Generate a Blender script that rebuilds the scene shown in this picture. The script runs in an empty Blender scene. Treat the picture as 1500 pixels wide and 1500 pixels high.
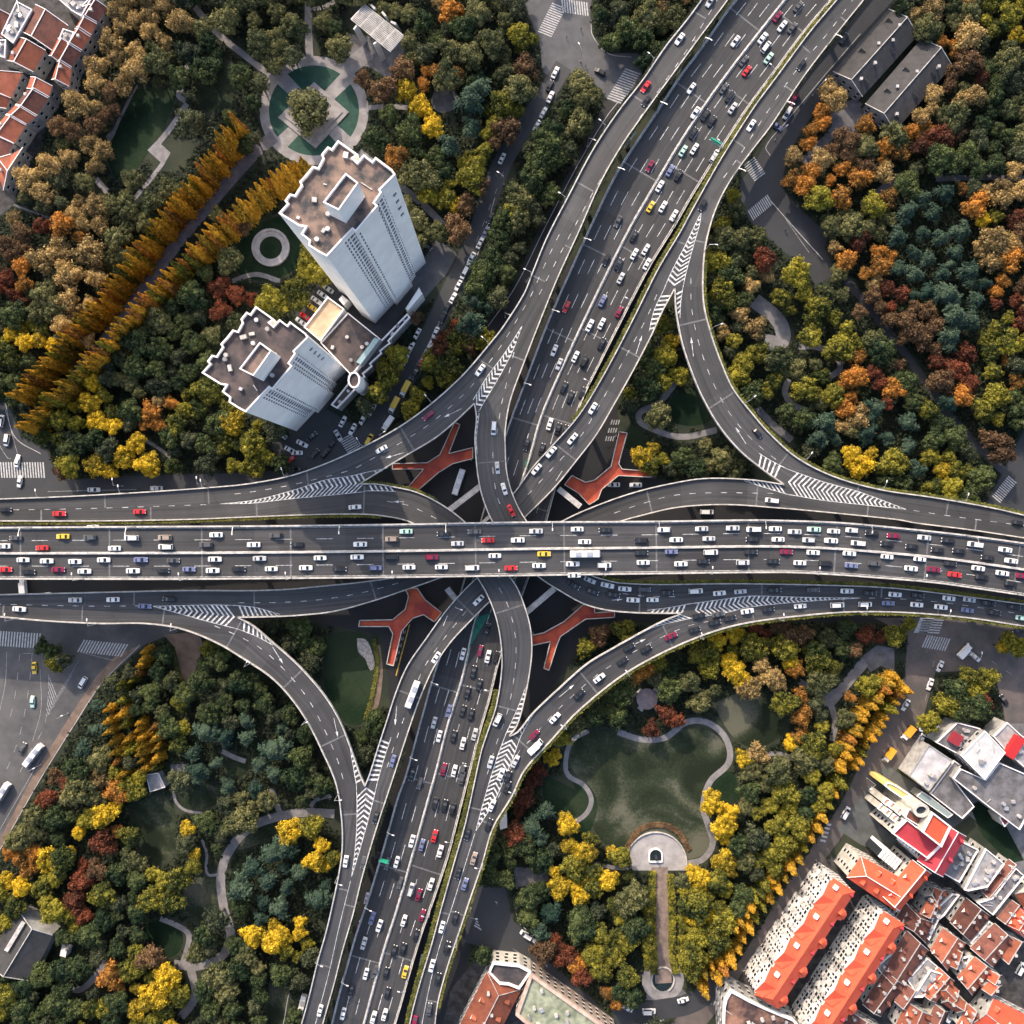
import bpy, math, random
import numpy as np
from mathutils import Vector
R = random.Random(7)
NR = np.random.RandomState(11)
col = bpy.context.scene.collection
sc = bpy.context.scene

# ---------------------------------------------------------------- camera, sky, sun, exposure
H = 340.0            # height of the viewpoint above the ground, metres
S = 0.275            # metres on the ground per pixel of the 1500 px photograph
cam_d = bpy.data.cameras.new('camera'); cam = bpy.data.objects.new('camera', cam_d); col.objects.link(cam)
cam.location = (0, 0, H); cam_d.sensor_width = 36
cam_d.angle = 2 * math.atan(750 * S / H); cam_d.clip_end = 9000; cam_d.clip_start = 1
sc.camera = cam
SUN_EL = 33.0; SUN_AZ = -24.0      # azimuth measured from +Y towards +X
world = bpy.data.worlds.new('World'); sc.world = world; world.use_nodes = True
wn = world.node_tree; bg = wn.nodes['Background']
sky = wn.nodes.new('ShaderNodeTexSky'); sky.sky_type = 'NISHITA'; sky.sun_disc = False
sky.sun_elevation = math.radians(SUN_EL); sky.sun_rotation = math.radians(SUN_AZ)
sky.dust_density = 3.0; sky.air_density = 0.85; sky.ozone_density = 0.2
wn.links.new(sky.outputs[0], bg.inputs[0]); bg.inputs[1].default_value = 0.15
sun_d = bpy.data.lights.new('sun', 'SUN'); sun_d.energy = 2.2; sun_d.angle = math.radians(0.6); sun_d.color = (1.0, 0.84, 0.68)
sun = bpy.data.objects.new('sun', sun_d); col.objects.link(sun); sun.location = (-80, 180, 200)
sd = Vector((math.sin(math.radians(SUN_AZ)) * math.cos(math.radians(SUN_EL)), math.cos(math.radians(SUN_AZ)) * math.cos(math.radians(SUN_EL)), math.sin(math.radians(SUN_EL))))
sun.rotation_euler = sd.to_track_quat('Z', 'Y').to_euler()
sc.view_settings.view_transform = 'Standard'; sc.view_settings.look = 'None'
sc.view_settings.exposure = 1.18; sc.view_settings.gamma = 1.0
sc.cycles.max_bounces = 5; sc.cycles.diffuse_bounces = 3; sc.cycles.glossy_bounces = 2; sc.cycles.transparent_max_bounces = 4

# ---------------------------------------------------------------- helpers
def W(px, py, z=0.0):
    k = S * (1 - z / H)
    return Vector(((px - 750) * k, -(py - 750) * k, z))

def tag(o, label=None, cat=None, group=None, kind=None):
    if label: o['label'] = label
    if cat: o['category'] = cat
    if group: o['group'] = group
    if kind: o['kind'] = kind
    return o

def empty(name, loc, rz=0.0):
    o = bpy.data.objects.new(name, None); col.objects.link(o)
    o.location = loc; o.rotation_euler = (0, 0, rz); o.empty_display_size = 0.5
    return o

class MB:
    """collects faces and links them as one mesh object"""
    def __init__(s): s.v = []; s.f = []; s.m = []; s.uv = {}
    def face(s, pts, mi=0):
        b = len(s.v); s.v.extend([tuple(p) for p in pts]); s.f.append(tuple(range(b, b + len(pts)))); s.m.append(mi)
    def prism(s, pts, z0, z1, mi=0, top=True, bot=False, side=True, mt=None):
        """pts: list of (x,y) world, counter clockwise or not"""
        n = len(pts)
        a = sum(pts[i][0] * pts[(i + 1) % n][1] - pts[(i + 1) % n][0] * pts[i][1] for i in range(n))
        if a < 0: pts = pts[::-1]
        b = len(s.v)
        s.v.extend([(p[0], p[1], z0) for p in pts]); s.v.extend([(p[0], p[1], z1) for p in pts])
        if side:
            for i in range(n):
                j = (i + 1) % n; s.f.append((b + i, b + j, b + n + j, b + n + i)); s.m.append(mi)
        if top: s.f.append(tuple(range(b + n, b + 2 * n))); s.m.append(mi if mt is None else mt)
        if bot: s.f.append(tuple(range(b + n - 1, b - 1, -1))); s.m.append(mi)
    def box(s, cx, cy, z0, lx, ly, lz, a=0.0, mi=0):
        c, q = math.cos(a), math.sin(a)
        P = [(cx + x * c - y * q, cy + x * q + y * c) for x, y in ((-lx/2, -ly/2), (lx/2, -ly/2), (lx/2, ly/2), (-lx/2, ly/2))]
        s.prism(P, z0, z0 + lz, mi, bot=True)
    def cyl(s, cx, cy, z0, z1, r0, r1, n=10, mi=0, cap=True):
        b = len(s.v)
        for z, r in ((z0, r0), (z1, r1)):
            for i in range(n):
                t = 2 * math.pi * i / n; s.v.append((cx + r * math.cos(t), cy + r * math.sin(t), z))
        for i in range(n):
            j = (i + 1) % n; s.f.append((b + i, b + j, b + n + j, b + n + i)); s.m.append(mi)
        if cap: s.f.append(tuple(range(b + n, b + 2 * n))); s.m.append(mi)
    def bar(s, p, q, w, h, mi=0):
        """a beam with rectangular section between two 3d points"""
        p = Vector(p); q = Vector(q); d = (q - p)
        if d.length < 1e-6: return
        d.normalize(); u = d.cross(Vector((0, 0, 1)))
        if u.length < 1e-4: u = Vector((1, 0, 0))
        u.normalize(); v = u.cross(d)
        a = [p + u * (w/2) * i + v * (h/2) * j for i, j in ((-1, -1), (1, -1), (1, 1), (-1, 1))]
        e = [q + u * (w/2) * i + v * (h/2) * j for i, j in ((-1, -1), (1, -1), (1, 1), (-1, 1))]
        b = len(s.v); s.v.extend([tuple(x) for x in a + e])
        for i in range(4):
            j = (i + 1) % 4; s.f.append((b + i, b + j, b + 4 + j, b + 4 + i)); s.m.append(mi)
        s.f.append((b + 3, b + 2, b + 1, b)); s.f.append((b + 4, b + 5, b + 6, b + 7)); s.m += [mi, mi]
    def build(s, name, mats, parent=None, smooth=False, origin=None):
        me = bpy.data.meshes.new(name)
        if origin is not None:
            ox, oy, oz = origin; s.v = [(x - ox, y - oy, z - oz) for x, y, z in s.v]
        me.from_pydata(s.v, [], s.f)
        if not isinstance(mats, (list, tuple)): mats = [mats]
        for m in mats: me.materials.append(m)
        if len(mats) > 1: me.polygons.foreach_set('material_index', s.m)
        if s.uv:
            ul = me.uv_layers.new(name='UVMap'); arr = np.zeros(len(me.loops) * 2, dtype=np.float32)
            vi = np.zeros(len(me.loops), dtype=np.int32); me.loops.foreach_get('vertex_index', vi)
            uvv = np.zeros((len(s.v), 2), dtype=np.float32)
            for k, val in s.uv.items(): uvv[k] = val
            arr = uvv[vi].ravel(); ul.data.foreach_set('uv', arr)
        if smooth: me.polygons.foreach_set('use_smooth', [True] * len(me.polygons))
        me.update()
        o = bpy.data.objects.new(name, me); col.objects.link(o)
        if parent: o.parent = parent
        if origin is not None: o.location = origin
        return o

# ---------------------------------------------------------------- materials
MATS = {}
def mat(name, rgb=None, rough=0.8, noise=0.0, scale=1.0, rgb2=None, metal=0.0, spec=0.5, detail=6, coord='Object', bump=0.0, rnd=0.0):
    if name in MATS: return MATS[name]
    m = bpy.data.materials.new(name); m.use_nodes = True; nt = m.node_tree; N = nt.nodes; L = nt.links
    b = N['Principled BSDF']; b.inputs['Roughness'].default_value = rough; b.inputs['Metallic'].default_value = metal
    b.inputs['Specular IOR Level'].default_value = spec
    rgb = tuple(rgb) + (1,)
    b.inputs['Base Color'].default_value = rgb
    if noise > 0 or rgb2 is not None:
        tc = N.new('ShaderNodeTexCoord'); nz = N.new('ShaderNodeTexNoise'); nz.inputs['Scale'].default_value = scale; nz.inputs['Detail'].default_value = detail
        nz.inputs['Roughness'].default_value = 0.65
        L.new(tc.outputs[coord], nz.inputs['Vector'])
        rmp = N.new('ShaderNodeValToRGB'); rmp.color_ramp.elements[0].position = 0.40; rmp.color_ramp.elements[1].position = 0.61
        if rgb2 is None:
            a = tuple(c * (1 - noise) for c in rgb[:3]) + (1,); d = tuple(min(1, c * (1 + noise)) for c in rgb[:3]) + (1,)
        else: a = rgb; d = tuple(rgb2) + (1,)
        rmp.color_ramp.elements[0].color = a; rmp.color_ramp.elements[1].color = d
        L.new(nz.outputs['Fac'], rmp.inputs['Fac']); out = rmp.outputs['Color']
        if rnd > 0:
            oi = N.new('ShaderNodeObjectInfo'); mr = N.new('ShaderNodeMapRange'); mr.inputs['To Min'].default_value = 1 - rnd; mr.inputs['To Max'].default_value = 1 + rnd
            L.new(oi.outputs['Random'], mr.inputs['Value'])
            mx = N.new('ShaderNodeVectorMath'); mx.operation = 'SCALE'; L.new(out, mx.inputs[0]); L.new(mr.outputs[0], mx.inputs['Scale']); out = mx.outputs[0]
        L.new(out, b.inputs['Base Color'])
        if bump > 0:
            bp = N.new('ShaderNodeBump'); bp.inputs['Strength'].default_value = bump; L.new(nz.outputs['Fac'], bp.inputs['Height']); L.new(bp.outputs[0], b.inputs['Normal'])
    MATS[name] = m; return m

def asphalt(name, c, tracks=True):
    m = bpy.data.materials.new(name); m.use_nodes = True; nt = m.node_tree; N = nt.nodes; L = nt.links
    b = N['Principled BSDF']; b.inputs['Roughness'].default_value = 0.62; b.inputs['Specular IOR Level'].default_value = 0.35
    tc = N.new('ShaderNodeTexCoord'); n1 = N.new('ShaderNodeTexNoise'); n1.inputs['Scale'].default_value = 0.07; n1.inputs['Detail'].default_value = 8; n1.inputs['Roughness'].default_value = 0.7
    L.new(tc.outputs['Object'], n1.inputs['Vector'])
    r = N.new('ShaderNodeValToRGB'); r.color_ramp.elements[0].position = 0.3; r.color_ramp.elements[1].position = 0.72
    r.color_ramp.elements[0].color = (c[0]*0.78, c[1]*0.78, c[2]*0.78, 1); r.color_ramp.elements[1].color = (c[0]*1.25, c[1]*1.23, c[2]*1.2, 1)
    L.new(n1.outputs['Fac'], r.inputs['Fac']); out = r.outputs['Color']
    if tracks:   # tyre polish along the lanes and stretches of newer and older surfacing (UV: u metres along, v metres across)
        mp = N.new('ShaderNodeMapping'); mp.inputs['Scale'].default_value = (0.012, 1.1, 1)
        n2 = N.new('ShaderNodeTexNoise'); n2.inputs['Scale'].default_value = 1.0; n2.inputs['Detail'].default_value = 4; n2.inputs['Roughness'].default_value = 0.6
        L.new(tc.outputs['UV'], mp.inputs['Vector']); L.new(mp.outputs[0], n2.inputs['Vector'])
        mr = N.new('ShaderNodeMapRange'); mr.inputs['From Min'].default_value = 0.3; mr.inputs['From Max'].default_value = 0.7; mr.inputs['To Min'].default_value = 0.64; mr.inputs['To Max'].default_value = 1.38
        L.new(n2.outputs['Fac'], mr.inputs['Value'])
        mp3 = N.new('ShaderNodeMapping'); mp3.inputs['Scale'].default_value = (0.022, 0.0, 1)
        vz = N.new('ShaderNodeTexVoronoi'); vz.inputs['Scale'].default_value = 1.0; L.new(tc.outputs['UV'], mp3.inputs['Vector']); L.new(mp3.outputs[0], vz.inputs['Vector'])
        sp = N.new('ShaderNodeSeparateColor'); L.new(vz.outputs['Color'], sp.inputs[0])
        mr2 = N.new('ShaderNodeMapRange'); mr2.inputs['To Min'].default_value = 0.80; mr2.inputs['To Max'].default_value = 1.20; L.new(sp.outputs[0], mr2.inputs['Value'])
        mm = N.new('ShaderNodeMath'); mm.operation = 'MULTIPLY'; L.new(mr.outputs[0], mm.inputs[0]); L.new(mr2.outputs[0], mm.inputs[1])
        vm = N.new('ShaderNodeVectorMath'); vm.operation = 'SCALE'; L.new(out, vm.inputs[0]); L.new(mm.outputs[0], vm.inputs['Scale']); out = vm.outputs[0]
    L.new(out, b.inputs['Base Color']); return m

ASPH = asphalt('asphalt_deck', (0.053, 0.053, 0.055))
ASPH_NS = asphalt('asphalt_highway', (0.045, 0.045, 0.047))
ASPH_G = asphalt('asphalt_street', (0.040, 0.042, 0.046), False)
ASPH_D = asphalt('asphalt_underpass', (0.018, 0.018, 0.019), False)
PAVE = mat('paving', (0.13, 0.125, 0.13), 0.85, 0.25, 0.3)
PATHM = mat('path_paving', (0.20, 0.19, 0.19), 0.85, 0.18, 0.3)
PLAZA = mat('plaza_stone', (0.24, 0.225, 0.22), 0.8, 0.2, 0.25)
CONC = mat('concrete', (0.42, 0.40, 0.38), 0.8, 0.22, 0.5)
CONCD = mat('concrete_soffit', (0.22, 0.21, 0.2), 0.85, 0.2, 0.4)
BARR = mat('barrier_concrete', (0.46, 0.435, 0.40), 0.7, 0.25, 0.5)
PAINT = mat('road_paint', (0.58, 0.58, 0.57), 0.6, 0.42, 0.9)
PAINTW = mat('road_paint_worn', (0.30, 0.30, 0.30), 0.7, 0.35, 1.2)
YPAINT = mat('yellow_road_paint', (0.55, 0.36, 0.05), 0.6, 0.3, 1.0)
METAL = mat('galvanised_steel', (0.55, 0.55, 0.56), 0.45, metal=0.6)
DARKM = mat('dark_steel', (0.05, 0.05, 0.055), 0.5, metal=0.3)
GLASS = mat('window_glass', (0.02, 0.024, 0.03), 0.12, spec=0.8)
WHITE = mat('white_render', (0.90, 0.87, 0.82), 0.7, 0.05, 0.15)
WHITE2 = mat('white_trim', (0.85, 0.80, 0.77), 0.6, 0.05, 0.4)
CREAM = mat('cream_render', (0.44, 0.42, 0.37), 0.8, 0.18, 0.25)
GREYW = mat('grey_render', (0.33, 0.325, 0.31), 0.85, 0.25, 0.3)
ROOFD = mat('roof_felt', (0.045, 0.045, 0.048), 0.9, rgb2=(0.25, 0.17, 0.13), scale=0.16, detail=14)
ROOFK = mat('roof_dark_felt', (0.035, 0.032, 0.036), 0.9, rgb2=(0.10, 0.075, 0.07), scale=0.16)
ROOFG = mat('roof_grey_deck', (0.13, 0.125, 0.13), 0.85, 0.35, 0.2)
ROOFL = mat('roof_pale_deck', (0.30, 0.29, 0.29), 0.8, 0.3, 0.2)
ROOFGREEN = mat('roof_pale_green', (0.16, 0.18, 0.12), 0.85, rgb2=(0.34, 0.36, 0.25), scale=0.25)
TAN = mat('roof_tan', (0.42, 0.31, 0.20), 0.85, rgb2=(0.55, 0.43, 0.29), scale=0.2)

def tilemat(name, c, c2, rnd=0.12, sc_=0.25):
    """roof tiles: fine courses plus weather staining"""
    m = bpy.data.materials.new(name); m.use_nodes = True; nt = m.node_tree; N = nt.nodes; L = nt.links
    b = N['Principled BSDF']; b.inputs['Roughness'].default_value = 0.8; b.inputs['Specular IOR Level'].default_value = 0.3
    tc = N.new('ShaderNodeTexCoord'); nz = N.new('ShaderNodeTexNoise'); nz.inputs['Scale'].default_value = sc_; nz.inputs['Detail'].default_value = 9; nz.inputs['Roughness'].default_value = 0.75
    L.new(tc.outputs['Object'], nz.inputs['Vector'])
    r = N.new('ShaderNodeValToRGB'); r.color_ramp.elements[0].position = 0.33; r.color_ramp.elements[1].position = 0.68
    r.color_ramp.elements[0].color = tuple(c) + (1,); r.color_ramp.elements[1].color = tuple(c2) + (1,)
    L.new(nz.outputs['Fac'], r.inputs['Fac'])
    wv = N.new('ShaderNodeTexWave'); wv.wave_type = 'BANDS'; wv.bands_direction = 'Z'; wv.inputs['Scale'].default_value = 2.2; wv.inputs['Distortion'].default_value = 0.6
    L.new(tc.outputs['Object'], wv.inputs['Vector'])
    mr = N.new('ShaderNodeMapRange'); mr.inputs['To Min'].default_value = 0.82; mr.inputs['To Max'].default_value = 1.08; L.new(wv.outputs['Fac'], mr.inputs['Value'])
    oi = N.new('ShaderNodeObjectInfo'); mr2 = N.new('ShaderNodeMapRange'); mr2.inputs['To Min'].default_value = 1 - rnd; mr2.inputs['To Max'].default_value = 1 + rnd; L.new(oi.outputs['Random'], mr2.inputs['Value'])
    mm = N.new('ShaderNodeMath'); mm.operation = 'MULTIPLY'; L.new(mr.outputs[0], mm.inputs[0]); L.new(mr2.outputs[0], mm.inputs[1])
    vm = N.new('ShaderNodeVectorMath'); vm.operation = 'SCALE'; L.new(r.outputs['Color'], vm.inputs[0]); L.new(mm.outputs[0], vm.inputs['Scale']); L.new(vm.outputs[0], b.inputs['Base Color'])
    MATS[name] = m; return m
TILE_O = tilemat('tile_orange', (0.60, 0.080, 0.040), (0.70, 0.12, 0.055), 0.02)
TILE_R = tilemat('tile_crimson', (0.42, 0.035, 0.05), (0.50, 0.06, 0.075), 0.02)
TILE_B = tilemat('tile_old_brown', (0.07, 0.032, 0.030), (0.23, 0.085, 0.055), 0.35)
TILE_W = tilemat('tile_old_red', (0.17, 0.055, 0.035), (0.38, 0.115, 0.06), 0.3)
TILE_G = tilemat('tile_grey', (0.032, 0.031, 0.032), (0.068, 0.066, 0.064), 0.1)
REDP = mat('red_walkway', (0.28, 0.035, 0.025), 0.75, rgb2=(0.50, 0.09, 0.03), scale=0.14)

def leafmat(name, a, b2, thr=0.5, tsc=0.35, rnd=0.25, hue=0.0):
    """leaves: patches of autumn leaf colour with lit-tip and shaded tones painted in, each tuft a little different, each tree a little different"""
    m = bpy.data.materials.new(name); m.use_nodes = True; nt = m.node_tree; N = nt.nodes; L = nt.links
    b = N['Principled BSDF']; b.inputs['Roughness'].default_value = 0.75; b.inputs['Specular IOR Level'].default_value = 0.2
    tc = N.new('ShaderNodeTexCoord'); oi = N.new('ShaderNodeObjectInfo'); geo = N.new('ShaderNodeNewGeometry')
    off = N.new('ShaderNodeVectorMath'); off.operation = 'ADD'; L.new(tc.outputs['Object'], off.inputs[0]); L.new(oi.outputs['Location'], off.inputs[1])
    nz = N.new('ShaderNodeTexNoise'); nz.inputs['Scale'].default_value = tsc; nz.inputs['Detail'].default_value = 3; L.new(off.outputs[0], nz.inputs['Vector'])
    ad = N.new('ShaderNodeMath'); ad.operation = 'ADD'; L.new(nz.outputs['Fac'], ad.inputs[0])
    m1 = N.new('ShaderNodeMapRange'); m1.inputs['To Min'].default_value = -0.14; m1.inputs['To Max'].default_value = 0.14; L.new(geo.outputs['Random Per Island'], m1.inputs['Value']); L.new(m1.outputs[0], ad.inputs[1])
    ad2 = N.new('ShaderNodeMath'); ad2.operation = 'ADD'; m2 = N.new('ShaderNodeMapRange'); m2.inputs['To Min'].default_value = -0.10; m2.inputs['To Max'].default_value = 0.10; L.new(oi.outputs['Random'], m2.inputs['Value'])
    L.new(ad.outputs[0], ad2.inputs[0]); L.new(m2.outputs[0], ad2.inputs[1])
    r = N.new('ShaderNodeValToRGB'); r.color_ramp.elements[0].position = thr - 0.18; r.color_ramp.elements[1].position = thr + 0.18
    r.color_ramp.elements[0].color = tuple(a) + (1,); r.color_ramp.elements[1].color = tuple(b2) + (1,)
    L.new(ad2.outputs[0], r.inputs['Fac'])
    m3 = N.new('ShaderNodeMapRange'); m3.inputs['To Min'].default_value = 1 - rnd; m3.inputs['To Max'].default_value = 1 + rnd; L.new(geo.outputs['Random Per Island'], m3.inputs['Value'])
    vm = N.new('ShaderNodeVectorMath'); vm.operation = 'SCALE'; L.new(r.outputs['Color'], vm.inputs[0]); L.new(m3.outputs[0], vm.inputs['Scale'])
    L.new(vm.outputs[0], b.inputs['Base Color'])
    tr = N.new('ShaderNodeBsdfTranslucent'); L.new(vm.outputs[0], tr.inputs['Color'])
    ms = N.new('ShaderNodeMixShader'); ms.inputs[0].default_value = 0.25; L.new(b.outputs[0], ms.inputs[1]); L.new(tr.outputs[0], ms.inputs[2])
    L.new(ms.outputs[0], N['Material Output'].inputs['Surface']); MATS[name] = m; return m
LEAF = {
 'G': leafmat('leaf_dark_green', (0.020, 0.040, 0.020), (0.11, 0.135, 0.045), 0.53),
 'D': leafmat('leaf_grey_green', (0.028, 0.042, 0.026), (0.12, 0.13, 0.065), 0.52),
 'L': leafmat('leaf_olive', (0.045, 0.062, 0.028), (0.20, 0.19, 0.075), 0.50),
 'V': leafmat('leaf_yellow_green', (0.032, 0.050, 0.016), (0.32, 0.28, 0.035), 0.50),
 'Y': leafmat('leaf_golden', (0.16, 0.13, 0.02), (0.70, 0.48, 0.03), 0.46),
 'O': leafmat('leaf_orange', (0.12, 0.075, 0.025), (0.55, 0.24, 0.045), 0.48),
 'R': leafmat('leaf_russet', (0.075, 0.032, 0.020), (0.26, 0.075, 0.035), 0.52),
 'B': leafmat('leaf_brown', (0.085, 0.052, 0.03), (0.21, 0.125, 0.06), 0.5),
 'P': leafmat('leaf_tan', (0.16, 0.115, 0.05), (0.52, 0.36, 0.14), 0.48),
 'T': leafmat('leaf_blue_green', (0.018, 0.044, 0.032), (0.075, 0.115, 0.072), 0.5),
 'W': leafmat('leaf_redwood', (0.15, 0.12, 0.022), (0.60, 0.34, 0.035), 0.44),
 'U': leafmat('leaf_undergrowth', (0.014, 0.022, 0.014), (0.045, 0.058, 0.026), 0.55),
 'H': leafmat('leaf_hedge', (0.06, 0.075, 0.02), (0.20, 0.19, 0.04), 0.5),
}
BARK = mat('bark', (0.07, 0.055, 0.045), 0.9, 0.3, 2.0)
def turf(name, a, b_, c_):
    m = bpy.data.materials.new(name); m.use_nodes = True; nt = m.node_tree; N = nt.nodes; L = nt.links; b = N['Principled BSDF']; b.inputs['Roughness'].default_value = .95; b.inputs['Specular IOR Level'].default_value = .1
    tc = N.new('ShaderNodeTexCoord'); n1 = N.new('ShaderNodeTexNoise'); n1.inputs['Scale'].default_value = .045; n1.inputs['Detail'].default_value = 5; n1.inputs['Distortion'].default_value = .6; L.new(tc.outputs['Object'], n1.inputs['Vector'])
    n2 = N.new('ShaderNodeTexNoise'); n2.inputs['Scale'].default_value = .9; n2.inputs['Detail'].default_value = 8; n2.inputs['Roughness'].default_value = .8; L.new(tc.outputs['Object'], n2.inputs['Vector'])
    mx = N.new('ShaderNodeMath'); mx.operation = 'MULTIPLY_ADD'; mx.inputs[1].default_value = .45; L.new(n2.outputs['Fac'], mx.inputs[0]); L.new(n1.outputs['Fac'], mx.inputs[2])
    r = N.new('ShaderNodeValToRGB'); e = r.color_ramp.elements; e[0].position = .60; e[0].color = a + (1,); e[1].position = .86; e[1].color = c_ + (1,); k = e.new(.72); k.color = b_ + (1,)
    L.new(mx.outputs[0], r.inputs['Fac']); L.new(r.outputs['Color'], b.inputs['Base Color']); return m
GROUND = mat('park_soil_and_turf', (0.016, 0.024, 0.014), 0.95, rgb2=(0.034, 0.040, 0.022), scale=0.08)
LAWN = turf('lawn_turf', (0.014, 0.021, 0.012), (0.030, 0.040, 0.023), (0.105, 0.105, 0.075))
LAWND = turf('lawn_deep', (0.006, 0.015, 0.008), (0.012, 0.026, 0.013), (0.028, 0.042, 0.022))

# ---------------------------------------------------------------- plan geometry helpers (photo pixels)
def T(ox, oy, pts): return [(ox + x / 3.75, oy + y / 3.75) for x, y in pts]

def catmull(pts, step=3.0):
    """dense centripetal-ish Catmull-Rom through pts, resampled to about `step` px"""
    P = [np.array(p, float) for p in pts]
    if len(P) == 2:
        n = max(1, int(np.linalg.norm(P[1] - P[0]) / step)); return [tuple(P[0] + (P[1] - P[0]) * i / n) for i in range(n + 1)]
    P = [2 * P[0] - P[1]] + P + [2 * P[-1] - P[-2]]
    out = []
    for i in range(1, len(P) - 2):
        p0, p1, p2, p3 = P[i-1:i+3]; n = max(2, int(np.linalg.norm(p2 - p1) / step * 1.5))
        d = np.linalg.norm(p2 - p1)
        m1 = (p2 - p0) / (np.linalg.norm(p2 - p0) + 1e-9) * d; m2 = (p3 - p1) / (np.linalg.norm(p3 - p1) + 1e-9) * d
        for k in range(n):
            t = k / n; out.append(tuple((2*t**3 - 3*t**2 + 1) * p1 + (t**3 - 2*t**2 + t) * m1 + (-2*t**3 + 3*t**2) * p2 + (t**3 - t**2) * m2))
    out.append(tuple(P[-2])); return out

def arclen(pts):
    a = np.array(pts); d = np.r_[0, np.cumsum(np.hypot(*np.diff(a, axis=0).T))]; return a, d
def resample(pts, n):
    a, d = arclen(pts); t = np.linspace(0, d[-1], n); return np.c_[np.interp(t, d, a[:, 0]), np.interp(t, d, a[:, 1])]
def at_len(a, d, t): return np.array([np.interp(t, d, a[:, 0]), np.interp(t, d, a[:, 1])])
def smooth(t): t = max(0.0, min(1.0, t)); return t * t * (3 - 2 * t)

# heights as functions of plan position
def z0(x, y):
    dx = abs(x - 750); dy = abs(y - 805)
    return 17.0 + 3.0 * smooth((dx - 420) / 380) - 5.0 * smooth((dy - 430) / 380)
def rr(x, y): return math.hypot(x - 750, y - 805)
def zhi(x, y): return z0(x, y) + 3.5 * smooth((205 - rr(x, y)) / 130)
def zlo(x, y): return z0(x, y) - 2.8 * smooth((260 - rr(x, y)) / 170)
def zew(x, y): return 26.5
def zns(x, y): return 8.0
def zg(x, y): return 0.0
# ---------------------------------------------------------------- plan of the roads, in photo pixels
seamN = [(1051, 4), (1020, 48), (992, 97), (959, 144), (924, 189), (890, 241), (857, 304), (824, 344), (801, 400), (783, 440), (765, 477), (745, 519), (724, 550), (704, 585), (695, 591)]
seamN = [(1062, -20), (1040, 18), (1005, 75), (970, 125), (935, 176), (905, 222), (870, 280), (840, 335), (812, 388), (788, 435), (765, 477), (744, 518), (723, 551), (703, 583), (695, 591)]
seamW = [(527, 709), (500, 714), (450, 720), (400, 728), (360, 734), (323, 738), (250, 741), (160, 744), (80, 746), (0, 747)]
NW_in = [(695, 591), (663, 621), (637, 642), (597, 666), (562, 687), (527, 709)]
NW_out = [(1045, -25), (1028, 0), (1007, 29), (975, 69), (940, 120), (905, 165), (868, 221), (833, 287), (801, 349), (780, 400), (768, 430), (740, 475), (725, 495), (671, 557), (597, 618), (517, 662), (437, 694), (370, 708), (312, 714), (213, 721), (107, 727), (0, 731)]
A_l = [(695, 591), (698, 612), (696, 640), (697, 665), (700, 695), (706, 725), (719, 759), (745, 805), (788, 844), (820, 865), (855, 884), (887, 893), (927, 897), (965, 898), (999, 898)]
A_r = [(1080, -22), (1066, 0), (1043, 31), (1022, 59), (998, 92), (970, 130), (941, 170), (911, 213), (879, 269), (848, 339), (816, 409), (790, 473), (766, 535), (747, 588), (740, 630), (740, 655), (742, 690), (750, 722), (767, 757), (805, 805), (862, 841), (889, 850), (911, 854), (967, 856), (1040, 855), (1100, 855), (1207, 857), (1303, 861), (1393, 871), (1500, 885)]
seamE2 = [(999, 898), (1050, 893), (1100, 884), (1180, 878), (1260, 876), (1330, 878), (1400, 885), (1500, 900)]
C_t = [(527, 709), (548, 709), (570, 712), (610, 721), (645, 738), (679, 763), (712, 800), (746, 844), (758, 862), (767, 884), (776, 915), (779, 945), (777, 975), (769, 1020), (758, 1060), (746, 1078)]
C_b = [(0, 763), (133, 763), (267, 761), (370, 757), (450, 754), (517, 753), (557, 755), (602, 765), (655, 797), (690, 832), (699, 845), (714, 871), (727, 905), (734, 943), (735, 980), (727, 1033), (713, 1075), (705, 1100), (682, 1204), (666, 1260), (645, 1335), (633, 1380), (617, 1433), (606, 1473), (600, 1500)]
seamS2 = [(746, 1078), (734, 1110), (718, 1155), (708, 1190), (697, 1217), (685, 1255), (668, 1310), (652, 1360), (640, 1400), (628, 1450), (618, 1500)]
SE_in = [(746, 1078), (759, 1071), (780, 1045), (820, 1007), (860, 972), (900, 948), (943, 924), (970, 910), (999, 898)]
SE_out = [(637, 1500), (642, 1465), (655, 1417), (671, 1369), (687, 1321), (706, 1265), (722, 1212), (749, 1167), (768, 1128), (807, 1084), (847, 1041), (913, 988), (980, 951), (1047, 924), (1100, 911), (1180, 901), (1247, 896), (1327, 897), (1420, 905), (1500, 917)]
seamNE = [(1249, 0), (1213, 48), (1165, 105), (1120, 170), (1085, 225), (1052, 272), (1027, 312), (1012, 350), (998, 390), (988, 423)]
NE_in = [(988, 423), (989, 445), (991, 463), (999, 503), (1012, 543), (1028, 581), (1052, 623), (1081, 658), (1113, 685), (1148, 710)]
NE_out = [(1280, -18), (1265, 0), (1220, 56), (1175, 115), (1127, 187), (1100, 222), (1068, 267), (1047, 309), (1033, 360), (1029, 410), (1031, 450), (1041, 490), (1055, 530), (1073, 570), (1100, 605), (1127, 636), (1167, 671), (1220, 698), (1287, 717), (1367, 729), (1447, 743), (1500, 755)]
B_l = [(1226, 0), (1196, 35), (1177, 59), (1135, 116), (1106, 155), (1072, 207), (1047, 248), (1008, 318), (998, 337), (964, 394), (928, 466), (892, 535), (862, 587), (842, 616), (809, 653), (780, 685), (753, 722), (710, 765), (640, 815), (590, 842), (535, 852), (477, 858), (423, 863), (370, 865), (267, 865), (133, 868), (0, 871)]
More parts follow.
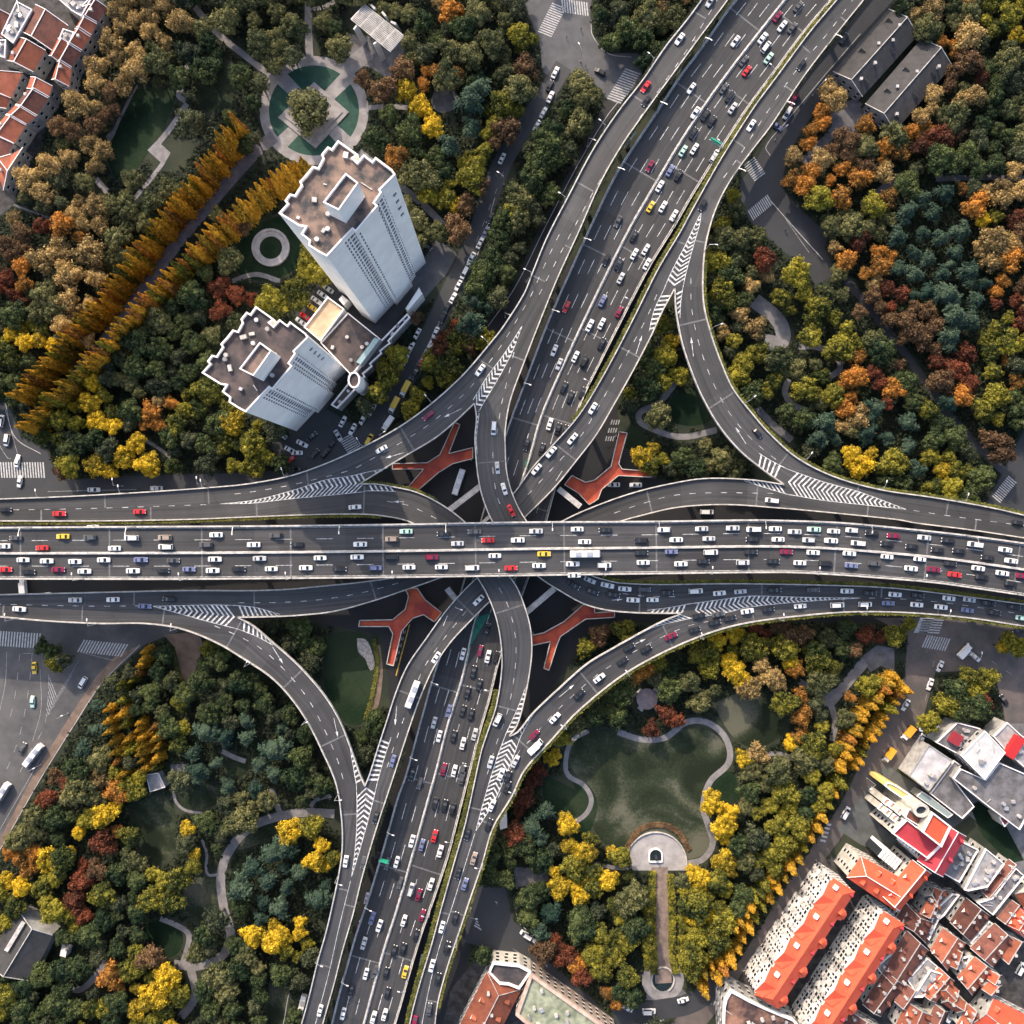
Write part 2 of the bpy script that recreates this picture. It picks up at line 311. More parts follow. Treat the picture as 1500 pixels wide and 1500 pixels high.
B_r = [(988, 423), (969, 458), (953, 493), (927, 543), (900, 591), (873, 637), (847, 671), (812, 714), (767, 759), (720, 805), (675, 834), (637, 849), (597, 863), (543, 881), (490, 895), (437, 901), (395, 903), (349, 904)]
seamW2 = [(349, 904), (300, 898), (260, 893), (224, 888), (150, 888), (80, 887), (0, 885)]
SW_in = [(349, 904), (372, 917), (400, 941), (420, 958), (445, 982), (477, 1020), (498, 1055), (514, 1095), (527, 1132), (535, 1151)]
SW_out = [(0, 903), (67, 909), (147, 913), (213, 913), (267, 921), (320, 942), (360, 966), (397, 991), (423, 1017), (450, 1055), (472, 1098), (493, 1148), (501, 1199), (502, 1239), (498, 1273), (490, 1313), (479, 1361), (466, 1407), (453, 1460), (442, 1500)]
D_u = [(1148, 710), (1100, 703), (1033, 701), (980, 709), (927, 722), (873, 741), (828, 761), (765, 797), (715, 836), (698, 847), (658, 889), (623, 937), (597, 975), (581, 1012), (567, 1055), (554, 1095), (543, 1130), (535, 1151)]
D_d = [(1500, 788), (1420, 776), (1340, 766), (1313, 761), (1207, 750), (1140, 744), (1060, 739), (993, 743), (943, 754), (905, 765), (850, 790), (790, 825), (750, 849), (717, 881), (690, 908), (658, 943), (634, 980), (615, 1023), (599, 1068), (586, 1108), (573, 1148), (557, 1196), (543, 1241), (530, 1287), (517, 1340), (503, 1388), (490, 1439), (477, 1485), (473, 1500)]
seamE = [(1148, 710), (1180, 717), (1220, 725), (1270, 736), (1327, 746), (1400, 757), (1500, 770)]
seamS = [(535, 1151), (533, 1175), (527, 1215), (521, 1255), (515, 1284), (506, 1320), (495, 1365), (483, 1420), (470, 1470), (462, 1500)]
EW_t = [(0, 773), (130, 772), (400, 770.5), (600, 768), (770, 765), (950, 764), (1100, 762), (1160, 763), (1233, 766), (1340, 776), (1420, 785), (1500, 796)]
EW_b = [(0, 847.5), (250, 848), (400, 847), (600, 845), (770, 842.5), (950, 840), (1140, 838), (1200, 840), (1260, 844), (1367, 853), (1440, 863), (1500, 872)]
NS_l = [(1095, -25), (1078, 0), (1066, 15), (1028, 69), (996, 112), (961, 165), (927, 216), (900, 259), (868, 325), (836, 395), (807, 461), (788, 509), (767, 565), (748, 615), (730, 670), (708, 750), (680, 850), (655, 930), (634, 993), (618, 1050), (594, 1137), (583, 1167), (562, 1241), (541, 1311), (522, 1367), (509, 1412), (497, 1455), (486, 1500)]
NS_r = [(1234, -20), (1218, 0), (1188, 35), (1169, 59), (1127, 116), (1098, 155), (1064, 206), (1038, 248), (1008, 297), (988, 332), (954, 387), (916, 459), (880, 530), (852, 588), (832, 650), (812, 720), (790, 800), (762, 880), (732, 965), (717, 1025), (703, 1073), (690, 1125), (677, 1175), (658, 1249), (637, 1313), (618, 1367), (602, 1420), (588, 1470), (579, 1500)]
NS_m = [(1165, -18), (1150, 0), (1100, 63), (1058, 118), (1025, 165), (993, 214), (960, 270), (924, 332), (883, 413), (845, 492), (802, 587), (789, 622), (777, 666), (756, 730), (725, 830), (697, 905), (677, 993), (655, 1065), (640, 1125), (626, 1175), (605, 1250), (583, 1327), (562, 1393), (545, 1455), (533, 1500)]

def ext(pts, start=True, end=True, d=150):
    P = list(pts)
    if start:
        v = np.array(P[0]) - np.array(P[1]); v = v / np.linalg.norm(v); P = [tuple(np.array(P[0]) + v * d)] + P
    if end:
        v = np.array(P[-1]) - np.array(P[-2]); v = v / np.linalg.norm(v); P = P + [tuple(np.array(P[-1]) + v * d)]
    return P
rev = lambda p: list(reversed(p))
def chain(*ps):
    out = []
    for p in ps:
        q = catmull(p); out += q if not out else q[1:]
    return out

RIB = {}     # name -> dict
def ribbon(name, label, L, Rr, zf, lanes, matl, thick=1.5, under=True):
    """L and Rr: dense px polylines run the same way. A road deck as one grid mesh."""
    aL, dL = arclen(L); aR, dR = arclen(Rr)
    n = int(max(dL[-1], dR[-1]) / 5) + 1
    l = resample(L, n); r = resample(Rr, n)
    # pair the stations so that cross sections stay square to the road: march along L, nearest point of R, kept monotone
    rd = resample(Rr, n * 6); k = 0; idx = []
    for i in range(n):
        best, bj = 1e9, k
        for j in range(k, min(len(rd), k + 60)):
            q = (rd[j][0] - l[i][0]) ** 2 + (rd[j][1] - l[i][1]) ** 2
            if q < best: best, bj = q, j
        k = bj; idx.append(bj)
    idx = np.array(idx, float); w = 9; ker = np.ones(w) / w
    idx = np.convolve(np.pad(idx, (w//2, w//2), mode='edge'), ker, 'valid')
    idx[0] = 0; idx[-1] = len(rd) - 1; idx = np.maximum.accumulate(idx)
    fi = np.clip(idx, 0, len(rd) - 1); lo = np.floor(fi).astype(int); hi = np.minimum(lo + 1, len(rd) - 1); fr = (fi - lo)[:, None]
    r = rd[lo] * (1 - fr) + rd[hi] * fr
    M = MB(); NC = 6; u = 0
    for i in range(n):
        if i: u += np.linalg.norm((l[i] + r[i]) / 2 - (l[i-1] + r[i-1]) / 2) * S * 0.94
        wid = np.linalg.norm(r[i] - l[i]) * S * 0.94
        for j in range(NC + 1):
            p = l[i] + (r[i] - l[i]) * j / NC; M.v.append(tuple(W(p[0], p[1], zf(p[0], p[1])))); M.uv[len(M.v) - 1] = (u, wid * j / NC)
    for i in range(n - 1):
        for j in range(NC):
            a = i * (NC + 1) + j; M.f.append((a, a + 1, a + NC + 2, a + NC + 1)); M.m.append(0)
    # orient up
    def nz(f):
        a, b, c = [Vector(M.v[q]) for q in f[:3]]; return (b - a).cross(c - a).z
    if nz(M.f[NC * (n // 2)]) < 0: M.f = [f[::-1] for f in M.f]
    o = M.build(name, [matl])
    tag(o, label, None, None, 'structure')
    if under:
        U = MB(); tk = thick
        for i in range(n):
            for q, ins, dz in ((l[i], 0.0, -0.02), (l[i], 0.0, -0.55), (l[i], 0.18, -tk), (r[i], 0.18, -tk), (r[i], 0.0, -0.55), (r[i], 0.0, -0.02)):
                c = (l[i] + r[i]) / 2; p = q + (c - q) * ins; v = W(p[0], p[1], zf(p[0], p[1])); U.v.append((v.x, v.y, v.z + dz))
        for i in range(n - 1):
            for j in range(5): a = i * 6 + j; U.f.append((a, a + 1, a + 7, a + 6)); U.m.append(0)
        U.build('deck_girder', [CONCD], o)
    RIB[name] = dict(l=l, r=r, zf=zf, n=n, obj=o, lanes=lanes, mid=(l + r) / 2)
    return o

def strip(M, pts, zf, w0, w1, dz, mi=0, h=None):
    """flat or raised band along a dense px polyline; w0,w1 offsets in metres to each side"""
    P = [W(x, y, zf(x, y)) for x, y in pts]; n = len(P); A = []; B = []
    for i in range(n):
        d = P[min(i + 1, n - 1)] - P[max(i - 1, 0)]; d.z = 0
        if d.length < 1e-6: d = Vector((1, 0, 0))
        d.normalize(); nrm = Vector((d.y, -d.x, 0)); A.append(P[i] + nrm * w0 + Vector((0, 0, dz))); B.append(P[i] + nrm * w1 + Vector((0, 0, dz)))
    if h is None:
        b = len(M.v); M.v += [tuple(p) for p in A] + [tuple(p) for p in B]
        for i in range(n - 1): M.f.append((b + i, b + i + 1, b + n + i + 1, b + n + i)); M.m.append(mi)
    else:
        up = Vector((0, 0, h)); b = len(M.v)
        for i in range(n): M.v += [tuple(A[i]), tuple(A[i] + up), tuple(B[i] + up), tuple(B[i])]
        for i in range(n - 1):
            for j in range(4):
                a = b + i * 4 + j; c = b + i * 4 + (j + 1) % 4; M.f.append((a, c, c + 4, a + 4)); M.m.append(mi)
        M.f.append((b, b + 3, b + 2, b + 1)); M.f.append((b + 4*n - 4, b + 4*n - 3, b + 4*n - 2, b + 4*n - 1)); M.m += [mi, mi]

def parapet(pts, zf, parent, name='parapet', w=0.42, h=1.0, matl=None):
    M = MB(); strip(M, pts, zf, -w/2, w/2, -0.45, 0, h + 0.45); return M.build(name, [matl or BARR], parent)

def lane_line(M, rib, f, dash=None, w=0.16, dz=0.035, lo=0.0, hi=1.0):
    """line at fraction f across the ribbon; dash=(on,off) in metres"""
    rb = RIB[rib]; l, r = rb['l'], rb['r']; n = rb['n']; i0, i1 = int(lo * (n - 1)), int(hi * (n - 1))
    if callable(f): P = [l[i] + (r[i] - l[i]) * f(i / (n - 1)) for i in range(i0, i1 + 1)]
    else: P = [l[i] + (r[i] - l[i]) * f for i in range(i0, i1 + 1)]
    dline(M, P, rb['zf'], dash, w, dz)
def dline(M, P, zf, dash=None, w=0.16, dz=0.035):
    a, d = arclen(P)
    if dash is None: strip(M, [tuple(q) for q in resample(P, max(2, int(d[-1] / 4)))], zf, -w/2, w/2, dz); return
    on, off = dash[0] / (S * 0.94), dash[1] / (S * 0.94); t = off * 0.5
    while t + on < d[-1]:
        q = [tuple(at_len(a, d, t + on * k / 3)) for k in range(4)]; strip(M, q, zf, -w/2, w/2, dz); t += on + off

def hatch(M, P, Q, zf, slant, pitch=1.75, wd=0.7, t0=0.0, t1=1.0, dz=0.04, ctr=None):
    """bars from polyline P to polyline Q; slant shifts the Q end along by metres. With ctr: chevrons P-ctr-Q"""
    aP, dP = arclen(P); aQ, dQ = arclen(Q); n = max(2, int(dP[-1] * S * 0.94 / pitch)); k = wd / (S * 0.94) / dP[-1]; sl = slant / (S * 0.94) / dP[-1]
    if ctr is not None: aC, dC = arclen(ctr)
    pt = lambda a, d, t: at_len(a, d, max(0, min(1, t)) * d[-1])
    for i in range(n):
        t = t0 + (t1 - t0) * (i + 0.3) / n
        def quad(a1, d1, ta, a2, d2, tb):
            if ta > 1 - k or tb > 1 - k or ta < 0 or tb < 0: return
            q = [pt(a1, d1, ta), pt(a1, d1, ta + k), pt(a2, d2, tb + k), pt(a2, d2, tb)]
            if np.linalg.norm(q[0] - q[3]) < 1.0: return
            M.face([W(x, y, zf(x, y)) + Vector((0, 0, dz)) for x, y in q])
        if ctr is None: quad(aP, dP, t, aQ, dQ, t + sl)
        else:
            wloc = np.linalg.norm(pt(aP, dP, t) - pt(aQ, dQ, t)) / 2 / dP[-1] * 0.85
            quad(aP, dP, t, aC, dC, t + wloc); quad(aQ, dQ, t, aC, dC, t + wloc)

E = ext
# ---------------------------------------------------------------- decks
NWo = chain(E(NW_out)); sN = chain(E(seamN, True, False)); sW = chain(E(seamW, False, True)); nwi = chain(NW_in)
ribbon('elevated_ramp_road', 'curved ramp deck sweeping from the north approach to the west approach', NWo, sN + nwi[1:] + sW[1:], z0, 2, ASPH)
RIB['NW'] = RIB.pop('elevated_ramp_road')
Al = chain(A_l); Ar = chain(E(A_r)); sE2 = chain(E(seamE2, False, True))
ribbon('A', 'ramp deck crossing under the top deck from the north to the east', sN + Al[1:] + sE2[1:], Ar, zhi, 2, ASPH)
Ct = chain(C_t); Cb = chain(E(C_b)); sS2 = chain(E(seamS2, False, True))
ribbon('C', 'ramp deck crossing under the top deck from the west to the south', rev(sW) + Ct[1:] + sS2[1:], Cb, zhi, 2, ASPH)
sei = chain(SE_in); seo = chain(E(SE_out))
ribbon('SE', 'curved ramp deck sweeping from the south approach to the east approach', rev(sS2) + sei[1:] + sE2[1:], seo, z0, 2, ASPH)
sNE = chain(E(seamNE, True, False)); nei = chain(NE_in); neo = chain(E(NE_out)); sE = chain(E(seamE, False, True))
ribbon('NE', 'wide loop ramp deck bulging round the wood north-east of the crossing', sNE + nei[1:] + sE[1:], neo, z0, 1, ASPH)
Bl = chain(E(B_l)); Br = chain(B_r); sW2 = chain(E(seamW2, False, True))
ribbon('B', 'ramp deck crossing under the top deck from the north-east to the west', Bl, sNE + Br[1:] + sW2[1:], zlo, 2, ASPH)
swi = chain(SW_in); swo = chain(E(SW_out)); sS = chain(E(seamS, False, True))
ribbon('SW', 'curved ramp deck sweeping from the west approach to the south approach', rev(sW2) + swi[1:] + sS[1:], swo, z0, 2, ASPH)
Du = chain(D_u); Dd = chain(E(D_d))
ribbon('D', 'ramp deck crossing under the top deck from the east to the south-west', rev(sE) + Du[1:] + sS[1:], Dd, zlo, 2, ASPH)
EWt = chain(E(EW_t)); EWb = chain(E(EW_b))
ribbon('EW', 'topmost straight highway deck running east to west with four lanes', EWt, EWb, zew, 4, ASPH, 2.0)
NSl = chain(E(NS_l)); NSr = chain(E(NS_r)); NSm = chain(E(NS_m))
ribbon('NSW', 'western carriageway deck of the wide lower highway', NSl, NSm, zns, 4, ASPH_NS, 1.6)
ribbon('NSE', 'eastern carriageway deck of the wide lower highway', NSm, NSr, zns, 4, ASPH_NS, 1.6)
for k, nm in (('NW', 'elevated_ramp'), ('A', 'elevated_ramp'), ('C', 'elevated_ramp'), ('SE', 'elevated_ramp'), ('NE', 'elevated_ramp'), ('B', 'elevated_ramp'), ('SW', 'elevated_ramp'), ('D', 'elevated_ramp'), ('EW', 'elevated_highway'), ('NSW', 'lower_highway'), ('NSE', 'lower_highway')):
    RIB[k]['obj'].name = nm

# parapets (children of their deck)
pp = lambda pts, zf, k, **a: parapet(pts, zf, RIB[k]['obj'], **a)
pp(NWo, z0, 'NW'); pp(nwi, z0, 'NW')
pp(Al, zhi, 'A'); pp(Ar, zhi, 'A')
pp(Ct, zhi, 'C'); pp(Cb, zhi, 'C')
pp(sei, z0, 'SE'); pp(seo, z0, 'SE')
pp(nei, z0, 'NE'); pp(neo, z0, 'NE')
pp(Bl, zlo, 'B'); pp(Br, zlo, 'B')
pp(swi, z0, 'SW'); pp(swo, z0, 'SW')
pp(Du, zlo, 'D'); pp(Dd, zlo, 'D')
pp(EWt, zew, 'EW', w=0.6); pp(EWb, zew, 'EW', w=0.55)
pp(NSl, zns, 'NSW'); pp(NSr, zns, 'NSE'); pp(NSm, zns, 'NSW', name='median_barrier', w=0.45, h=0.85)
rb = RIB['EW']; mid = rb['l'] + (rb['r'] - rb['l']) * 0.505
pp([tuple(p) for p in mid], zew, 'EW', name='median_barrier', w=0.7, h=0.95)

# lane paint (one child mesh per deck)
def paintobj(k, fn):
    M = MB(); fn(M); return M.build('lane_marking', [PAINT], RIB[k]['obj'])
EW_D = (6.2, 9.2); RD = (2.3, 3.6); ND = (5.0, 5.0)
def p_ew(M):
    for f in (0.255, 0.755): lane_line(M, 'EW', f, EW_D)
    for f in (0.035, 0.485, 0.525, 0.965): lane_line(M, 'EW', f, None, 0.14)
paintobj('EW', p_ew)
def p_nsw(M):
    for f in (0.25, 0.5, 0.75): lane_line(M, 'NSW', f, (6.0, 8.4), 0.2, hi=.47)
    for f in (0.33, 0.67): lane_line(M, 'NSW', f, (6.2, 9.0), 0.2, lo=.47)
    for f in (0.03, 0.97): lane_line(M, 'NSW', f, None, 0.2)
paintobj('NSW', p_nsw)
def p_nse(M):
    for f in (0.25, 0.5, 0.75): lane_line(M, 'NSE', f, (6.0, 8.4), 0.2, hi=.47)
    for f in (0.33, 0.67): lane_line(M, 'NSE', f, (6.2, 9.0), 0.2, lo=.47)
    for f in (0.04, 0.96): lane_line(M, 'NSE', f, None, 0.2)
paintobj('NSE', p_nse)
gN_l = [(765, 477), (738, 519), (714, 551), (693, 586)]; gN_r = [(765, 477), (751, 514), (733, 549), (714, 581), (701, 603)]
gW_t = [(323, 738), (370, 733), (423, 720), (477, 703), (514, 697), (545, 690)]; gW_b = [(323, 738), (370, 737), (423, 731), (477, 726), (517, 722), (535, 720)]
gS_l = [(515, 1284), (519, 1255), (522, 1220), (523, 1180), (522, 1150)]; gS_r = [(515, 1284), (524, 1255), (535, 1217), (546, 1175), (553, 1145)]
gW2_t = [(224, 888), (267, 887), (310, 886), (347, 887)]; gW2_b = [(224, 888), (267, 900), (307, 911), (347, 921)]
gE_t = [(1327, 746), (1260, 721), (1207, 706), (1153, 687)]; gE_b = [(1327, 746), (1260, 739), (1207, 733), (1153, 724)]
gNE_l = [(1027, 312), (1020, 325), (1005, 357), (985, 395), (972, 425)]; gNE_r = [(1027, 312), (1025, 328), (1015, 363), (1005, 400), (1000, 423)]
gE2_t = [(1260, 876), (1180, 875), (1100, 873), (1073, 876), (1007, 885)]; gE2_b = [(1260, 876), (1180, 881), (1100, 889), (1060, 898), (1015, 905)]
gS2_l = [(697, 1217), (709, 1172), (727, 1113), (741, 1075)]; gS2_r = [(697, 1217), (705, 1205), (725, 1172), (749, 1116), (763, 1078)]
def gore(M, l, r, seam, zf):
    l = catmull(l); r = catmull(r); n = len(l)
    rs = resample(r, n); ls = resample(l, n); c = [tuple((ls[i] + rs[i]) / 2) for i in range(n)]
    hatch(M, [tuple(p) for p in ls], [tuple(p) for p in rs], zf, 0, ctr=c); dline(M, l, zf, None, 0.2); dline(M, r, zf, None, 0.2)
def wedge(M, bnd, edge, zf, slant):
    b = catmull(bnd); e = catmull(edge); hatch(M, b, e, zf, slant); dline(M, b, zf, None, 0.2)
def p_nw(M):
    lane_line(M, 'NW', 0.5, RD, 0.18, lo=0.34, hi=0.72)
    dline(M, sN[:int(len(sN) * 0.80)], z0, RD, 0.18); dline(M, [q for q in sW if q[0] < 310], z0, RD, 0.15)
    gore(M, gN_l, gN_r, None, z0); gore(M, gW_t, gW_b, None, z0)
    wedge(M, [(545, 690), (562, 686.5), (575, 679)], [(545, 697), (562, 689), (575, 681)], z0, 1)
paintobj('NW', p_nw)
def p_a(M):
    dline(M, [(760, 487), (746, 545), (735, 590), (727, 640)], zhi, RD, 0.18)
    dline(M, [(722, 655), (722, 690), (727, 725), (738, 752)], zhi, RD, 0.18)
    dline(M, catmull([(905, 868), (940, 873), (990, 874)]), zhi, RD, 0.18)
    gore(M, gE2_t, gE2_b, None, zhi); wedge(M, [(1007, 885), (980, 890), (948, 894)], [(1007, 897), (980, 897.5), (948, 897)], zhi, 1.2)
    dline(M, [q for q in sE2 if q[0] > 1265], zhi, RD, 0.15); wedge(M, [(702, 605), (698, 640), (699, 665)], [(698, 606), (696.5, 640), (698, 665)], zhi, 1)
paintobj('A', p_a)
def p_c(M):
    dline(M, catmull([(560, 733), (600, 741), (640, 760)]), zhi, RD, 0.15)
    dline(M, catmull([(728, 855), (745, 890), (755, 935), (754, 985), (744, 1040), (727, 1090), (712, 1140)]), zhi, RD, 0.15)
    wedge(M, [(535, 719), (557, 719), (580, 720)], [(535, 710), (557, 711.5), (580, 715)], zhi, -1.2); gore(M, gS2_l, gS2_r, None, zhi)
    wedge(M, [(741, 1075), (757, 1040), (770, 1007)], [(747, 1078), (763, 1044), (771, 1010)], zhi, 1)
    dline(M, [q for q in sS2 if q[1] > 1220], zhi, None, 0.2)
paintobj('C', p_c)
def p_se(M):
    lane_line(M, 'SE', 0.5, RD, 0.15, lo=0.32, hi=0.62)
    wedge(M, [(763, 1078), (785, 1041), (800, 1028)], [(757, 1074), (780, 1045), (798, 1029)], z0, 1)
    wedge(M, [(1015, 905), (967, 916), (943, 925)], [(1003, 899), (967, 911), (943, 924)], z0, 1)
paintobj('SE', p_se)
def p_ne(M):
    dline(M, sNE[:int(len(sNE) * 0.75)], z0, RD, 0.18); dline(M, catmull([(1012, 400), (1013, 450), (1023, 500), (1040, 550), (1064, 598), (1090, 632), (1120, 660), (1150, 683)]), z0, RD, 0.16)
    gore(M, gNE_l, gNE_r, None, z0); gore(M, gE_t, gE_b, None, z0); dline(M, [q for q in sE if q[0] > 1330], z0, RD, 0.15)
    wedge(M, [(1000, 423), (997, 445), (996, 466)], [(990, 424), (991, 445), (993, 466)], z0, 1); wedge(M, [(1153, 687), (1130, 675), (1112, 664)], [(1140, 704), (1118, 688), (1106, 679)], z0, -1)
paintobj('NE', p_ne)
def p_b(M):
    dline(M, catmull([(965, 425), (945, 470), (915, 525), (880, 590), (850, 640), (815, 680), (770, 728)]), zlo, RD, 0.18)
    dline(M, catmull([(590, 852), (540, 866), (480, 877), (420, 882), (345, 883)]), zlo, RD, 0.18)
    wedge(M, [(972, 425), (958, 455), (951, 485)], [(986, 427), (969, 456), (955, 488)], zlo, -1)
    wedge(M, [(347, 887), (375, 890), (410, 900)], [(349, 903), (380, 902), (412, 902)], zlo, 1.2)
paintobj('B', p_b)
def p_sw(M):
    dline(M, [q for q in sW2 if q[0] < 215], z0, RD, 0.18); dline(M, catmull([(308, 914), (350, 932), (385, 952), (420, 985), (452, 1025), (476, 1070), (495, 1115), (505, 1150)]), z0, RD, 0.2)
    gore(M, gW2_t, gW2_b, None, z0); gore(M, gS_l, gS_r, None, z0); dline(M, [q for q in sS if q[1] > 1290], z0, None, 0.18)
    wedge(M, [(347, 921), (373, 931), (400, 945)], [(352, 908), (374, 921), (400, 943)], z0, -1); wedge(M, [(522, 1150), (517, 1120), (513, 1097)], [(533, 1148), (524, 1122), (515, 1098)], z0, 1)
paintobj('SW', p_sw)
def p_d(M):
    dline(M, catmull([(1140, 723), (1090, 722), (1035, 722), (985, 726), (940, 738), (890, 755)]), zlo, RD, 0.16)
    dline(M, catmull([(702, 872), (675, 905), (647, 940), (620, 980), (600, 1030), (580, 1085), (565, 1130)]), zlo, RD, 0.18)
    wedge(M, [(553, 1145), (563, 1110), (573, 1080)], [(537, 1150), (549, 1112), (561, 1078)], zlo, 1); wedge(M, [(1153, 724), (1110, 711), (1090, 704)], [(1146, 710), (1110, 704.5), (1090, 703.5)], zlo, 1)
paintobj('D', p_d)

# expansion joints: narrow strips let into the decks
def joints(k, fr):
    rb = RIB[k]; M = MB()
    for f in fr:
        i = int(f * (rb['n'] - 1)); l, r = rb['l'][i], rb['r'][i]
        if not (-40 < l[0] < 1540 and -40 < l[1] < 1540): continue
        P = [tuple(l + (r - l) * t) for t in np.linspace(0.03, 0.97, 7)]; strip(M, P, rb['zf'], -0.3, 0.3, 0.022)
    if M.f: M.build('expansion_joint', [mat('joint_steel', (0.13, 0.13, 0.13), 0.6, 0.3, 1.0)], rb['obj'])
joints('EW', [0.1 + i * 0.074 for i in range(12)]); joints('NSW', [0.1 + i * 0.07 for i in range(12)]); joints('NSE', [0.1 + i * 0.07 for i in range(12)])
for k in ('NW', 'A', 'C', 'SE', 'NE', 'B', 'SW', 'D'): joints(k, [0.12 + i * 0.088 for i in range(9)])

# arrows on the ramps
BM = MB()
for (x0, y0), (x1, y1), z_ in (((652, 752), (704, 712), 13), ((818, 716), (850, 742), 11), ((765, 902), (812, 862), 13), ((655, 862), (690, 905), 11), ((672, 800), (735, 742), 12)):
    BM = MB(); BM.bar(W(x0, y0, z_), W(x1, y1, z_), 2.2, 1.6); tag(BM.build('pier_crossbeam', [CONC]), 'grey concrete crossbeam in the dark gap %s of the deck crossing' % {652: 'north-west', 818: 'north-east', 765: 'south-east', 655: 'south-west', 672: 'right at the middle'}[x0], 'crossbeam')
AR = MB()
def arrow(px, py, ang, zf, L=7.5):
    c = W(px, py, zf(px, py)); c.z += 0.045; a = math.radians(ang); d = Vector((math.cos(a), math.sin(a), 0)); n = Vector((-d.y, d.x, 0))
    AR.face([c - d * L/2 - n * .1, c + d * (L/2 - 2.2) - n * .1, c + d * (L/2 - 2.2) + n * .1, c - d * L/2 + n * .1])
    AR.face([c + d * (L/2 - 2.2) - n * .5, c + d * L/2, c + d * (L/2 - 2.2) + n * .5])
for x, y, a, zf in ((663, 605, 206, z0), (578, 667, 196, z0), (590, 735, 180, zhi), (822, 692, 58, zlo), (1014, 508, 97, z0), (1085, 638, 122, z0), (936, 505, 72, zlo), (407, 960, 302, z0), (492, 1066, 282, z0),
                    (650, 915, 248, zlo), (580, 1048, 265, zlo), (898, 879, 5, zhi), (830, 1012, 40, z0), (933, 942, 25, z0)): arrow(x, y, a, zf)
tag(AR.build('road_arrow_marking', [PAINT]), None, None, None, 'structure')

# piers under the decks
PC = MB()
def piers(k, every=32.0, wf=0.5, skip=None):
    rb = RIB[k]; mid = rb['mid']; a, d = arclen(mid); t = every / S * 0.5
    o = rb['obj']
    while t < d[-1]:
        p = at_len(a, d, t); q = at_len(a, d, min(d[-1], t + 3)); i = int(t / d[-1] * (rb['n'] - 1))
        if -60 < p[0] < 1560 and -60 < p[1] < 1560:
            z = rb['zf'](*p); c = W(p[0], p[1], z); ang = math.atan2(-(q[1] - p[1]), q[0] - p[0]); wd = np.linalg.norm(rb['r'][i] - rb['l'][i]) * S * wf
            ok = True   # keep piers off the carriageways below
            for kk in RIB:
                if kk != k and RIB[kk]['zf'](*p) < z - 2:
                    pg = W(p[0], p[1], z); zz = RIB[kk]['zf'](*p); ppx = (750 + c.x / (S * (1 - zz / H)), 750 - c.y / (S * (1 - zz / H)))
                    dd = np.hypot(*(RIB[kk]['mid'] - np.array(ppx)).T); j = int(np.argmin(dd))
                    if dd[j] < np.linalg.norm(RIB[kk]['r'][j] - RIB[kk]['l'][j]) / 2 + 5: ok = False
            if ok:
                M = MB(); M.cyl(c.x, c.y, 0, z - 2.6, 1.0, 1.0, 12, cap=False); M.box(c.x, c.y, z - 2.6, 2.2, max(3.0, wd), 1.2, ang); M.build('pier', [CONC], o)
        t += every / S
for k in ('NW', 'A', 'C', 'SE', 'NE', 'B', 'SW', 'D'): piers(k)
piers('EW', 30.0, 0.6); piers('NSW', 34, 0.5); piers('NSE', 34, 0.5)
# ---------------------------------------------------------------- ground, streets, paths
M = MB(); M.face([(-3000, -3000, 0), (3000, -3000, 0), (3000, 3000, 0), (-3000, 3000, 0)]); tag(M.build('ground', [GROUND]), None, None, None, 'structure')
GZ = [0.0]
BLOCK = []   # polygons (px) where no tree may stand
def gpoly(name, pts, m, dz, block=True, curve=False):
    if name in ('lawn', 'yard', 'pavement', 'garden', 'terrace'): GZ[0] += .0006; dz += GZ[0]
    if curve: pts = catmull(pts + [pts[0]], 6)[:-1]
    M = MB(); M.face([W(x, y, 0) + Vector((0, 0, dz)) for x, y in (pts if sum(pts[i-1][0]*pts[i][1]-pts[i][0]*pts[i-1][1] for i in range(len(pts))) < 0 else pts[::-1])])
    if block: BLOCK.append(pts)
    return tag(M.build(name, [m]), None, None, None, 'structure')
def band(pts, w): # px polyline to polygon of px width w
    P = catmull(pts, 6); a = np.array(P); d = np.gradient(a, axis=0); d /= np.linalg.norm(d, axis=1)[:, None] + 1e-9; n = np.c_[-d[:, 1], d[:, 0]] * w / 2
    return [tuple(p) for p in a + n] + [tuple(p) for p in (a - n)[::-1]]
PZ = [0.05]
def path(name, pts, w, m, block=True): PZ[0] += 0.002; return gpoly(name, band(pts, w), m, PZ[0], block)
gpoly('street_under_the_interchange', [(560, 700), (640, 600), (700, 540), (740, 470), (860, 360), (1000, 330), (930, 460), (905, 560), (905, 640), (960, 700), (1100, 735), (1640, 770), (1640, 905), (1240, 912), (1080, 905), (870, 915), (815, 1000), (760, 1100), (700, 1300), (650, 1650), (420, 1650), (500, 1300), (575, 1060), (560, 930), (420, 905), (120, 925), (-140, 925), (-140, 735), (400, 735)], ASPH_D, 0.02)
road = lambda pts, w, m=None: path('street', pts, w, m or ASPH_G)
# north-west street with its junction and frontage roads
gpoly('street_junction', [(765, -40), (872, -40), (864, 20), (868, 52), (890, 78), (935, 78), (940, 110), (920, 150), (900, 165), (880, 130), (845, 108), (822, 105), (812, 118), (795, 105), (790, 60), (770, 10)], mat('street_paving_pale', (0.085, 0.085, 0.09), 0.85, 0.15, 0.2), 0.03)
road([(826, 96), (800, 138), (765, 190), (738, 235), (718, 285), (702, 335), (683, 380), (656, 435), (630, 490), (600, 545), (565, 600), (520, 655), (470, 695)], 27)
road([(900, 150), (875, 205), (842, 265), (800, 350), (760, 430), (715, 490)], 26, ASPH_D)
road([(535, 640), (480, 680), (400, 700), (300, 705), (190, 708), (90, 715)], 22)
gpoly('service_yard', [(640, 388), (618, 420), (560, 500), (500, 560), (455, 640), (430, 650), (420, 625), (350, 600), (400, 560), (440, 480), (430, 455), (470, 410), (520, 400)], ASPH_G, 0.031)
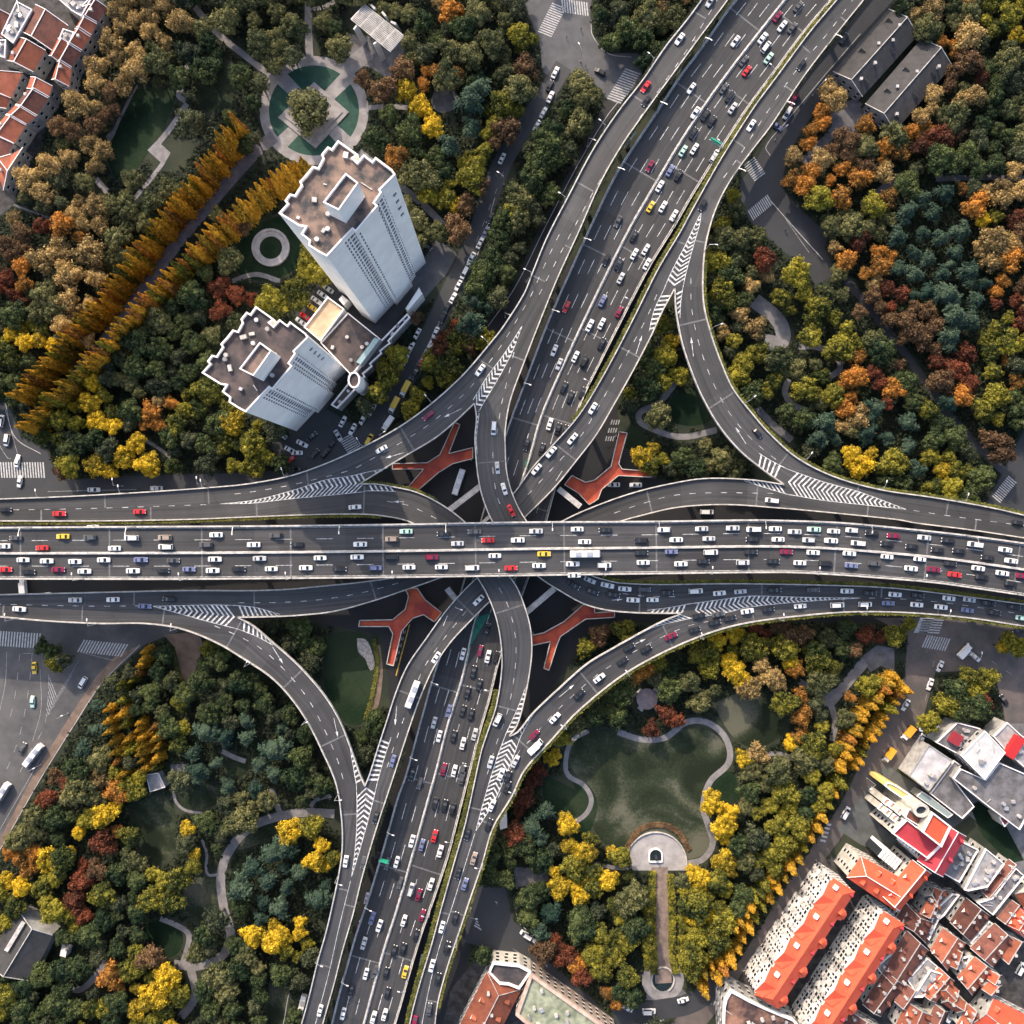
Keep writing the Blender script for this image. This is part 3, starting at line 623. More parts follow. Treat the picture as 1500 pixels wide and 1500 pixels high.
gpoly('service_yard', [(640, 350), (670, 372), (655, 400), (620, 440), (600, 420), (620, 380)], mat('street_paving_pale', None), 0.034)
gpoly('street', [(430, 640), (480, 600), (545, 640), (500, 690), (440, 690), (400, 660), (398, 640)], ASPH_G, 0.036)
# west and south-west crossing
gpoly('street', [(-120, 590), (12, 590), (30, 640), (68, 660), (80, 690), (140, 715), (140, 735), (-120, 735)], ASPH_G, 0.037)
gpoly('street', [(-120, 900), (230, 900), (262, 925), (210, 945), (150, 1000), (110, 1060), (60, 1140), (0, 1245), (-60, 1400), (-200, 1400)], mat('street_worn_grey', (0.060, 0.060, 0.062), .85, rgb2=(.105, .10, .098), scale=.07), 0.038)
# north-east
road([(1330, -90), (1290, 0), (1245, 62), (1195, 125), (1155, 190), (1128, 235), (1118, 270), (1150, 310), (1190, 370), (1210, 410)], 36)
gpoly('street', [(1128, 215), (1150, 240), (1145, 275), (1175, 310), (1215, 345), (1190, 395), (1150, 370), (1100, 325), (1085, 300), (1085, 265)], ASPH_G, 0.039)
gpoly('pavement', [(1225, 80), (1300, -20), (1312, -20), (1240, 90), (1195, 150), (1150, 215), (1130, 225), (1160, 180)], PAVE, 0.045)
path('footpath', [(1258, 148), (1232, 180), (1205, 210), (1175, 240)], 14, PAVE); gpoly('yard', [(1215, 160), (1250, 145), (1270, 170), (1245, 200), (1220, 195)], PAVE, 0.046)
path('footpath', [(1262, 302), (1290, 280), (1320, 258)], 12, PAVE); path('footpath', [(1370, 262), (1440, 260), (1520, 262)], 8, PAVE)
path('footpath', [(1105, 440), (1140, 470), (1145, 500), (1120, 500)], 22, PATHM); path('footpath', [(1170, 508), (1195, 508), (1222, 520), (1230, 540), (1215, 552)], 9, PATHM)
path('footpath', [(1155, 555), (1150, 575), (1160, 592), (1178, 600)], 9, PATHM); path('footpath', [(1102, 590), (1130, 620), (1160, 645)], 10, PAVE)
path('footpath', [(990, 560), (965, 590), (935, 610), (960, 630), (1000, 640), (1050, 630)], 9, PATHM)
gpoly('lawn', [(985, 580), (1020, 570), (1045, 600), (1035, 620), (990, 620), (980, 600)], LAWND, 0.04, curve=True); gpoly('lawn', [(925, 620), (955, 650), (935, 665), (915, 655)], LAWND, 0.04)
gpoly('street', [(1500, 630), (1470, 690), (1440, 745), (1640, 780), (1640, 630)], ASPH_G, 0.038); road([(1240, 410), (1320, 510), (1400, 620), (1470, 690)], 12)
# south-east
gpoly('street_pale_warm', [(1280, 905), (1640, 905), (1640, 1280), (1500, 1280), (1470, 1040), (1455, 980), (1370, 985), (1350, 1060), (1340, 1110), (1280, 1150), (1230, 1230), (1170, 1310), (1090, 1420), (1060, 1470), (1010, 1530), (960, 1530), (1040, 1430), (1075, 1420), (1170, 1270), (1230, 1180), (1290, 1060), (1325, 990), (1330, 930)], mat('street_worn_warm', (0.075, 0.068, 0.066), .85, rgb2=(.13, .105, .095), scale=.09), 0.038)  # paler, warmer paving and concrete than the other streets
road([(700, 1300), (730, 1370), (790, 1420), (860, 1480), (930, 1560)], 34); gpoly('street_junction', [(688, 1300), (740, 1300), (752, 1350), (790, 1378), (770, 1420), (720, 1390), (680, 1380)], ASPH_G, 0.041)
road([(900, 1495), (960, 1480), (1010, 1470), (1060, 1440)], 30)
gpoly('yard', [(1295, 1119), (1345, 1150), (1420, 1195), (1330, 1260), (1262, 1238), (1227, 1215)], mat('yard_asphalt', (0.085, 0.092, 0.092), 0.85, 0.25, 0.12), 0.05)
gpoly('yard', [(1360, 1150), (1440, 1210), (1500, 1290), (1640, 1500), (1640, 1060), (1470, 1060)], PAVE, 0.047)
gpoly('yard', [(1290, 1240), (1640, 1400), (1640, 1640), (1000, 1640), (1090, 1420), (1200, 1260)], mat('alley_paving', (0.045, 0.042, 0.042), 0.9, 0.5, 0.3), 0.030)
gpoly('yard', [(-120, -120), (160, -120), (150, 40), (80, 160), (20, 300), (-120, 420)], mat('alley_paving', None), 0.030)
gpoly('yard', [(700, 1400), (1030, 1640), (620, 1640), (660, 1450)], mat('alley_paving', None), 0.033)
gpoly('garden', [(1420, 1180), (1450, 1165), (1500, 1260), (1480, 1265), (1440, 1225)], LAWND, 0.052)
gpoly('pavement', [(240, 930), (290, 925), (298, 945), (288, 975), (276, 1012), (266, 990), (256, 948)], mat('warm_paving', (0.17, 0.12, 0.09), 0.85, 0.2, 0.3), 0.045)
gpoly('pavement', [(205, 945), (150, 1000), (110, 1060), (60, 1140), (0, 1245), (-2, 1232), (52, 1130), (105, 1045), (140, 992), (170, 960)], mat('warm_paving', None), 0.048)
# park of the round plaza
PARKP = [(388, 165, 0)]
cx, cy, pr = 460, 162, 80
gpoly('plaza', [(cx + pr * math.cos(t / 40 * math.tau), cy + pr * math.sin(t / 40 * math.tau)) for t in range(40)], PLAZA, 0.060)
def sector(a0, a1, r0, r1, inner=None):
    P = [(cx + r1 * math.cos(math.radians(a)), cy + r1 * math.sin(math.radians(a))) for a in np.linspace(a0, a1, 14)]
    am = math.radians((a0 + a1) / 2); P.append((cx + r0 * math.cos(am), cy + r0 * math.sin(am))); return P
SQM = mat('sunken_turf', (0.006, 0.040, 0.026), 0.85, rgb2=(0.012, 0.062, 0.042), scale=0.3)
for a in (0, 90, 180, 270): gpoly('lawn', sector(a - 36, a + 36, 12, 66), SQM, 0.066)
a45 = [(460, 120), (511, 164), (462, 217), (407, 172)]
M = MB(); M.prism([tuple(W(x, y, 0.5))[:2] for x, y in a45], 0.0, 0.5); M.prism([tuple(W(460 + (x - 460) * .82, 166 + (y - 166) * .82, 0.5))[:2] for x, y in a45], 0.5, 0.9); BLOCK.append(a45)
tag(M.build('square_plaza_podium', [PLAZA]), 'raised square stone podium under the single round tree of the ring plaza', 'podium')
path('footpath', [(452, 0), (452, 50), (454, 92)], 11, PATHM); path('footpath', [(455, 14), (475, 10), (490, 2)], 6, PATHM)
path('footpath', [(402, 200), (385, 213), (368, 229), (333, 268), (295, 313), (262, 352), (238, 385), (214, 418), (188, 452), (150, 505), (110, 548)], 19, mat('avenue_paving', (0.125, 0.115, 0.125), 0.85, 0.2, 0.3))
path('footpath', [(505, 105), (540, 75)], 24, PATHM); gpoly('plaza', [(502, 55), (512, 50), (590, 60), (592, 80), (580, 112), (565, 113), (545, 100), (530, 96), (518, 88), (502, 66)], PAVE, 0.062)
path('footpath', [(540, 158), (570, 156), (600, 158)], 7, PATHM); gpoly('plaza', [(640, 125), (662, 130), (668, 155), (645, 165), (632, 150)], PAVE, 0.062, curve=True)
path('footpath', [(285, 10), (320, 50), (372, 92), (400, 115)], 9, PATHM); path('footpath', [(526, 222), (560, 250), (590, 275), (620, 300), (650, 330)], 10, PATHM)
path('footpath', [(275, 95), (268, 125), (262, 140), (272, 148)], 8, PATHM); path('footpath', [(274, 152), (252, 185), (232, 210)], 8, PATHM)
gpoly('terrace', [(216, 220), (230, 206), (250, 224), (240, 242)], PATHM, 0.064); path('footpath', [(238, 240), (215, 270), (196, 292)], 6, PATHM)
gpoly('plaza', [(165, 190), (185, 150), (202, 122), (200, 150), (160, 210), (155, 200)], PAVE, 0.06); path('footpath', [(140, 262), (158, 282)], 9, PATHM)
gpoly('lawn', [(200, 130), (262, 130), (240, 190), (200, 250), (170, 265), (155, 230), (175, 180)], LAWND, 0.05); gpoly('lawn', [(290, 120), (330, 85), (345, 110), (340, 150), (310, 165), (290, 150)], LAWN, 0.05, curve=True)
gpoly('lawn', [(370, 330), (430, 320), (440, 380), (400, 410), (350, 400), (345, 370)], LAWND, 0.05, curve=True); path('footpath', [(340, 412), (375, 402), (410, 412)], 7, PATHM)
path('footpath', [(205, 640), (230, 655), (250, 670)], 5, PATHM); path('footpath', [(20, 300), (100, 330)], 3, PAVE)
# south-west park
lawnL = lambda pts, m=LAWN: gpoly('lawn', pts, m, 0.05, curve=True)
lawnL([(190, 1180), (240, 1165), (258, 1200), (250, 1260), (215, 1262), (200, 1230)]); lawnL([(265, 1160), (300, 1150), (330, 1160), (300, 1185), (265, 1180)], LAWN); lawnL([(305, 1280), (320, 1270), (318, 1320), (300, 1350), (268, 1335), (275, 1295)]); lawnL([(210, 1355), (245, 1345), (268, 1370), (255, 1400), (215, 1395)], LAWND)
lawnL([(335, 1105), (360, 1108), (358, 1135), (330, 1130)]); lawnL([(480, 930), (515, 925), (545, 940), (548, 1000), (530, 1060), (495, 1050), (475, 1000)], LAWND); lawnL([(360, 1225), (400, 1200), (440, 1198), (420, 1215), (350, 1245)]); lawnL([(395, 1440), (420, 1450), (415, 1510), (395, 1510)], LAWN)
path('footpath', [(490, 1192), (450, 1190), (412, 1195), (370, 1210), (340, 1240), (324, 1280), (328, 1330), (338, 1370), (325, 1400), (290, 1415), (255, 1412)], 13, PATHM)
path('footpath', [(398, 1155), (405, 1178), (412, 1195)], 8, PATHM); path('footpath', [(255, 1145), (256, 1170), (270, 1186), (296, 1191)], 4, PATHM); path('footpath', [(296, 1230), (303, 1250), (304, 1280), (320, 1281)], 4, PATHM)
path('footpath', [(235, 1345), (262, 1357), (277, 1370), (268, 1410)], 8, PATHM); path('footpath', [(280, 1420), (286, 1460), (265, 1490)], 12, PATHM); path('footpath', [(90, 1440), (115, 1450), (140, 1430), (155, 1405)], 9, PATHM); path('footpath', [(485, 1165), (462, 1172), (455, 1182)], 6, PATHM)
path('footpath', [(552, 945), (556, 985), (548, 1040), (535, 1065)], 10, mat('warm_paving', None)); path('footpath', [(325, 1100), (345, 1110), (360, 1115)], 7, PATHM); path('footpath', [(250, 1125), (275, 1125)], 12, PAVE)
# south-east park
lawnL([(850, 1075), (885, 1068), (925, 1080), (965, 1088), (1000, 1068), (1035, 1068), (1063, 1095), (1060, 1120), (1030, 1155), (1033, 1200), (1040, 1240), (1012, 1258), (915, 1255), (870, 1215), (865, 1165), (838, 1125), (835, 1095)])
lawnL([(1045, 1030), (1090, 1015), (1150, 1035), (1150, 1070), (1110, 1095), (1080, 1085), (1060, 1060)]); lawnL([(838, 1145), (862, 1150), (875, 1185), (850, 1235), (840, 1215), (850, 1180)], LAWND); lawnL([(795, 1135), (830, 1150), (855, 1175), (830, 1200), (800, 1180)], LAWND)
gpoly('lawn', [(1050, 1130), (1075, 1130), (1085, 1170), (1060, 1180), (1040, 1160)], LAWND, 0.052)
path('footpath', [(862, 1070), (838, 1085), (829, 1112), (832, 1135), (855, 1150), (866, 1170), (860, 1190), (840, 1206)], 7, PATHM)
path('footpath', [(905, 1072), (940, 1083), (975, 1080), (1005, 1058), (1035, 1058), (1062, 1080), (1068, 1115), (1040, 1145), (1030, 1180), (1036, 1205), (1044, 1235), (1030, 1258), (1005, 1265)], 9, PATHM)
path('footpath', [(1120, 1105), (1140, 1104), (1165, 1112)], 7, PATHM); path('footpath', [(1170, 998), (1195, 1012), (1215, 1030), (1223, 1060), (1218, 1085)], 9, PATHM)
gpoly('footpath', [(1198, 1018), (1225, 1008), (1262, 962), (1272, 975), (1232, 1022), (1220, 1036), (1208, 1034)], PATHM, 0.070); gpoly('plaza', [(1262, 962), (1285, 945), (1310, 950), (1310, 985), (1290, 975), (1275, 985)], PAVE, 0.061)
gpoly('plaza', [(961 + 45 * math.cos(math.radians(t)), 1265 - 46 * math.sin(math.radians(t))) for t in range(-8, 189, 7)] + [(916, 1275), (1005, 1275)], mat('plaza_pale', (0.33, 0.31, 0.30), 0.8, 0.15, 0.25), 0.072)
path('footpath', [(966, 1270), (968, 1340), (970, 1400), (972, 1440)], 24, mat('axis_paving', (0.20, 0.15, 0.125), .85, .25, .3))
gpoly('plaza', [(971 + 31 * math.cos(t / 24 * math.tau), 1435 + 31 * math.sin(t / 24 * math.tau)) for t in range(24)], PLAZA, 0.074); gpoly('plaza', [(955, 1430), (985, 1430), (1005, 1455), (985, 1465), (945, 1465)], PAVE, 0.071)
WATER = mat('pond_water', (0.012, 0.02, 0.018), 0.12, spec=0.6)
gpoly('pond', [(971 + 15 * math.cos(t / 20 * math.tau), 1435 + 17 * math.sin(t / 20 * math.tau)) for t in range(20)], WATER, 0.080)
gpoly('flower_bed', [(957, 1275), (966, 1275), (966, 1320), (957, 1320)], mat('flower_bed_soil', (0.16, 0.06, 0.03), 0.9, 0.4, 0.8), 0.080); gpoly('pool', [(958, 1335), (971, 1335), (973, 1384), (959, 1384)], WATER, 0.080)
path('footpath', [(870, 1265), (895, 1270), (918, 1272)], 6, PATHM); gpoly('plaza', [(752, 1270), (800, 1272), (805, 1290), (756, 1300)], PAVE, 0.06)
gpoly('terrace', [(523, 935), (536, 937), (545, 955), (549, 975), (543, 982), (535, 965), (525, 955)], mat('pale_rock_paving', (0.34, 0.30, 0.27), 0.9, 0.3, 0.8), 0.06, curve=True)
# street paint
M = MB()
def crosswalk(ax, ay, bx, by, wx, wy, n, zf=zg, dz=0.075):
    """n bars; the row runs from a to b, each bar is the vector w (px)"""
    for i in range(n):
        t = i / n; t2 = (i + 0.5) / n; x0, y0 = ax + (bx - ax) * t, ay + (by - ay) * t; x1, y1 = ax + (bx - ax) * t2, ay + (by - ay) * t2
        M.face([W(x0, y0) + Vector((0, 0, dz)), W(x0 + wx, y0 + wy) + Vector((0, 0, dz)), W(x1 + wx, y1 + wy) + Vector((0, 0, dz)), W(x1, y1) + Vector((0, 0, dz))])
crosswalk(809, 4, 787, 48, 20, 8, 14); crosswalk(822, -2, 862, 4, 2, 20, 11); crosswalk(916, 100, 888, 146, 22, 8, 14)
crosswalk(1105, 230, 1122, 255, -16, 12, 9); crosswalk(1124, 285, 1094, 310, 8, 14, 12); crosswalk(0, 677, 66, 677, 2, 23, 17); crosswalk(-20, 923, 62, 928, -2, 22, 20)
crosswalk(123, 937, 190, 944, -10, 18, 16); crosswalk(1477, 697, 1452, 728, 12, 10, 12); crosswalk(1348, 905, 1388, 905, -10, 22, 1); crosswalk(1352, 906, 1345, 928, 30, 2, 6); crosswalk(1358, 930, 1394, 936, -8, 18, 10)
crosswalk(709, 1310, 694, 1358, 20, 12, 14); crosswalk(1018, 1458, 1048, 1474, 5, -14, 8); crosswalk(965, 1484, 940, 1500, 8, 10, 8); crosswalk(1210, 1205, 1200, 1235, 8, 2, 5); crosswalk(497, 645, 512, 668, 18, -10, 8)
tag(M.build('crosswalk_marking', [mat('crosswalk_paint', (0.42, 0.42, 0.42), 0.7, 0.25, 1.0)]), None, None, None, 'structure')
M = MB(); g1 = [(0, 0)]
for P in ([(48, 950), (42, 1010), (28, 1080), (5, 1140)], [(30, 950), (22, 1020), (10, 1070)], [(72, 985), (66, 1060), (45, 1100), (20, 1150)]): dline(M, catmull(P), zg, (3, 4), 0.18, 0.08)
for P in ([(10, 955), (8, 1000), (0, 1040)], [(117, 955), (168, 968)], [(59, 980), (60, 1040), (48, 1085)], [(33, 957), (49, 957)], [(0, 1215), (60, 1110)], [(1150, 320), (1185, 370)], [(70, 720), (200, 717)], [(8, 600), (30, 680)], [(-2, 650), (12, 672), (16, 672)]): dline(M, catmull(P), zg, None, 0.18, 0.08)
for P in ([(740, 245), (715, 310), (690, 372), (640, 480), (590, 570)], [(870, 220), (835, 290), (800, 360), (770, 415)], [(1260, 60), (1200, 140)], [(1300, 1010), (1240, 1150), (1150, 1300), (1070, 1420)], [(1425, 950), (1500, 1000)], [(745, 1385), (880, 1480)], [(1370, 960), (1350, 1050)]): dline(M, catmull(P), zg, (2.5, 4), 0.14, 0.08)
hatch(M, [(71, 985), (71, 1010), (67, 1050)], [(118, 962), (100, 1000), (70, 1050)], zg, 0, pitch=1.9, wd=0.6, ctr=[(85, 1000), (84, 1018), (68, 1050)], dz=0.08)
tag(M.build('street_marking', [PAINTW]), None, None, None, 'structure')
M = MB(); strip(M, [(670, 935), (650, 985), (640, 1010)], zg, -.2, .2, .08); strip(M, [(600, 915), (588, 960), (580, 990)], zg, -.2, .2, .08)
tag(M.build('yellow_street_line', [YPAINT]), None, None, None, 'structure')
M = MB()
for x, y in ((575, 925), (582, 928)):
    for k in range(5): crosswalk(x + 6 - k * 3, y - 5 + k * 10, x + 14 - k * 3, y - 5 + k * 10, -1, 5, 3)
for k in range(3): crosswalk(896 - k * 4, 615 + k * 12, 910 - k * 4, 615 + k * 12, -2, 7, 4)
tag(M.build('street_marking', [PAINTW]), None, None, None, 'structure')
# kerbs along the larger lawns and streets
M = MB()
for P in ([(866, 30), (868, 52), (890, 78), (925, 84)], [(905, 150), (888, 172), (850, 235), (800, 330), (755, 420), (715, 478)], [(725, 290), (700, 372), (660, 440), (640, 480), (614, 530)], [(8, 590), (22, 640), (60, 665)], [(205, 945), (150, 1000), (110, 1060), (60, 1140), (0, 1245)], [(1128, 228), (1122, 215), (1150, 180), (1200, 120), (1260, 50)], [(1125, 640 - 350), (1160, 330), (1205, 380)], [(757, 1300), (760, 1350), (795, 1375)], [(480, 1480 - 90), (430, 1440), (415, 1500)]):
    strip(M, catmull(P), zg, -0.15, 0.15, 0.0, 0, 0.16)
tag(M.build('kerb', [mat('kerb_stone', (0.36, 0.35, 0.34), 0.8, 0.2, 0.5)]), None, None, None, 'structure')

# ---------------------------------------------------------------- red footbridges
M_ = [[(1110,935),(1140,945),(1078,1105),(1210,1072),(1210,1132),(1100,1160),(1020,1210),(905,1310),(850,1295),(940,1190),(770,1190),(770,1160),(960,1155),(1030,1110)],
      [(625,985),(668,992),(622,1160),(640,1190),(805,1202),(800,1234),(620,1225),(530,1300),(508,1355),(460,1385),(400,1320),(325,1275),(365,1225),(440,1262),(490,1250),(580,1175)],
      [(840,455),(905,455),(950,520),(1040,590),(1000,640),(940,600),(880,620),(820,690),(775,880),(738,870),(772,705),(750,665),(585,665),(590,632),(770,628),(840,570),(858,500)],
      [(140,715),(210,700),(320,640),(430,545),(490,555),(490,590),(600,583),(600,614),(440,625),(303,720),(285,762),(240,905),(212,895),(248,748),(150,768)]]
for (ox, oy), P, nm in zip(((370, 370), (740, 370), (370, 740), (740, 740)), M_, ('north-west', 'north-east', 'south-west', 'south-east')):
    P = T(ox, oy, P); z = 6.2; c = W(sum(p[0] for p in P) / len(P), sum(p[1] for p in P) / len(P), z); root = empty('footbridge', (c.x, c.y, 0))
    tag(root, 'branching red footbridge with pale railings in the ' + nm + ' corner under the ramps', 'footbridge', 'red footbridges under the interchange')
    q = [W(x, y, z) - Vector((c.x, c.y, 0)) for x, y in P]; m = MB(); m.prism([(v.x, v.y) for v in q], z - 0.7, z, bot=True); m.build('walkway_deck', [REDP], root)
    m = MB()
    for i in range(len(q)): m.bar(q[i] + Vector((0, 0, .55)), q[(i + 1) % len(q)] + Vector((0, 0, .55)), 0.28, 1.1)
    m.build('railing', [BARR], root)
    for i in range(0, len(q), 4):
        v = q[i] * 0.93; m = MB(); m.cyl(v.x, v.y, 0, z - 0.7, .45, .45, 10, cap=False); m.build('pier', [CONC], root)

# ---------------------------------------------------------------- buildings
def facade_windows(root, P, h0, h1, floors, spacing=3.4, ww=1.3, wh=1.5, maxn=100, only=None, frame=False, skip=None):
    """P: world polygon relative to root; windows on walls that face the crossing"""
    root_xy = Vector((root.location.x, root.location.y)); n = len(P); lst = []
    a = sum(P[i][0] * P[(i + 1) % n][1] - P[(i + 1) % n][0] * P[i][1] for i in range(n))
    if a < 0: P = P[::-1]
    for i in range(n):
        p, q = Vector(P[i]), Vector(P[(i + 1) % n]); d = q - p; L = d.length
        if L < 2.6: continue
        d /= L; nrm = Vector((d.y, -d.x)); mid = (p + q) / 2 + root_xy
        if nrm.dot(-mid) < 0.12 * mid.length and only is None: continue
        k = max(1, int(L / spacing)); dh = (h1 - h0) / floors
        for j in range(k):
            if skip and skip(j, k): continue
            t = (j + 0.5) * L / k
            for f in range(floors):
                if spacing < 2 and R.random() < .22: continue
                lst.append((p + d * (t + R.uniform(-.06, .06) * spacing), d, nrm, h0 + dh * (f + 0.5)))
    lst.sort(key=lambda e: -e[3])
    def wbox(M, e):
        c, d, nrm, z = e; w2 = ww * (.5 if spacing > 2 else R.uniform(.28, .75)); a, b = c - d * w2, c + d * w2
        o = nrm * 0.06; V = [(a.x, a.y, z - wh/2), (b.x, b.y, z - wh/2), (b.x, b.y, z + wh/2), (a.x, a.y, z + wh/2)]
        M.face([(x + o.x, y + o.y, zz) for x, y, zz in V], 0)
        s0 = nrm * 0.02; s1 = nrm * 0.22   # sill
        M.face([(a.x + s0.x, a.y + s0.y, z - wh/2 - .05), (a.x + s1.x, a.y + s1.y, z - wh/2 - .05), (b.x + s1.x, b.y + s1.y, z - wh/2 - .05), (b.x + s0.x, b.y + s0.y, z - wh/2 - .05)][::-1], 1)
    for e in lst[:maxn]:
        M = MB(); wbox(M, e); M.build('window', [GLASS, WHITE2], root)
    if len(lst) > maxn:
        M = MB()
        for e in lst[maxn:]: wbox(M, e)
        tag(M.build('further_window', [GLASS, WHITE2], root), None, None, None, 'stuff')

def cpoly(pts): return (sum(p[0] for p in pts) / len(pts), sum(p[1] for p in pts) / len(pts))
def shrink(P, d):
    """inset a polygon (world xy) by d, mitred"""
    n = len(P); a = sum(P[i][0] * P[(i + 1) % n][1] - P[(i + 1) % n][0] * P[i][1] for i in range(n)); s = 1 if a > 0 else -1; out = []
    for i in range(n):
        p0, p1, p2 = Vector(P[i-1][:2]), Vector(P[i][:2]), Vector(P[(i + 1) % n][:2]); d1 = (p1 - p0).normalized(); d2 = (p2 - p1).normalized()
        n1 = Vector((-d1.y, d1.x)) * s; n2 = Vector((-d2.y, d2.x)) * s; b = n1 + n2
        if b.length < 0.2: b = n1
        b.normalize(); out.append(tuple(p1 + b * (d / max(0.5, b.dot(n1)))))
    return out
def flat(name, label, cat, pts, h, wall=None, roof=None, par=0.9, pw=0.35, parm=None, floors=0, group=None, sp=3.4, ww=1.3, wh=1.5, junk=0, world=None, maxn=100):
    """flat-roofed block; pts = roof outline in photo px at height h"""
    P = world if world else [tuple(W(x, y, h))[:2] for x, y in pts]
    if not world: BLOCK.append([((p[0]) / S + 750, 750 - p[1] / S) for p in P]); BLOCK.append(pts)
    c = cpoly(P); root = empty(name, (c[0], c[1], 0)); tag(root, label, cat, group); q = [(x - c[0], y - c[1]) for x, y in P]
    m = MB(); m.prism(q, 0, h, top=False); m.build('wall', [wall or WHITE], root)
    m = MB(); m.prism(shrink(q, pw * 0.5), h - 0.3, h, side=False); m.build('roof', [roof or ROOFD], root)
    if par:
        i_ = shrink(q, pw); m = MB(); n = len(q); o_ = shrink(q, -0.06)
        for i in range(n):
            j = (i + 1) % n
            for A, B in ((o_, o_), (i_, i_)):
                f = [(A[i][0], A[i][1], h - .25), (A[j][0], A[j][1], h - .25), (A[j][0], A[j][1], h + par), (A[i][0], A[i][1], h + par)]; m.face(f)
            m.face([(o_[i][0], o_[i][1], h + par), (o_[j][0], o_[j][1], h + par), (i_[j][0], i_[j][1], h + par), (i_[i][0], i_[i][1], h + par)])
        m.build('parapet', [parm or WHITE2], root)
    if floors: facade_windows(root, q, 1.0, h - 0.6, floors, sp, ww, wh, maxn)
    if junk:
        xs = [p[0] for p in q]; ys = [p[1] for p in q]; k = 0; tries = 0; ins = shrink(q, 2.0)
        while k < junk and tries < 300:
            tries += 1; x, y = R.uniform(min(xs), max(xs)), R.uniform(min(ys), max(ys))
            if not inside(x, y, ins): continue
            m = MB(); t = R.random()
            if t < .5: m.box(x, y, h, R.uniform(.8, 2.2), R.uniform(.8, 1.8), R.uniform(.6, 1.6), R.random() * 3)
            elif t < .8: m.cyl(x, y, h, h + 1.2, .7, .7, 12)
            else: m.bar((x, y, h + .3), (x + R.uniform(-5, 5), y + R.uniform(-5, 5), h + .3), .25, .25)
            m.build(['roof_unit', 'water_tank', 'roof_pipe'][0 if t < .5 else 1 if t < .8 else 2], [R.choice([METAL, CONC, ROOFL, BARR])], root); k += 1
    return root, q
def inside(x, y, P):
    c = False; n = len(P); j = n - 1
    for i in range(n):
        if (P[i][1] > y) != (P[j][1] > y) and x < (P[j][0] - P[i][0]) * (y - P[i][1]) / (P[j][1] - P[i][1]) + P[i][0]: c = not c
        j = i
    return c

# white twin towers
def Z(ox, oy, k, pts): return [(ox + x * k, oy + y * k) for x, y in pts]
TW = [(110,690),(180,612),(158,590),(200,532),(240,543),(292,462),(276,436),(330,378),(385,308),(428,322),(468,246),(455,215),(508,150),(540,168),(590,100),(752,215),(712,245),(745,275),(800,215),(868,268),(893,235),(1030,338),(1055,375),(930,500),(943,520),(885,605),(912,630),(736,840),(708,820),(620,910),(500,1040),(425,1000),(350,950),(356,910),(290,858),(325,800),(272,792)]
TWpx = Z(390, 190, 0.18, TW); HT = 88.0
P1 = [tuple(W(x, y, HT))[:2] for x, y in TWpx]
def tower(world, h, floors, label, dark):
    BLOCK.append([(p[0] / S + 750, 750 - p[1] / S) for p in world]); k_ = 1 - h / H; BLOCK.append([(p[0] / S / k_ + 750, 750 - p[1] / S / k_) for p in world])
    root, q = flat('tower_block', label, 'tower', None, h, WHITE, ROOFD if not dark else ROOFK, 1.2, 0.45, world=world, junk=14, group='white tower blocks beside the round plaza')
    # window strips on the two broad walls that look towards the crossing
    A = Vector(q[22]); Bv = Vector(q[30]); d = (Bv - A); L = d.length; d.normalize(); nrm = Vector((d.y, -d.x));
    if nrm.dot(-(Vector((root.location.x, root.location.y)))) < 0: nrm = -nrm
    lst = []
    fh = (h - 6) / floors
    def walloff(t):   # true wall line position along d
        best = None; p = A + d * t - nrm * 30; n = len(q)
        for i in range(n):
            a, b = Vector(q[i]), Vector(q[(i + 1) % n]); e = b - a; den = nrm.x * (-e.y) + nrm.y * e.x
            if abs(den) < 1e-6: continue
            w_ = a - p; s = (w_.x * (-e.y) + w_.y * e.x) / den; u = (nrm.x * w_.y - nrm.y * w_.x) / den
            if 0 <= u <= 1 and s > 0 and (best is None or s > best): best = s
        return p + nrm * best if best else None
    for f in range(floors):
        z = 5 + fh * (f + .5)
        for t, w_ in ((.21, .6), (.25, 1.3), (.30, .6), (.335, .6), (.62, .6), (.655, .6), (.69, 1.3), (.735, .7), (.775, .6)): lst.append((t * L, z, w_))
    for f in (floors - 3, floors - 5, floors - 7, floors - 9): lst.append((0.075 * L, 5 + fh * f, 1.6))
    lst.sort(key=lambda e: -e[1])
    def wf(m, e):
        t, z, w_ = e; c = walloff(t)
        if c is None: return
        c = c + nrm * .06; a, b = c - d * w_/2, c + d * w_/2; m.face([(a.x, a.y, z - .8), (b.x, b.y, z - .8), (b.x, b.y, z + .4), (a.x, a.y, z + .4)], 0)
        a2, b2 = a + nrm * .3, b + nrm * .3; m.face([(a.x, a.y, z - .85), (a2.x, a2.y, z - .85), (b2.x, b2.y, z - .85), (b.x, b.y, z - .85)], 1)
    for e in lst[:100]:
        m = MB(); wf(m, e)
        if m.f: m.build('window', [GLASS, WHITE2], root)
    m = MB(); [wf(m, e) for e in lst[100:]]; tag(m.build('further_window', [GLASS, WHITE2], root), None, None, None, 'stuff')
    # recessed service strips with balconies
    return root, q, d, nrm, A, L
r1, q1, d1, n1, A1, L1 = tower(P1, HT, 28, 'tallest white tower block with a stepped outline and brown flat roof', False)
PH = [tuple(W(x, y, HT + 11))[:2] for x, y in Z(390, 190, .18, [(460, 590), (645, 350), (750, 430), (590, 655)])]
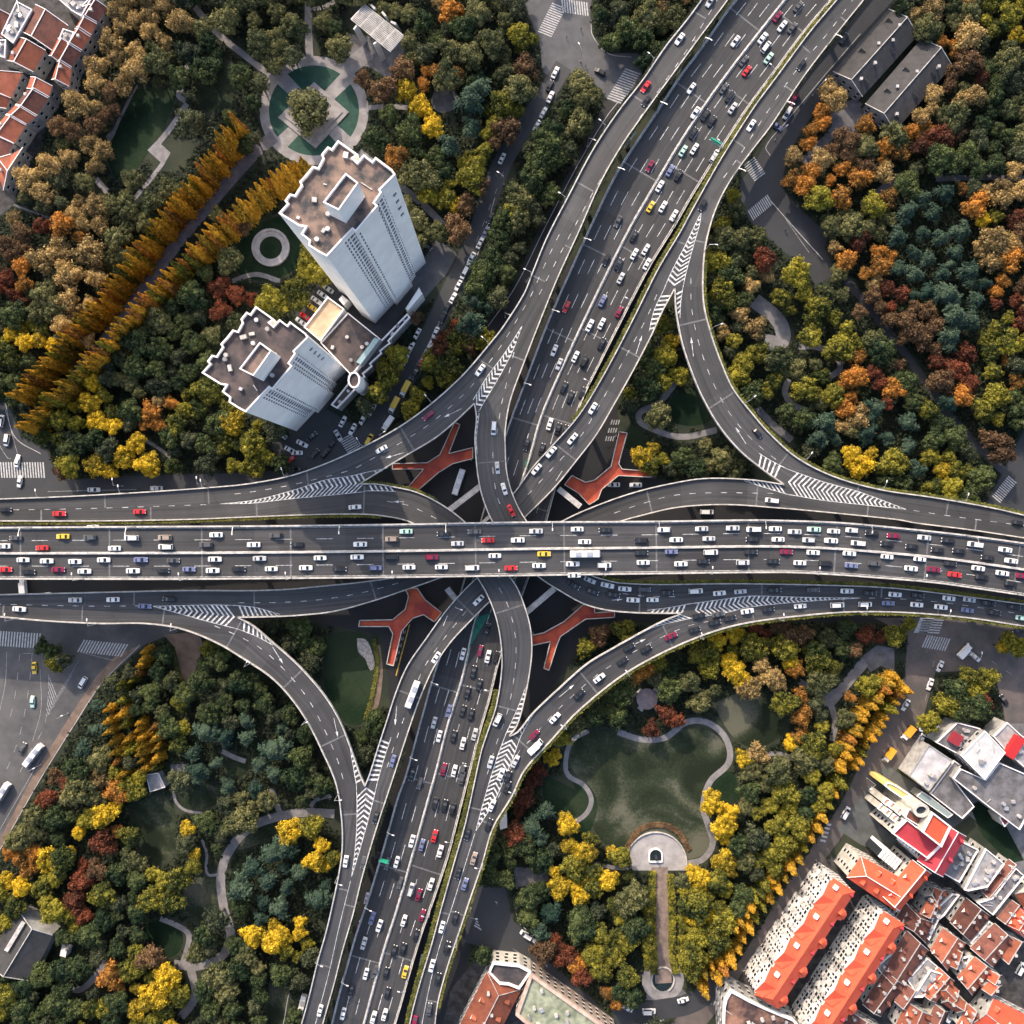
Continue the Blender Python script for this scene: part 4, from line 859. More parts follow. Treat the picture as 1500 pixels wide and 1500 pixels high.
def penthouse(root, P, z0_, z1_, P2=None):
    q = [(x - root.location.x, y - root.location.y) for x, y in P]; m = MB(); m.prism(q, z0_, z1_ - .8, top=False); m.build('lift_house_wall', [WHITE], root)
    m = MB(); m.prism(shrink(q, .2), z1_ - 1.2, z1_ - 1.0, side=False); m.build('lift_house_roof', [ROOFD], root)
    i_ = shrink(q, .4); m = MB()
    for i in range(4):
        j = (i + 1) % 4; m.face([(*q[i], z1_ - .8), (*q[j], z1_ - .8), (*q[j], z1_), (*q[i], z1_)]); m.face([(*i_[i], z1_ - 1.2), (*i_[j], z1_ - 1.2), (*i_[j], z1_), (*i_[i], z1_)]); m.face([(*q[i], z1_), (*q[j], z1_), (*i_[j], z1_), (*i_[i], z1_)])
    m.build('lift_house_parapet', [WHITE2], root)
penthouse(r1, PH, HT, HT + 11)
HT2 = 64.0
c1 = W(*Z(390, 190, .18, [(1055, 375)])[0], HT); c2 = W(*Z(290, 430, .18, [(885, 345)])[0], HT2); l1 = W(*Z(390, 190, .18, [(110, 690)])[0], HT); l2 = W(*Z(290, 430, .18, [(60, 665)])[0], HT2)
sh = ((c2 - c1) + (l2 - l1)) / 2
P2 = [(x + sh.x, y + sh.y) for x, y in P1]
r2, q2, d2, n2, A2, L2 = tower(P2, HT2, 20, 'shorter white tower block with a stepped outline and dark flat roof', True)
penthouse(r2, [(x + sh.x + .0, y + sh.y) for x, y in PH], HT2, HT2 + 11)
# podium between the towers
def zz3(p): return Z(430, 380, 200/1500, p)
flat('podium_block', 'low dark flat roofed block between the two white towers', 'building', zz3([(600, 590), (960, 880), (640, 1280), (300, 920)]), 12, WHITE, ROOFK, .8, .35, junk=5)
flat('annex_block', 'low annex with a tan gravel roof and white parapet behind the podium', 'building', zz3([(380, 415), (562, 550), (300, 900), (120, 750)]), 13, WHITE, TAN, .9, .4)
flat('annex_block', 'small white roofed shed beside the base of the tallest tower', 'building', zz3([(535, 390), (610, 450), (555, 515), (490, 440)]), 7, WHITE, WHITE, 0)
flat('arcade_block', 'long low street arcade with a scalloped white cornice in front of the towers', 'building', zz3([(700, 1165), (1250, 600), (1285, 640), (1050, 900), (1070, 925), (960, 1010), (975, 1035), (850, 1150), (870, 1175), (770, 1260), (790, 1290), (700, 1370), (715, 1395), (560, 1560), (480, 1640), (415, 1600), (560, 1420), (660, 1290)]), 8.5, GREYW, ROOFK, .9, .5, parm=WHITE2, junk=8)
flat('arcade_block', 'white entrance slab standing on the street edge at the foot of the tallest tower', 'building', zz3([(1380, 300), (1420, 380), (1260, 570), (1225, 540)]), 9, WHITE, WHITE, 0)
flat('stair_tower', 'half round white stair tower joining the shorter tower to its podium', 'stair tower', [(519 + 9 * math.cos(t), 557 + 12 * math.sin(t) - t * 0) for t in np.linspace(0, math.tau, 17)[:-1]], 20, WHITE, ROOFK, .8, .6)
sk, _ = flat('skylight_canopy', 'long pale blue skylight lying on the dark podium roof', 'skylight', zz3([(890, 850), (950, 880), (740, 1160), (680, 1130)]), 14.0, METAL, mat('skylight_glass', (0.30, 0.42, 0.43), .3), 0)

# pitched roofs
def gable(name, label, quad, h, rise, wall, roof, hip=0.0, off=0.5, group=None, cat='house', floors=0, cap=True, capm=None, chim=0, dorm=0, eave=0.5, fz=3.2, maxn=60, wh=1.3, grow=1.0):
    """quad: px corners A,B (one gable end) then C,D (other end); ridge runs mid(AB)->mid(CD)"""
    gx_, gy_ = sum(p[0] for p in quad) / 4, sum(p[1] for p in quad) / 4; quad = [(gx_ + (x - gx_) * grow, gy_ + (y - gy_) * grow) for x, y in quad]
    P = [W(x, y, h) for x, y in quad]; c = sum(P, Vector()) / 4; c.z = 0; BLOCK.append(quad); BLOCK.append([(p.x / S + 750, 750 - p.y / S) for p in P])
    root = empty(name, c); tag(root, label, cat, group); A, B, C, D = [p - c for p in P]
    m = MB(); m.prism([(v.x, v.y) for v in (A, B, C, D)], 0, h, top=False)
    r0 = A.lerp(B, off); r1_ = D.lerp(C, off); dr = r1_ - r0; r0h = r0 + dr * hip; r1h = r1_ - dr * hip; up = Vector((0, 0, rise)); R0, R1 = r0h + up, r1h + up
    if hip == 0: m.face([A, B, R0]); m.face([C, D, R1])
    m.build('wall', [wall], root)
    # roof with a small overhang
    def ov(v, w1, w2):
        return v + (v - w1).normalized() * eave + (v - w2).normalized() * eave
    sl = rise / max(1.0, (A - B).length * .5); dz = Vector((0, 0, -eave * sl * .9 + .05)); a, b, c_, d_ = [ov(*t) + dz for t in ((A, B, D), (B, A, C), (C, B, D), (D, A, C))]
    up2 = Vector((0, 0, .12)); e0, e1 = R0 + up2, R1 + up2
    if hip == 0: e0 = e0 - dr.normalized() * eave; e1 = e1 + dr.normalized() * eave
    m = MB(); m.face([a, e0, e1, d_]); m.face([b, c_, e1, e0])
    if hip > 0: m.face([a, b, e0]); m.face([c_, d_, e1])
    ro = m.build('roof', [roof], root)
    if cap:
        m = MB(); m.bar(e0 + up2, e1 + up2, .3, .18)
        if hip == 0:
            for x, y in ((a, e0), (b, e0), (c_, e1), (d_, e1)): m.bar(x + up2, y + up2, .26, .2)
        else:
            for x, y in ((a, e0), (b, e0), (c_, e1), (d_, e1)): m.bar(x + up2, y + up2, .2, .15)
        m.build('ridge_cap', [capm or CONC], root)
    for i in range(chim):
        t = (i + .5 + R.uniform(-.25, .25)) / chim; p = R0.lerp(R1, t) + (A - B).normalized() * R.uniform(-1, 1) * (A - B).length * .3; zz = h + rise * .55
        m = MB(); m.box(p.x, p.y, zz - 1, .9, .9, 2.4, R.random()); m.box(p.x, p.y, zz + 1.4, 1.1, 1.1, .15, 0); m.build('chimney', [CONC], root)
    for i in range(dorm):
        t = (i + .5) / dorm; s_ = 1 if i % 2 else -1
        side = (A - B).normalized() * s_; w_ = (A - B).length; p = R0.lerp(R1, t) + side * w_ * .28; zz = h + rise * .30; du = dr.normalized()
        m = MB(); q0 = p - du * 1.1 + side * 1.4; q1_ = p + du * 1.1 + side * 1.4; q0.z = q1_.z = zz; k0 = p + side * 1.4; k0.z = zz + 1.5; k1 = p - side * w_ * .05; k1.z = zz + 1.5; g0 = p - du * 1.1 - side * .6; g1 = p + du * 1.1 - side * .6; g0.z = g1.z = zz + .4
        m.face([q0, q1_, k0], 1); m.face([q0, k0, k1, g0], 0); m.face([q1_, g1, k1, k0], 0); m.build('dormer', [roof, WHITE2], root)
    if floors: facade_windows(root, [(v.x, v.y) for v in (A, B, C, D)], .8, h - .4, floors, fz, 1.2, wh, maxn)
    return root, (A, B, C, D, R0, R1)

z4 = lambda p: Z(1080, 1180, 220/1500, p); z5 = lambda p: Z(1200, 1100, 220/1500, p); z6 = lambda p: Z(1280, 1020, 220/1500, p); z7 = lambda p: Z(1280, 1240, 220/1500, p)
# two long apartment slabs with orange roofs
PALEW = mat('pale_slab_render', (0.60, 0.59, 0.56), .8, .2, .3)
def slab(quad, h, label):
    root, (A, B, C, D, R0, R1) = gable('apartment_slab', label, quad, h, 2.5, PALEW, TILE_O, hip=0.05, off=.5, cat='apartment block', floors=0, cap=False, group='orange roofed apartment slabs', eave=.4)
    # A and D are the street side
    ax = (D - A); L = ax.length; ax.normalize(); out = (A - B).normalized(); n = 4
    for i in range(n):
        t = (i + .5) / n; base = A + ax * L * t
        # broad gabled bay on the street side
        hw = L / n * .40; m = MB(); q0 = base - ax * hw + out * .9; q1_ = base + ax * hw + out * .9; w_ = (A - B).length
        for v in (q0, q1_): v.z = 0
        b0 = base - ax * hw - out * .5; b1 = base + ax * hw - out * .5
        m.prism([(v.x, v.y) for v in (q0, q1_, b1, b0)], 0, h + .1, top=False)
        k = (q0 + q1_) / 2; k.z = h + 2.1; q0.z = q1_.z = h + .1; m.face([q0, q1_, k]); m.build('gabled_bay', [PALEW], root)
        m = MB(); r = k - out * w_ * .55; up = Vector((0, 0, .15)); ov = out * .4; e0 = q0 - ax * .5 + ov; e1 = q1_ + ax * .5 + ov; f0 = q0 - ax * .5 - out * w_ * .30; f1 = q1_ + ax * .5 - out * w_ * .30
        f0.z = f1.z = h + 1.3
        m.face([e0 + up, k + ov + up, r + up, f0 + up]); m.face([e1 + up, f1 + up, r + up, k + ov + up]); m.build('bay_roof', [TILE_O], root)
        # courtyard side polygonal bays with their own little roofs
        base = B + ax * L * (t + .06); o = -out; hw = 2.6; pts = [base - ax * hw - o * .3, base - ax * hw * .8 + o * 1.6, base - ax * hw * .35 + o * 2.6, base + ax * hw * .35 + o * 2.6, base + ax * hw * .8 + o * 1.6, base + ax * hw - o * .3]
        m = MB(); m.prism([(v.x, v.y) for v in pts], 0, h, top=False); m.build('court_bay', [PALEW], root)
        m = MB(); top = base - o * 2.2; top.z = h + 1.7
        for i2 in range(5):
            a_, b_ = pts[i2].copy(), pts[i2 + 1].copy(); a_.z = b_.z = h + .1; tip = top + o * 2.2 * (1 if 1 <= i2 <= 3 else .9); m.face([a_, b_, tip])
        a_, b_ = pts[0].copy(), pts[5].copy(); a_.z = b_.z = h + .1; m.face([a_, pts[0].lerp(pts[5], .5) - o * 2 + Vector((0, 0, .1)), top + o * 2.2]); m.build('court_bay_roof', [TILE_O], root)
        # roof lights
        p = A + ax * L * (t - .09) - out * w_ * .16; m = MB(); m.box(p.x, p.y, h + 1.0, 1.8, 1.3, 1.5, math.atan2(ax.y, ax.x)); m.build('roof_dormer', [WHITE2], root)
        p = B + ax * L * (t - .10) + out * w_ * .12; m = MB(); q = [p - ax * 1.2 - out * .6, p + ax * 1.2 - out * .6, p - out * .6, p + out * 1.3]
        for v, zz in zip(q, (h + 1, h + 1, h + 2.3, h + 2.3)): v.z = zz
        m.face([q[0], q[1], q[2]], 1); m.face([q[0], q[2], q[3]], 0); m.face([q[1], q[3], q[2]], 0); m.build('dormer', [TILE_R, WHITE2], root)
    # street front: windows, balconies
    facade_windows(root, [(v.x, v.y) for v in (A + out * .95, B, C, D + out * .95)], 1, h - .6, 6, 1.75, .95, 1.55, 100)
    m = MB(); k = int(L / 4.4)
    for i in range(k):
        for f in range(6):
            if (i + f) % 3 == 2: continue
            p = A + ax * L * (i + .5) / k + out * 1.35; m2 = MB(); zf_ = 1.4 + f * (h - 1.6) / 6; m2.box(p.x, p.y, zf_, 1.9, .8, .8, math.atan2(ax.y, ax.x)); m2.build('balcony', [BARR], root)
    return root
slab([(1221, 1288), (1251, 1307), (1140, 1477), (1107, 1457)], 16, 'apartment slab with a bright orange roof fronting the tree lined street')
slab([(1295, 1337), (1324, 1355), (1213, 1532), (1180, 1515)], 16, 'apartment slab with a bright orange roof between a green court and brown roofed houses')
# orange and crimson roofed complex
gable('apartment_wing', 'short wing with an orange hipped roof facing the grey yard', [(1262, 1257), (1243, 1285), (1313, 1333), (1338, 1298)], 15, 3.0, CREAM, TILE_O, hip=.16, cat='building', floors=5, chim=0, dorm=5, capm=WHITE2, maxn=70)
gable('apartment_wing', 'wing with striped white glazed bays under an orange roof beside the short wing', [(1318, 1332), (1296, 1313), (1337, 1262), (1362, 1280)], 16, 2.6, CREAM, TILE_O, hip=0, cat='building', floors=5, dorm=4, capm=WHITE2)
gable('apartment_wing', 'stepped wing with a crimson and orange roof at the far end of the complex', [(1381, 1282), (1346, 1260), (1378, 1205), (1413, 1226)], 18, 2.6, CREAM, TILE_R, hip=0, off=.45, cat='building', floors=6, dorm=4, capm=WHITE2)
flat('apartment_block', 'cream block with a crimson flat roof facing the grey yard', 'building', [(1327, 1199), (1306, 1220), (1358, 1257), (1377, 1238)], 20, CREAM, TILE_R, 1.0, .4, floors=6, sp=2.8)
flat('apartment_block', 'block with an orange flat roof and white rim above the crimson one', 'building', [(1365, 1189), (1350, 1218), (1378, 1240), (1392, 1210)], 25, CREAM, TILE_O, .8, .5)
flat('apartment_block', 'narrow brown roofed link block below the round glass lantern', 'building', [(1331, 1184), (1325, 1197), (1350, 1212), (1358, 1198)], 21, CREAM, TILE_B, .5, .3)
flat('round_lantern', 'round dark glass lantern with a pale rim on the complex', 'roof lantern', [(1348 + 11.5 * math.cos(t), 1186 + 10 * math.sin(t)) for t in np.linspace(0, math.tau, 25)[:-1]], 23, CREAM, GLASS, 1.0, 1.0, parm=CREAM)
YEL = mat('yellow_render', (0.62, 0.50, 0.17), .7, .1, .3)
flat('curved_wing', 'long yellow rendered wing with rounded end pointing at the park', 'building', z5([(650, 345), (665, 318), (700, 312), (760, 340), (1010, 500), (930, 520), (870, 500), (760, 425), (700, 385)]), 14, YEL, YEL, .6, .4, floors=4)
for i, (x, y) in enumerate(((1290, 1183), (1297, 1174), (1306, 1180), (1299, 1190), (1309, 1198), (1316, 1188))):
    flat('glazed_bay', 'tall glazed bay with cream frames, step %s from the yard corner' % ['one', 'two', 'three', 'four', 'five', 'six'][i], 'bay', [(x - 5, y + 1), (x + 1, y - 6), (x + 7, y - 2), (x + 1, y + 6)], 12 + i * 1.2, CREAM, mat('salmon_roof', (.55, .33, .22), .8, .2, .5), .6, .3, floors=4, sp=1.8)
def stripes(P0, P1, n, h, ln, label):
    a, b = W(*P0, h), W(*P1, h); c = (a + b) / 2; root = empty('balcony_stack', (c.x, c.y, 0)); tag(root, label, 'balconies'); d = (b - a).normalized(); o = Vector((-c.x, -c.y, 0)).normalized(); L = (b - a).length; ang = math.atan2(d.y, d.x)
    nn = Vector((-d.y, d.x, 0)); nn = nn if nn.dot(o) > 0 else -nn
    for i in range(n):
        p = a - c + d * L * (i + .5) / n; p = p + nn * ln/2; m = MB(); m.box(p.x, p.y, 0, L / n * .55, ln, h, ang); m.build('glazed_shaft', [WHITE], root)
    p = nn * ln * .35; m = MB(); m.box(p.x, p.y, 0, L * .97, ln * .7, h - 1.2, ang); m.build('dark_glazing', [GLASS], root)
stripes((1314, 1230), (1340, 1251), 6, 15, 4.5, 'stack of white glazed shafts under the crimson flat roof')
stripes((1287, 1255), (1312, 1275), 6, 13, 4.5, 'stack of white glazed shafts between the short wing and the yard')
# brown-roofed terrace quarter
TER = [([(330,885),(510,1050),(270,1395),(120,1255)], 'wide brown roofed terrace nearest the second orange slab', TILE_B), ([(110,1270),(275,1400),(70,1660),(-80,1560)], 'brown roofed terrace below the widest one along the slab', TILE_B),
 ([(700,845),(890,975),(735,1200),(590,1030)], 'rust roofed terrace with a pale gable end between two alleys', TILE_W), ([(1010,1130),(1160,1240),(985,1450),(860,1300)], 'rust roofed house at the curved white wall by the corner', TILE_W),
 ([(925,545),(1130,700),(960,910),(790,750)], 'dark brown terrace with small dormers in the middle of the quarter', TILE_B), ([(1205,800),(1370,950),(1190,1170),(1000,1010)], 'brown terrace with a row of white dormers by the long alley', TILE_B),
 ([(1390,930),(1480,965),(1350,1150),(1300,1105)], 'small orange roofed house pair beside the side street', TILE_W), ([(1175,1255),(1262,1292),(1225,1360),(1148,1320)], 'tiny orange roofed corner house above the side street bend', TILE_O), ([(1160,1365),(1258,1395),(1200,1470),(1100,1420)], 'tiny orange roofed corner house lowest on the side street bend', TILE_O),
 ([(330,600),(560,760),(500,925),(240,740)], 'sprawling dark brown hipped house below the crimson roofs', TILE_B), ([(600,430),(695,455),(600,690),(485,650)], 'narrow orange and brown house beside grey roofs', TILE_W), ([(520,500),(600,440),(640,470),(560,600)], 'small grey brown annex by the narrow house', TILE_G),
 ([(1340,160),(1400,210),(1170,500),(1110,440)], 'long low red tiled range on the broad grey block', TILE_B), ([(1430,615),(1590,720),(1490,880),(1330,765)], 'cream gabled house with an orange hipped roof at the east edge', TILE_O), ([(650,1240),(775,1350),(620,1530),(480,1440)], 'rust and brown terrace behind the curved wall', TILE_W),
 ([(1430,480),(1560,400),(1600,540),(1500,590)], 'brown roofed house beyond the cream gabled house', TILE_W), ([(700,1560),(760,1480),(900,1560),(820,1640)], 'rust roofed house at the lowest edge of the quarter', TILE_W), ([(820,1040),(880,1060),(850,1190),(760,1170)], 'small rust outbuilding behind the pale gable end', TILE_W),
 ([(650,1450),(760,1380),(830,1440),(740,1560)], 'low rust roofed house below the terrace behind the curved wall', TILE_W), ([(330,1400),(430,1460),(330,1610),(230,1540)], 'brown roofed house wedged below the cluttered terraces', TILE_B), ([(1380,560),(1440,600),(1340,760),(1250,700)], 'pale brown roofed house touching the cream gabled house', TILE_B),
 ([(-270,1640),(70,1840),(-60,1960),(-400,1800)], 'brown roofed house at the foot of the second slab', TILE_B), ([(340,1580),(560,1700),(480,1900),(240,1800)], 'wide rust roofed house at the bottom of the quarter', TILE_W), ([(950,1600),(1030,1680),(960,1850),(850,1780)], 'rust roofed house beside the green trees at the bottom', TILE_W), ([(1040,1770),(1210,1560),(1640,1780),(1430,2180)], 'cream house with a peach roof in the bottom corner', TILE_O),
 ([(620,1600),(720,1660),(660,1800),(560,1740)], 'narrow brown roofed house at the bottom of the quarter', TILE_B)]
for i, (qd, lb, tm) in enumerate(TER):
    big = math.dist(qd[0], qd[2]) > 250
    gable('terrace_house', lb, z7(qd), 7.5 if tm != TILE_O else 8, 2.0, [GREYW, CREAM][i % 2], tm, hip=[0, .12][i in (9, 13)], off=.5, floors=2 if big else 1, chim=3 if big else 1, dorm=4 if big else 0, eave=.35, group='brown and rust roofed terrace houses', maxn=24, grow=1.13)
FL = [([(1115,20),(1300,170),(1130,400),(935,440),(900,430)], 11, 'broad pale grey flat roof patched with brown beside the long alley', ROOFL), ([(860,-60),(1040,30),(850,355),(690,265)], 10, 'dark grey flat roof next to the crimson roofs', ROOFG), ([(1410,210),(1500,290),(1185,680),(1030,560),(1180,510)], 9, 'long grey and red roofed range by the long alley', ROOFG),
 ([(640,730),(560,900),(545,930),(500,880),(640,600),(780,470),(850,480),(700,680)], 6, 'jumble of small grey flat roofs in the heart of the quarter', ROOFG), ([(530,1110),(640,1200),(430,1470),(330,1330)], 6, 'rooftop terraces full of clutter between two brown terraces', ROOFL), ([(560,1230),(690,1270),(480,1500),(390,1500)], 8, 'white rendered back houses between terraces', ROOFL),
 ([(1150,740),(1190,780),(1010,990),(960,960)], 6, 'narrow grey back yard block with dark windows', ROOFL), ([(880,1110),(960,1090),(900,1260),(850,1240)], 6, 'little dark roofed lean-to beside the rust terrace', ROOFK), ([(20,1190),(260,1000),(290,1040),(90,1290)], 6, 'row of grey balconied backs facing the second slab', ROOFL)]
for qd, h_, lb, rf in FL: flat('flat_roof_house', lb, 'house', z7(qd), h_, GREYW, rf, .6, .3, junk=9, floors=2, maxn=20)
# blocks by the south-east junction
flat('warehouse', 'long hall with a bright white roof above grey paving', 'warehouse', z6([(1110, 345), (1312, 560), (1105, 830), (868, 592)]), 13, GREYW, mat('white_membrane', (  .50, .50, .49), .6, .1, .3), .3, .3, parm=WHITE2, floors=3, maxn=40, junk=5)
flat('court_building', 'low block with a pale patched roof and ladder like louvres beside it', 'building', z6([(548, 480), (782, 640), (545, 945), (348, 790)]), 9, GREYW, mat('pale_sheet_roof', (.46, .44, .44), .7, .2, .3), .4, .3, parm=GREYW, junk=3)
flat('flat_roof_block', 'broad grey flat roof gridded with pale joints east of the white roofed hall', 'building', z6([(1245, 660), (1500, 770), (1700, 900), (1450, 1330), (1170, 1120), (790, 820), (860, 720), (1110, 830)]), 10, GREYW, ROOFG, .6, .3, junk=6)
flat('flat_roof_block', 'grey ribbed deck carrying louvres between the pale patched roof and the garden', 'building', z6([(800, 640), (870, 690), (770, 800), (1000, 1100), (880, 1220), (560, 970)]), 7, GREYW, ROOFG, .4, .3)
flat('flat_roof_block', 'narrow grey flat block with small rooftop plant north of the white roofed hall', 'building', z6([(830, 260), (1060, 320), (850, 580), (620, 460)]), 9, GREYW, ROOFG, .5, .3, junk=9)
flat('flat_roof_block', 'grey terrace block with planted red beds at the east edge', 'building', z6([(1330, 260), (1460, 380), (1700, 560), (1560, 760), (1330, 560), (1190, 400)]), 9, GREYW, ROOFL, .6, .3, junk=4)
flat('flat_roof_block', 'row of cream and red fronted shops along the grey gridded roof', 'building', z6([(1600, 900), (1640, 960), (1300, 1300), (1250, 1210)]), 8, CREAM, mat('red_sheet_roof', (.28, .06, .06), .7, .3, .4), .5, .3)
CA = mat('canopy_glass', (.24, .30, .30), .25)
flat('glass_canopy', 'long pale green glass canopy edging the yard', 'canopy', z6([(480, 950), (560, 1000), (790, 1180), (740, 1215), (560, 1090), (430, 1000)]), 6, METAL, CA, .15, .2)
for x, y, lb, c in ((810, 420, 'dark red water tank on the narrow block', (.25, .02, .03)), (915, 850, 'dark maroon water tank on the louvred deck', (.10, .015, .04)), (1390, 500, 'bright red long tank on the planted terrace block', (.45, .02, .02))):
    p = W(*z6([(x, y)])[0], 10); mm = MB(); lx = 9 if x > 1300 else 4.5; mm.box(p.x, p.y, 9.3 if x != 915 else 7, lx, 3.8, 2.4, math.radians(58)); o = mm.build('rooftop_tank', [mat('tank_paint_%d' % x, c, .6)]); tag(o, lb, 'tank')
# bottom blocks
zb = lambda p: Z(660, 1370, .18, p)
flat('corner_block', 'low corner block with a dark flat roof and broad pale cornice at the south street', 'building', zb([(345, 215), (560, 238), (655, 290), (560, 430), (470, 395), (400, 390), (310, 295)]), 9, CREAM, ROOFK, 1.0, .6, floors=3)
gable('corner_house', 'wide rust tiled roof behind the dark flat corner block', zb([(300, 310), (565, 445), (360, 850), (60, 780)]), 8, 2.8, GREYW, TILE_W, hip=.18, chim=3, dorm=4, floors=3, cat='building')
flat('long_block', 'long block with a pale green flat roof and peach coloured rim', 'building', zb([(650, 300), (1350, 800), (1060, 1100), (530, 640)]), 9.5, mat('peach_render', (.34, .27, .22), .8, .15, .3), ROOFGREEN, 1.0, 1.2, parm=mat('peach_trim', (.52, .38, .30), .7, .2, .4), floors=3, junk=12)
cv = Z(1040, 1330, .1733, [(110, 830), (125, 760), (170, 685), (240, 720), (330, 770), (480, 840), (700, 930), (830, 1080), (700, 1250), (120, 1250), (105, 950)])
flat('curved_corner_block', 'quarter round block with curved pale cornice at the crossing of two streets', 'building', cv, 12, GREYW, mat('roof_patched', (.05, .03, .03), .9, rgb2=(.32, .17, .11), scale=.12), 1.0, .8, floors=3, junk=12)
# grey tiled halls
zt = lambda p: Z(1190, 10, 220/1500, p)
gable('tiled_hall', 'western of the two long halls with a dark grey tiled roof', zt([(1035, 285), (765, 40), (225, 645), (500, 880)]), 6, 3.2, GREYW, TILE_G, hip=0, cat='hall', floors=2, capm=BARR, chim=5, dorm=4, group='grey tiled halls')
gable('tiled_hall', 'eastern of the two long halls with a dark grey tiled roof and tan sunlit slope', zt([(1380, 590), (1090, 335), (545, 965), (825, 1225)]), 6, 3.2, GREYW, TILE_G, hip=0, cat='hall', floors=2, capm=BARR, chim=4, dorm=6, group='grey tiled halls')
gable('park_hall', 'dark grey tiled hall with a pale skylight strip among trees', Z(0, 1320, .1333, [(560, 380), (210, 130), (-170, 640), (330, 860)]), 8, 3.5, GREYW, TILE_G, hip=0, off=.45, cat='hall', capm=BARR)
mm = MB(); a, b = W(*Z(0, 1320, .1333, [(260, 230)])[0], 11), W(*Z(0, 1320, .1333, [(70, 545)])[0], 11); mm.bar(a + Vector((0, 0, .1)), b + Vector((0, 0, .1)), 1.6, .5); tag(mm.build('skylight_strip', [BARR]), 'pale skylight strip along the roof of the hall among trees', 'skylight')
# north-west lane houses
zn = lambda p: Z(0, 0, .1333, p)
NWH = [([(400,75),(725,285),(575,535),(270,345)], 'wide terracotta roof with a bright ridge strip below the dark alley'), ([(220,430),(480,560),(360,770),(95,655)], 'brown terracotta roof below the wide terracotta roof'), ([(640,440),(800,520),(690,690),(555,605)], 'narrow terracotta roof squeezed between two terraces'),
 ([(1020,15),(1155,85),(1060,245),(905,190)], 'topmost unit of the terracotta terrace beside tan trees'), ([(905,195),(1050,250),(985,385),(840,310)], 'second unit of the terracotta terrace beside tan trees'), ([(840,315),(985,390),(885,550),(740,480)], 'third unit of the terracotta terrace beside tan trees'), ([(735,490),(885,560),(775,735),(640,670)], 'fourth unit of the terracotta terrace beside tan trees'), ([(640,680),(775,745),(750,930),(580,865)], 'lowest unit of the terracotta terrace beside tan trees'),
 ([(345,860),(560,950),(520,1060),(310,965)], 'uppermost unit of the lower terracotta terrace'), ([(320,975),(520,1070),(390,1260),(190,1150)], 'second unit of the lower terracotta terrace'), ([(180,1160),(390,1270),(280,1360),(80,1260)], 'third unit of the lower terracotta terrace'), ([(75,1270),(270,1370),(150,1560),(-90,1470)], 'fourth unit of the lower terracotta terrace'), ([(-110,1480),(130,1580),(10,1800),(-200,1700)], 'fifth unit of the lower terracotta terrace'), ([(-40,1820),(120,1700),(230,1640),(40,2060)], 'reddish roof at the western edge beside golden trees'),
 ([(-120,780),(230,810),(110,1060),(-180,1010)], 'hipped terracotta roof with a pale ridge at the western edge'), ([(-60,120),(110,180),(20,400),(-160,330)], 'terracotta roof at the north-western corner'), ([(-60,1050),(90,1080),(60,1180),(-100,1200)], 'small dark red roof behind the hipped terracotta roof')]
for i, (qd, lb) in enumerate(NWH):
    gable('lane_house', lb, zn(qd), 8, 2.3, CREAM if i % 2 else GREYW, TILE_W if i % 3 else TILE_B, hip=.1 if i == 14 else 0, off=.40, chim=1 if i % 2 else 0, dorm=0, floors=2, eave=.3, group='terracotta roofed lane houses', capm=WHITE2, maxn=16, grow=1.06)
for qd, lb in (([(190,20),(360,110),(150,480),(20,380)], 'grey concrete flat roof with stained patches between terracotta roofs'), ([(620,-30),(1010,-10),(900,185),(790,120)], 'grey patched flat roof beside the dark alley'), ([(-60,450),(70,440),(60,640),(-60,600)], 'small grey flat roof with white edge at the western border'), ([(700,320),(820,360),(770,480),(650,440)], 'little grey flat roof joining two terraces')):
    flat('flat_roof_house', lb, 'house', zn(qd), 9, GREYW, ROOFL, .5, .3, junk=8)
flat('park_kiosk', 'pale flat roofed kiosk at the foot of the orange redwoods', 'kiosk', [(214, 1135), (232, 1132), (242, 1153), (220, 1160)], 4, GREYW, ROOFL, .2, .2); flat('park_kiosk', 'white roofed hut half hidden beside the dark tiled hall', 'kiosk', [(89, 1390), (99, 1392), (96, 1403), (87, 1400)], 4, WHITE, WHITE, 0)
flat('park_kiosk', 'small pale hut at the edge of the south-eastern ramp', 'kiosk', [(730, 1192), (742, 1188), (743, 1212), (733, 1215)], 5, WHITE, WHITE, .2, .2)

# pergola, ring, pavilion
BLOCK.append([(515, 0), (600, 50), (590, 95), (540, 80), (505, 30)]); root = empty('pergola', W(553, 50)); tag(root, 'big white slatted pergola canopy with slanting props above a paved terrace', 'pergola'); c = root.location
zp = lambda p: Z(480, 0, 160/1500, p); h_ = 9.0
Q = [W(x, y, h_) - Vector((c.x, c.y, 0)) for x, y in zp([(505, 60), (1040, 490), (850, 700), (320, 260)])]
m = MB()
for i in range(13):
    t = i / 12; a, b = Q[0].lerp(Q[3], t), Q[1].lerp(Q[2], t); m.bar(a, b, .36, .3)
m.build('canopy_slat', [BARR], root)
m = MB()
for t in (0.0, .22, .5, .78, 1.0): m.bar(Q[0].lerp(Q[1], t) - Vector((0, 0, .45)), Q[3].lerp(Q[2], t) - Vector((0, 0, .45)), .5, .5)
m.build('canopy_beam', [WHITE], root)
for (x0, y0), (x1, y1) in (((380, 370), (510, 590)), ((660, 580), (765, 820)), ((620, 90), (730, 240)), ((770, 190), (870, 350)), ((900, 310), (980, 430))):
    a = W(*zp([(x0, y0)])[0], h_ + (1 if y0 < 320 else -0.5)) - Vector((c.x, c.y, 0)); b = W(*zp([(x1, y1)])[0], 0) - Vector((c.x, c.y, 0)); m = MB(); m.bar(a, b, 2.2, .8); m.build('slanting_prop', [mat('prop_stone', (.55, .53, .48), .7, .1, .4)], root)
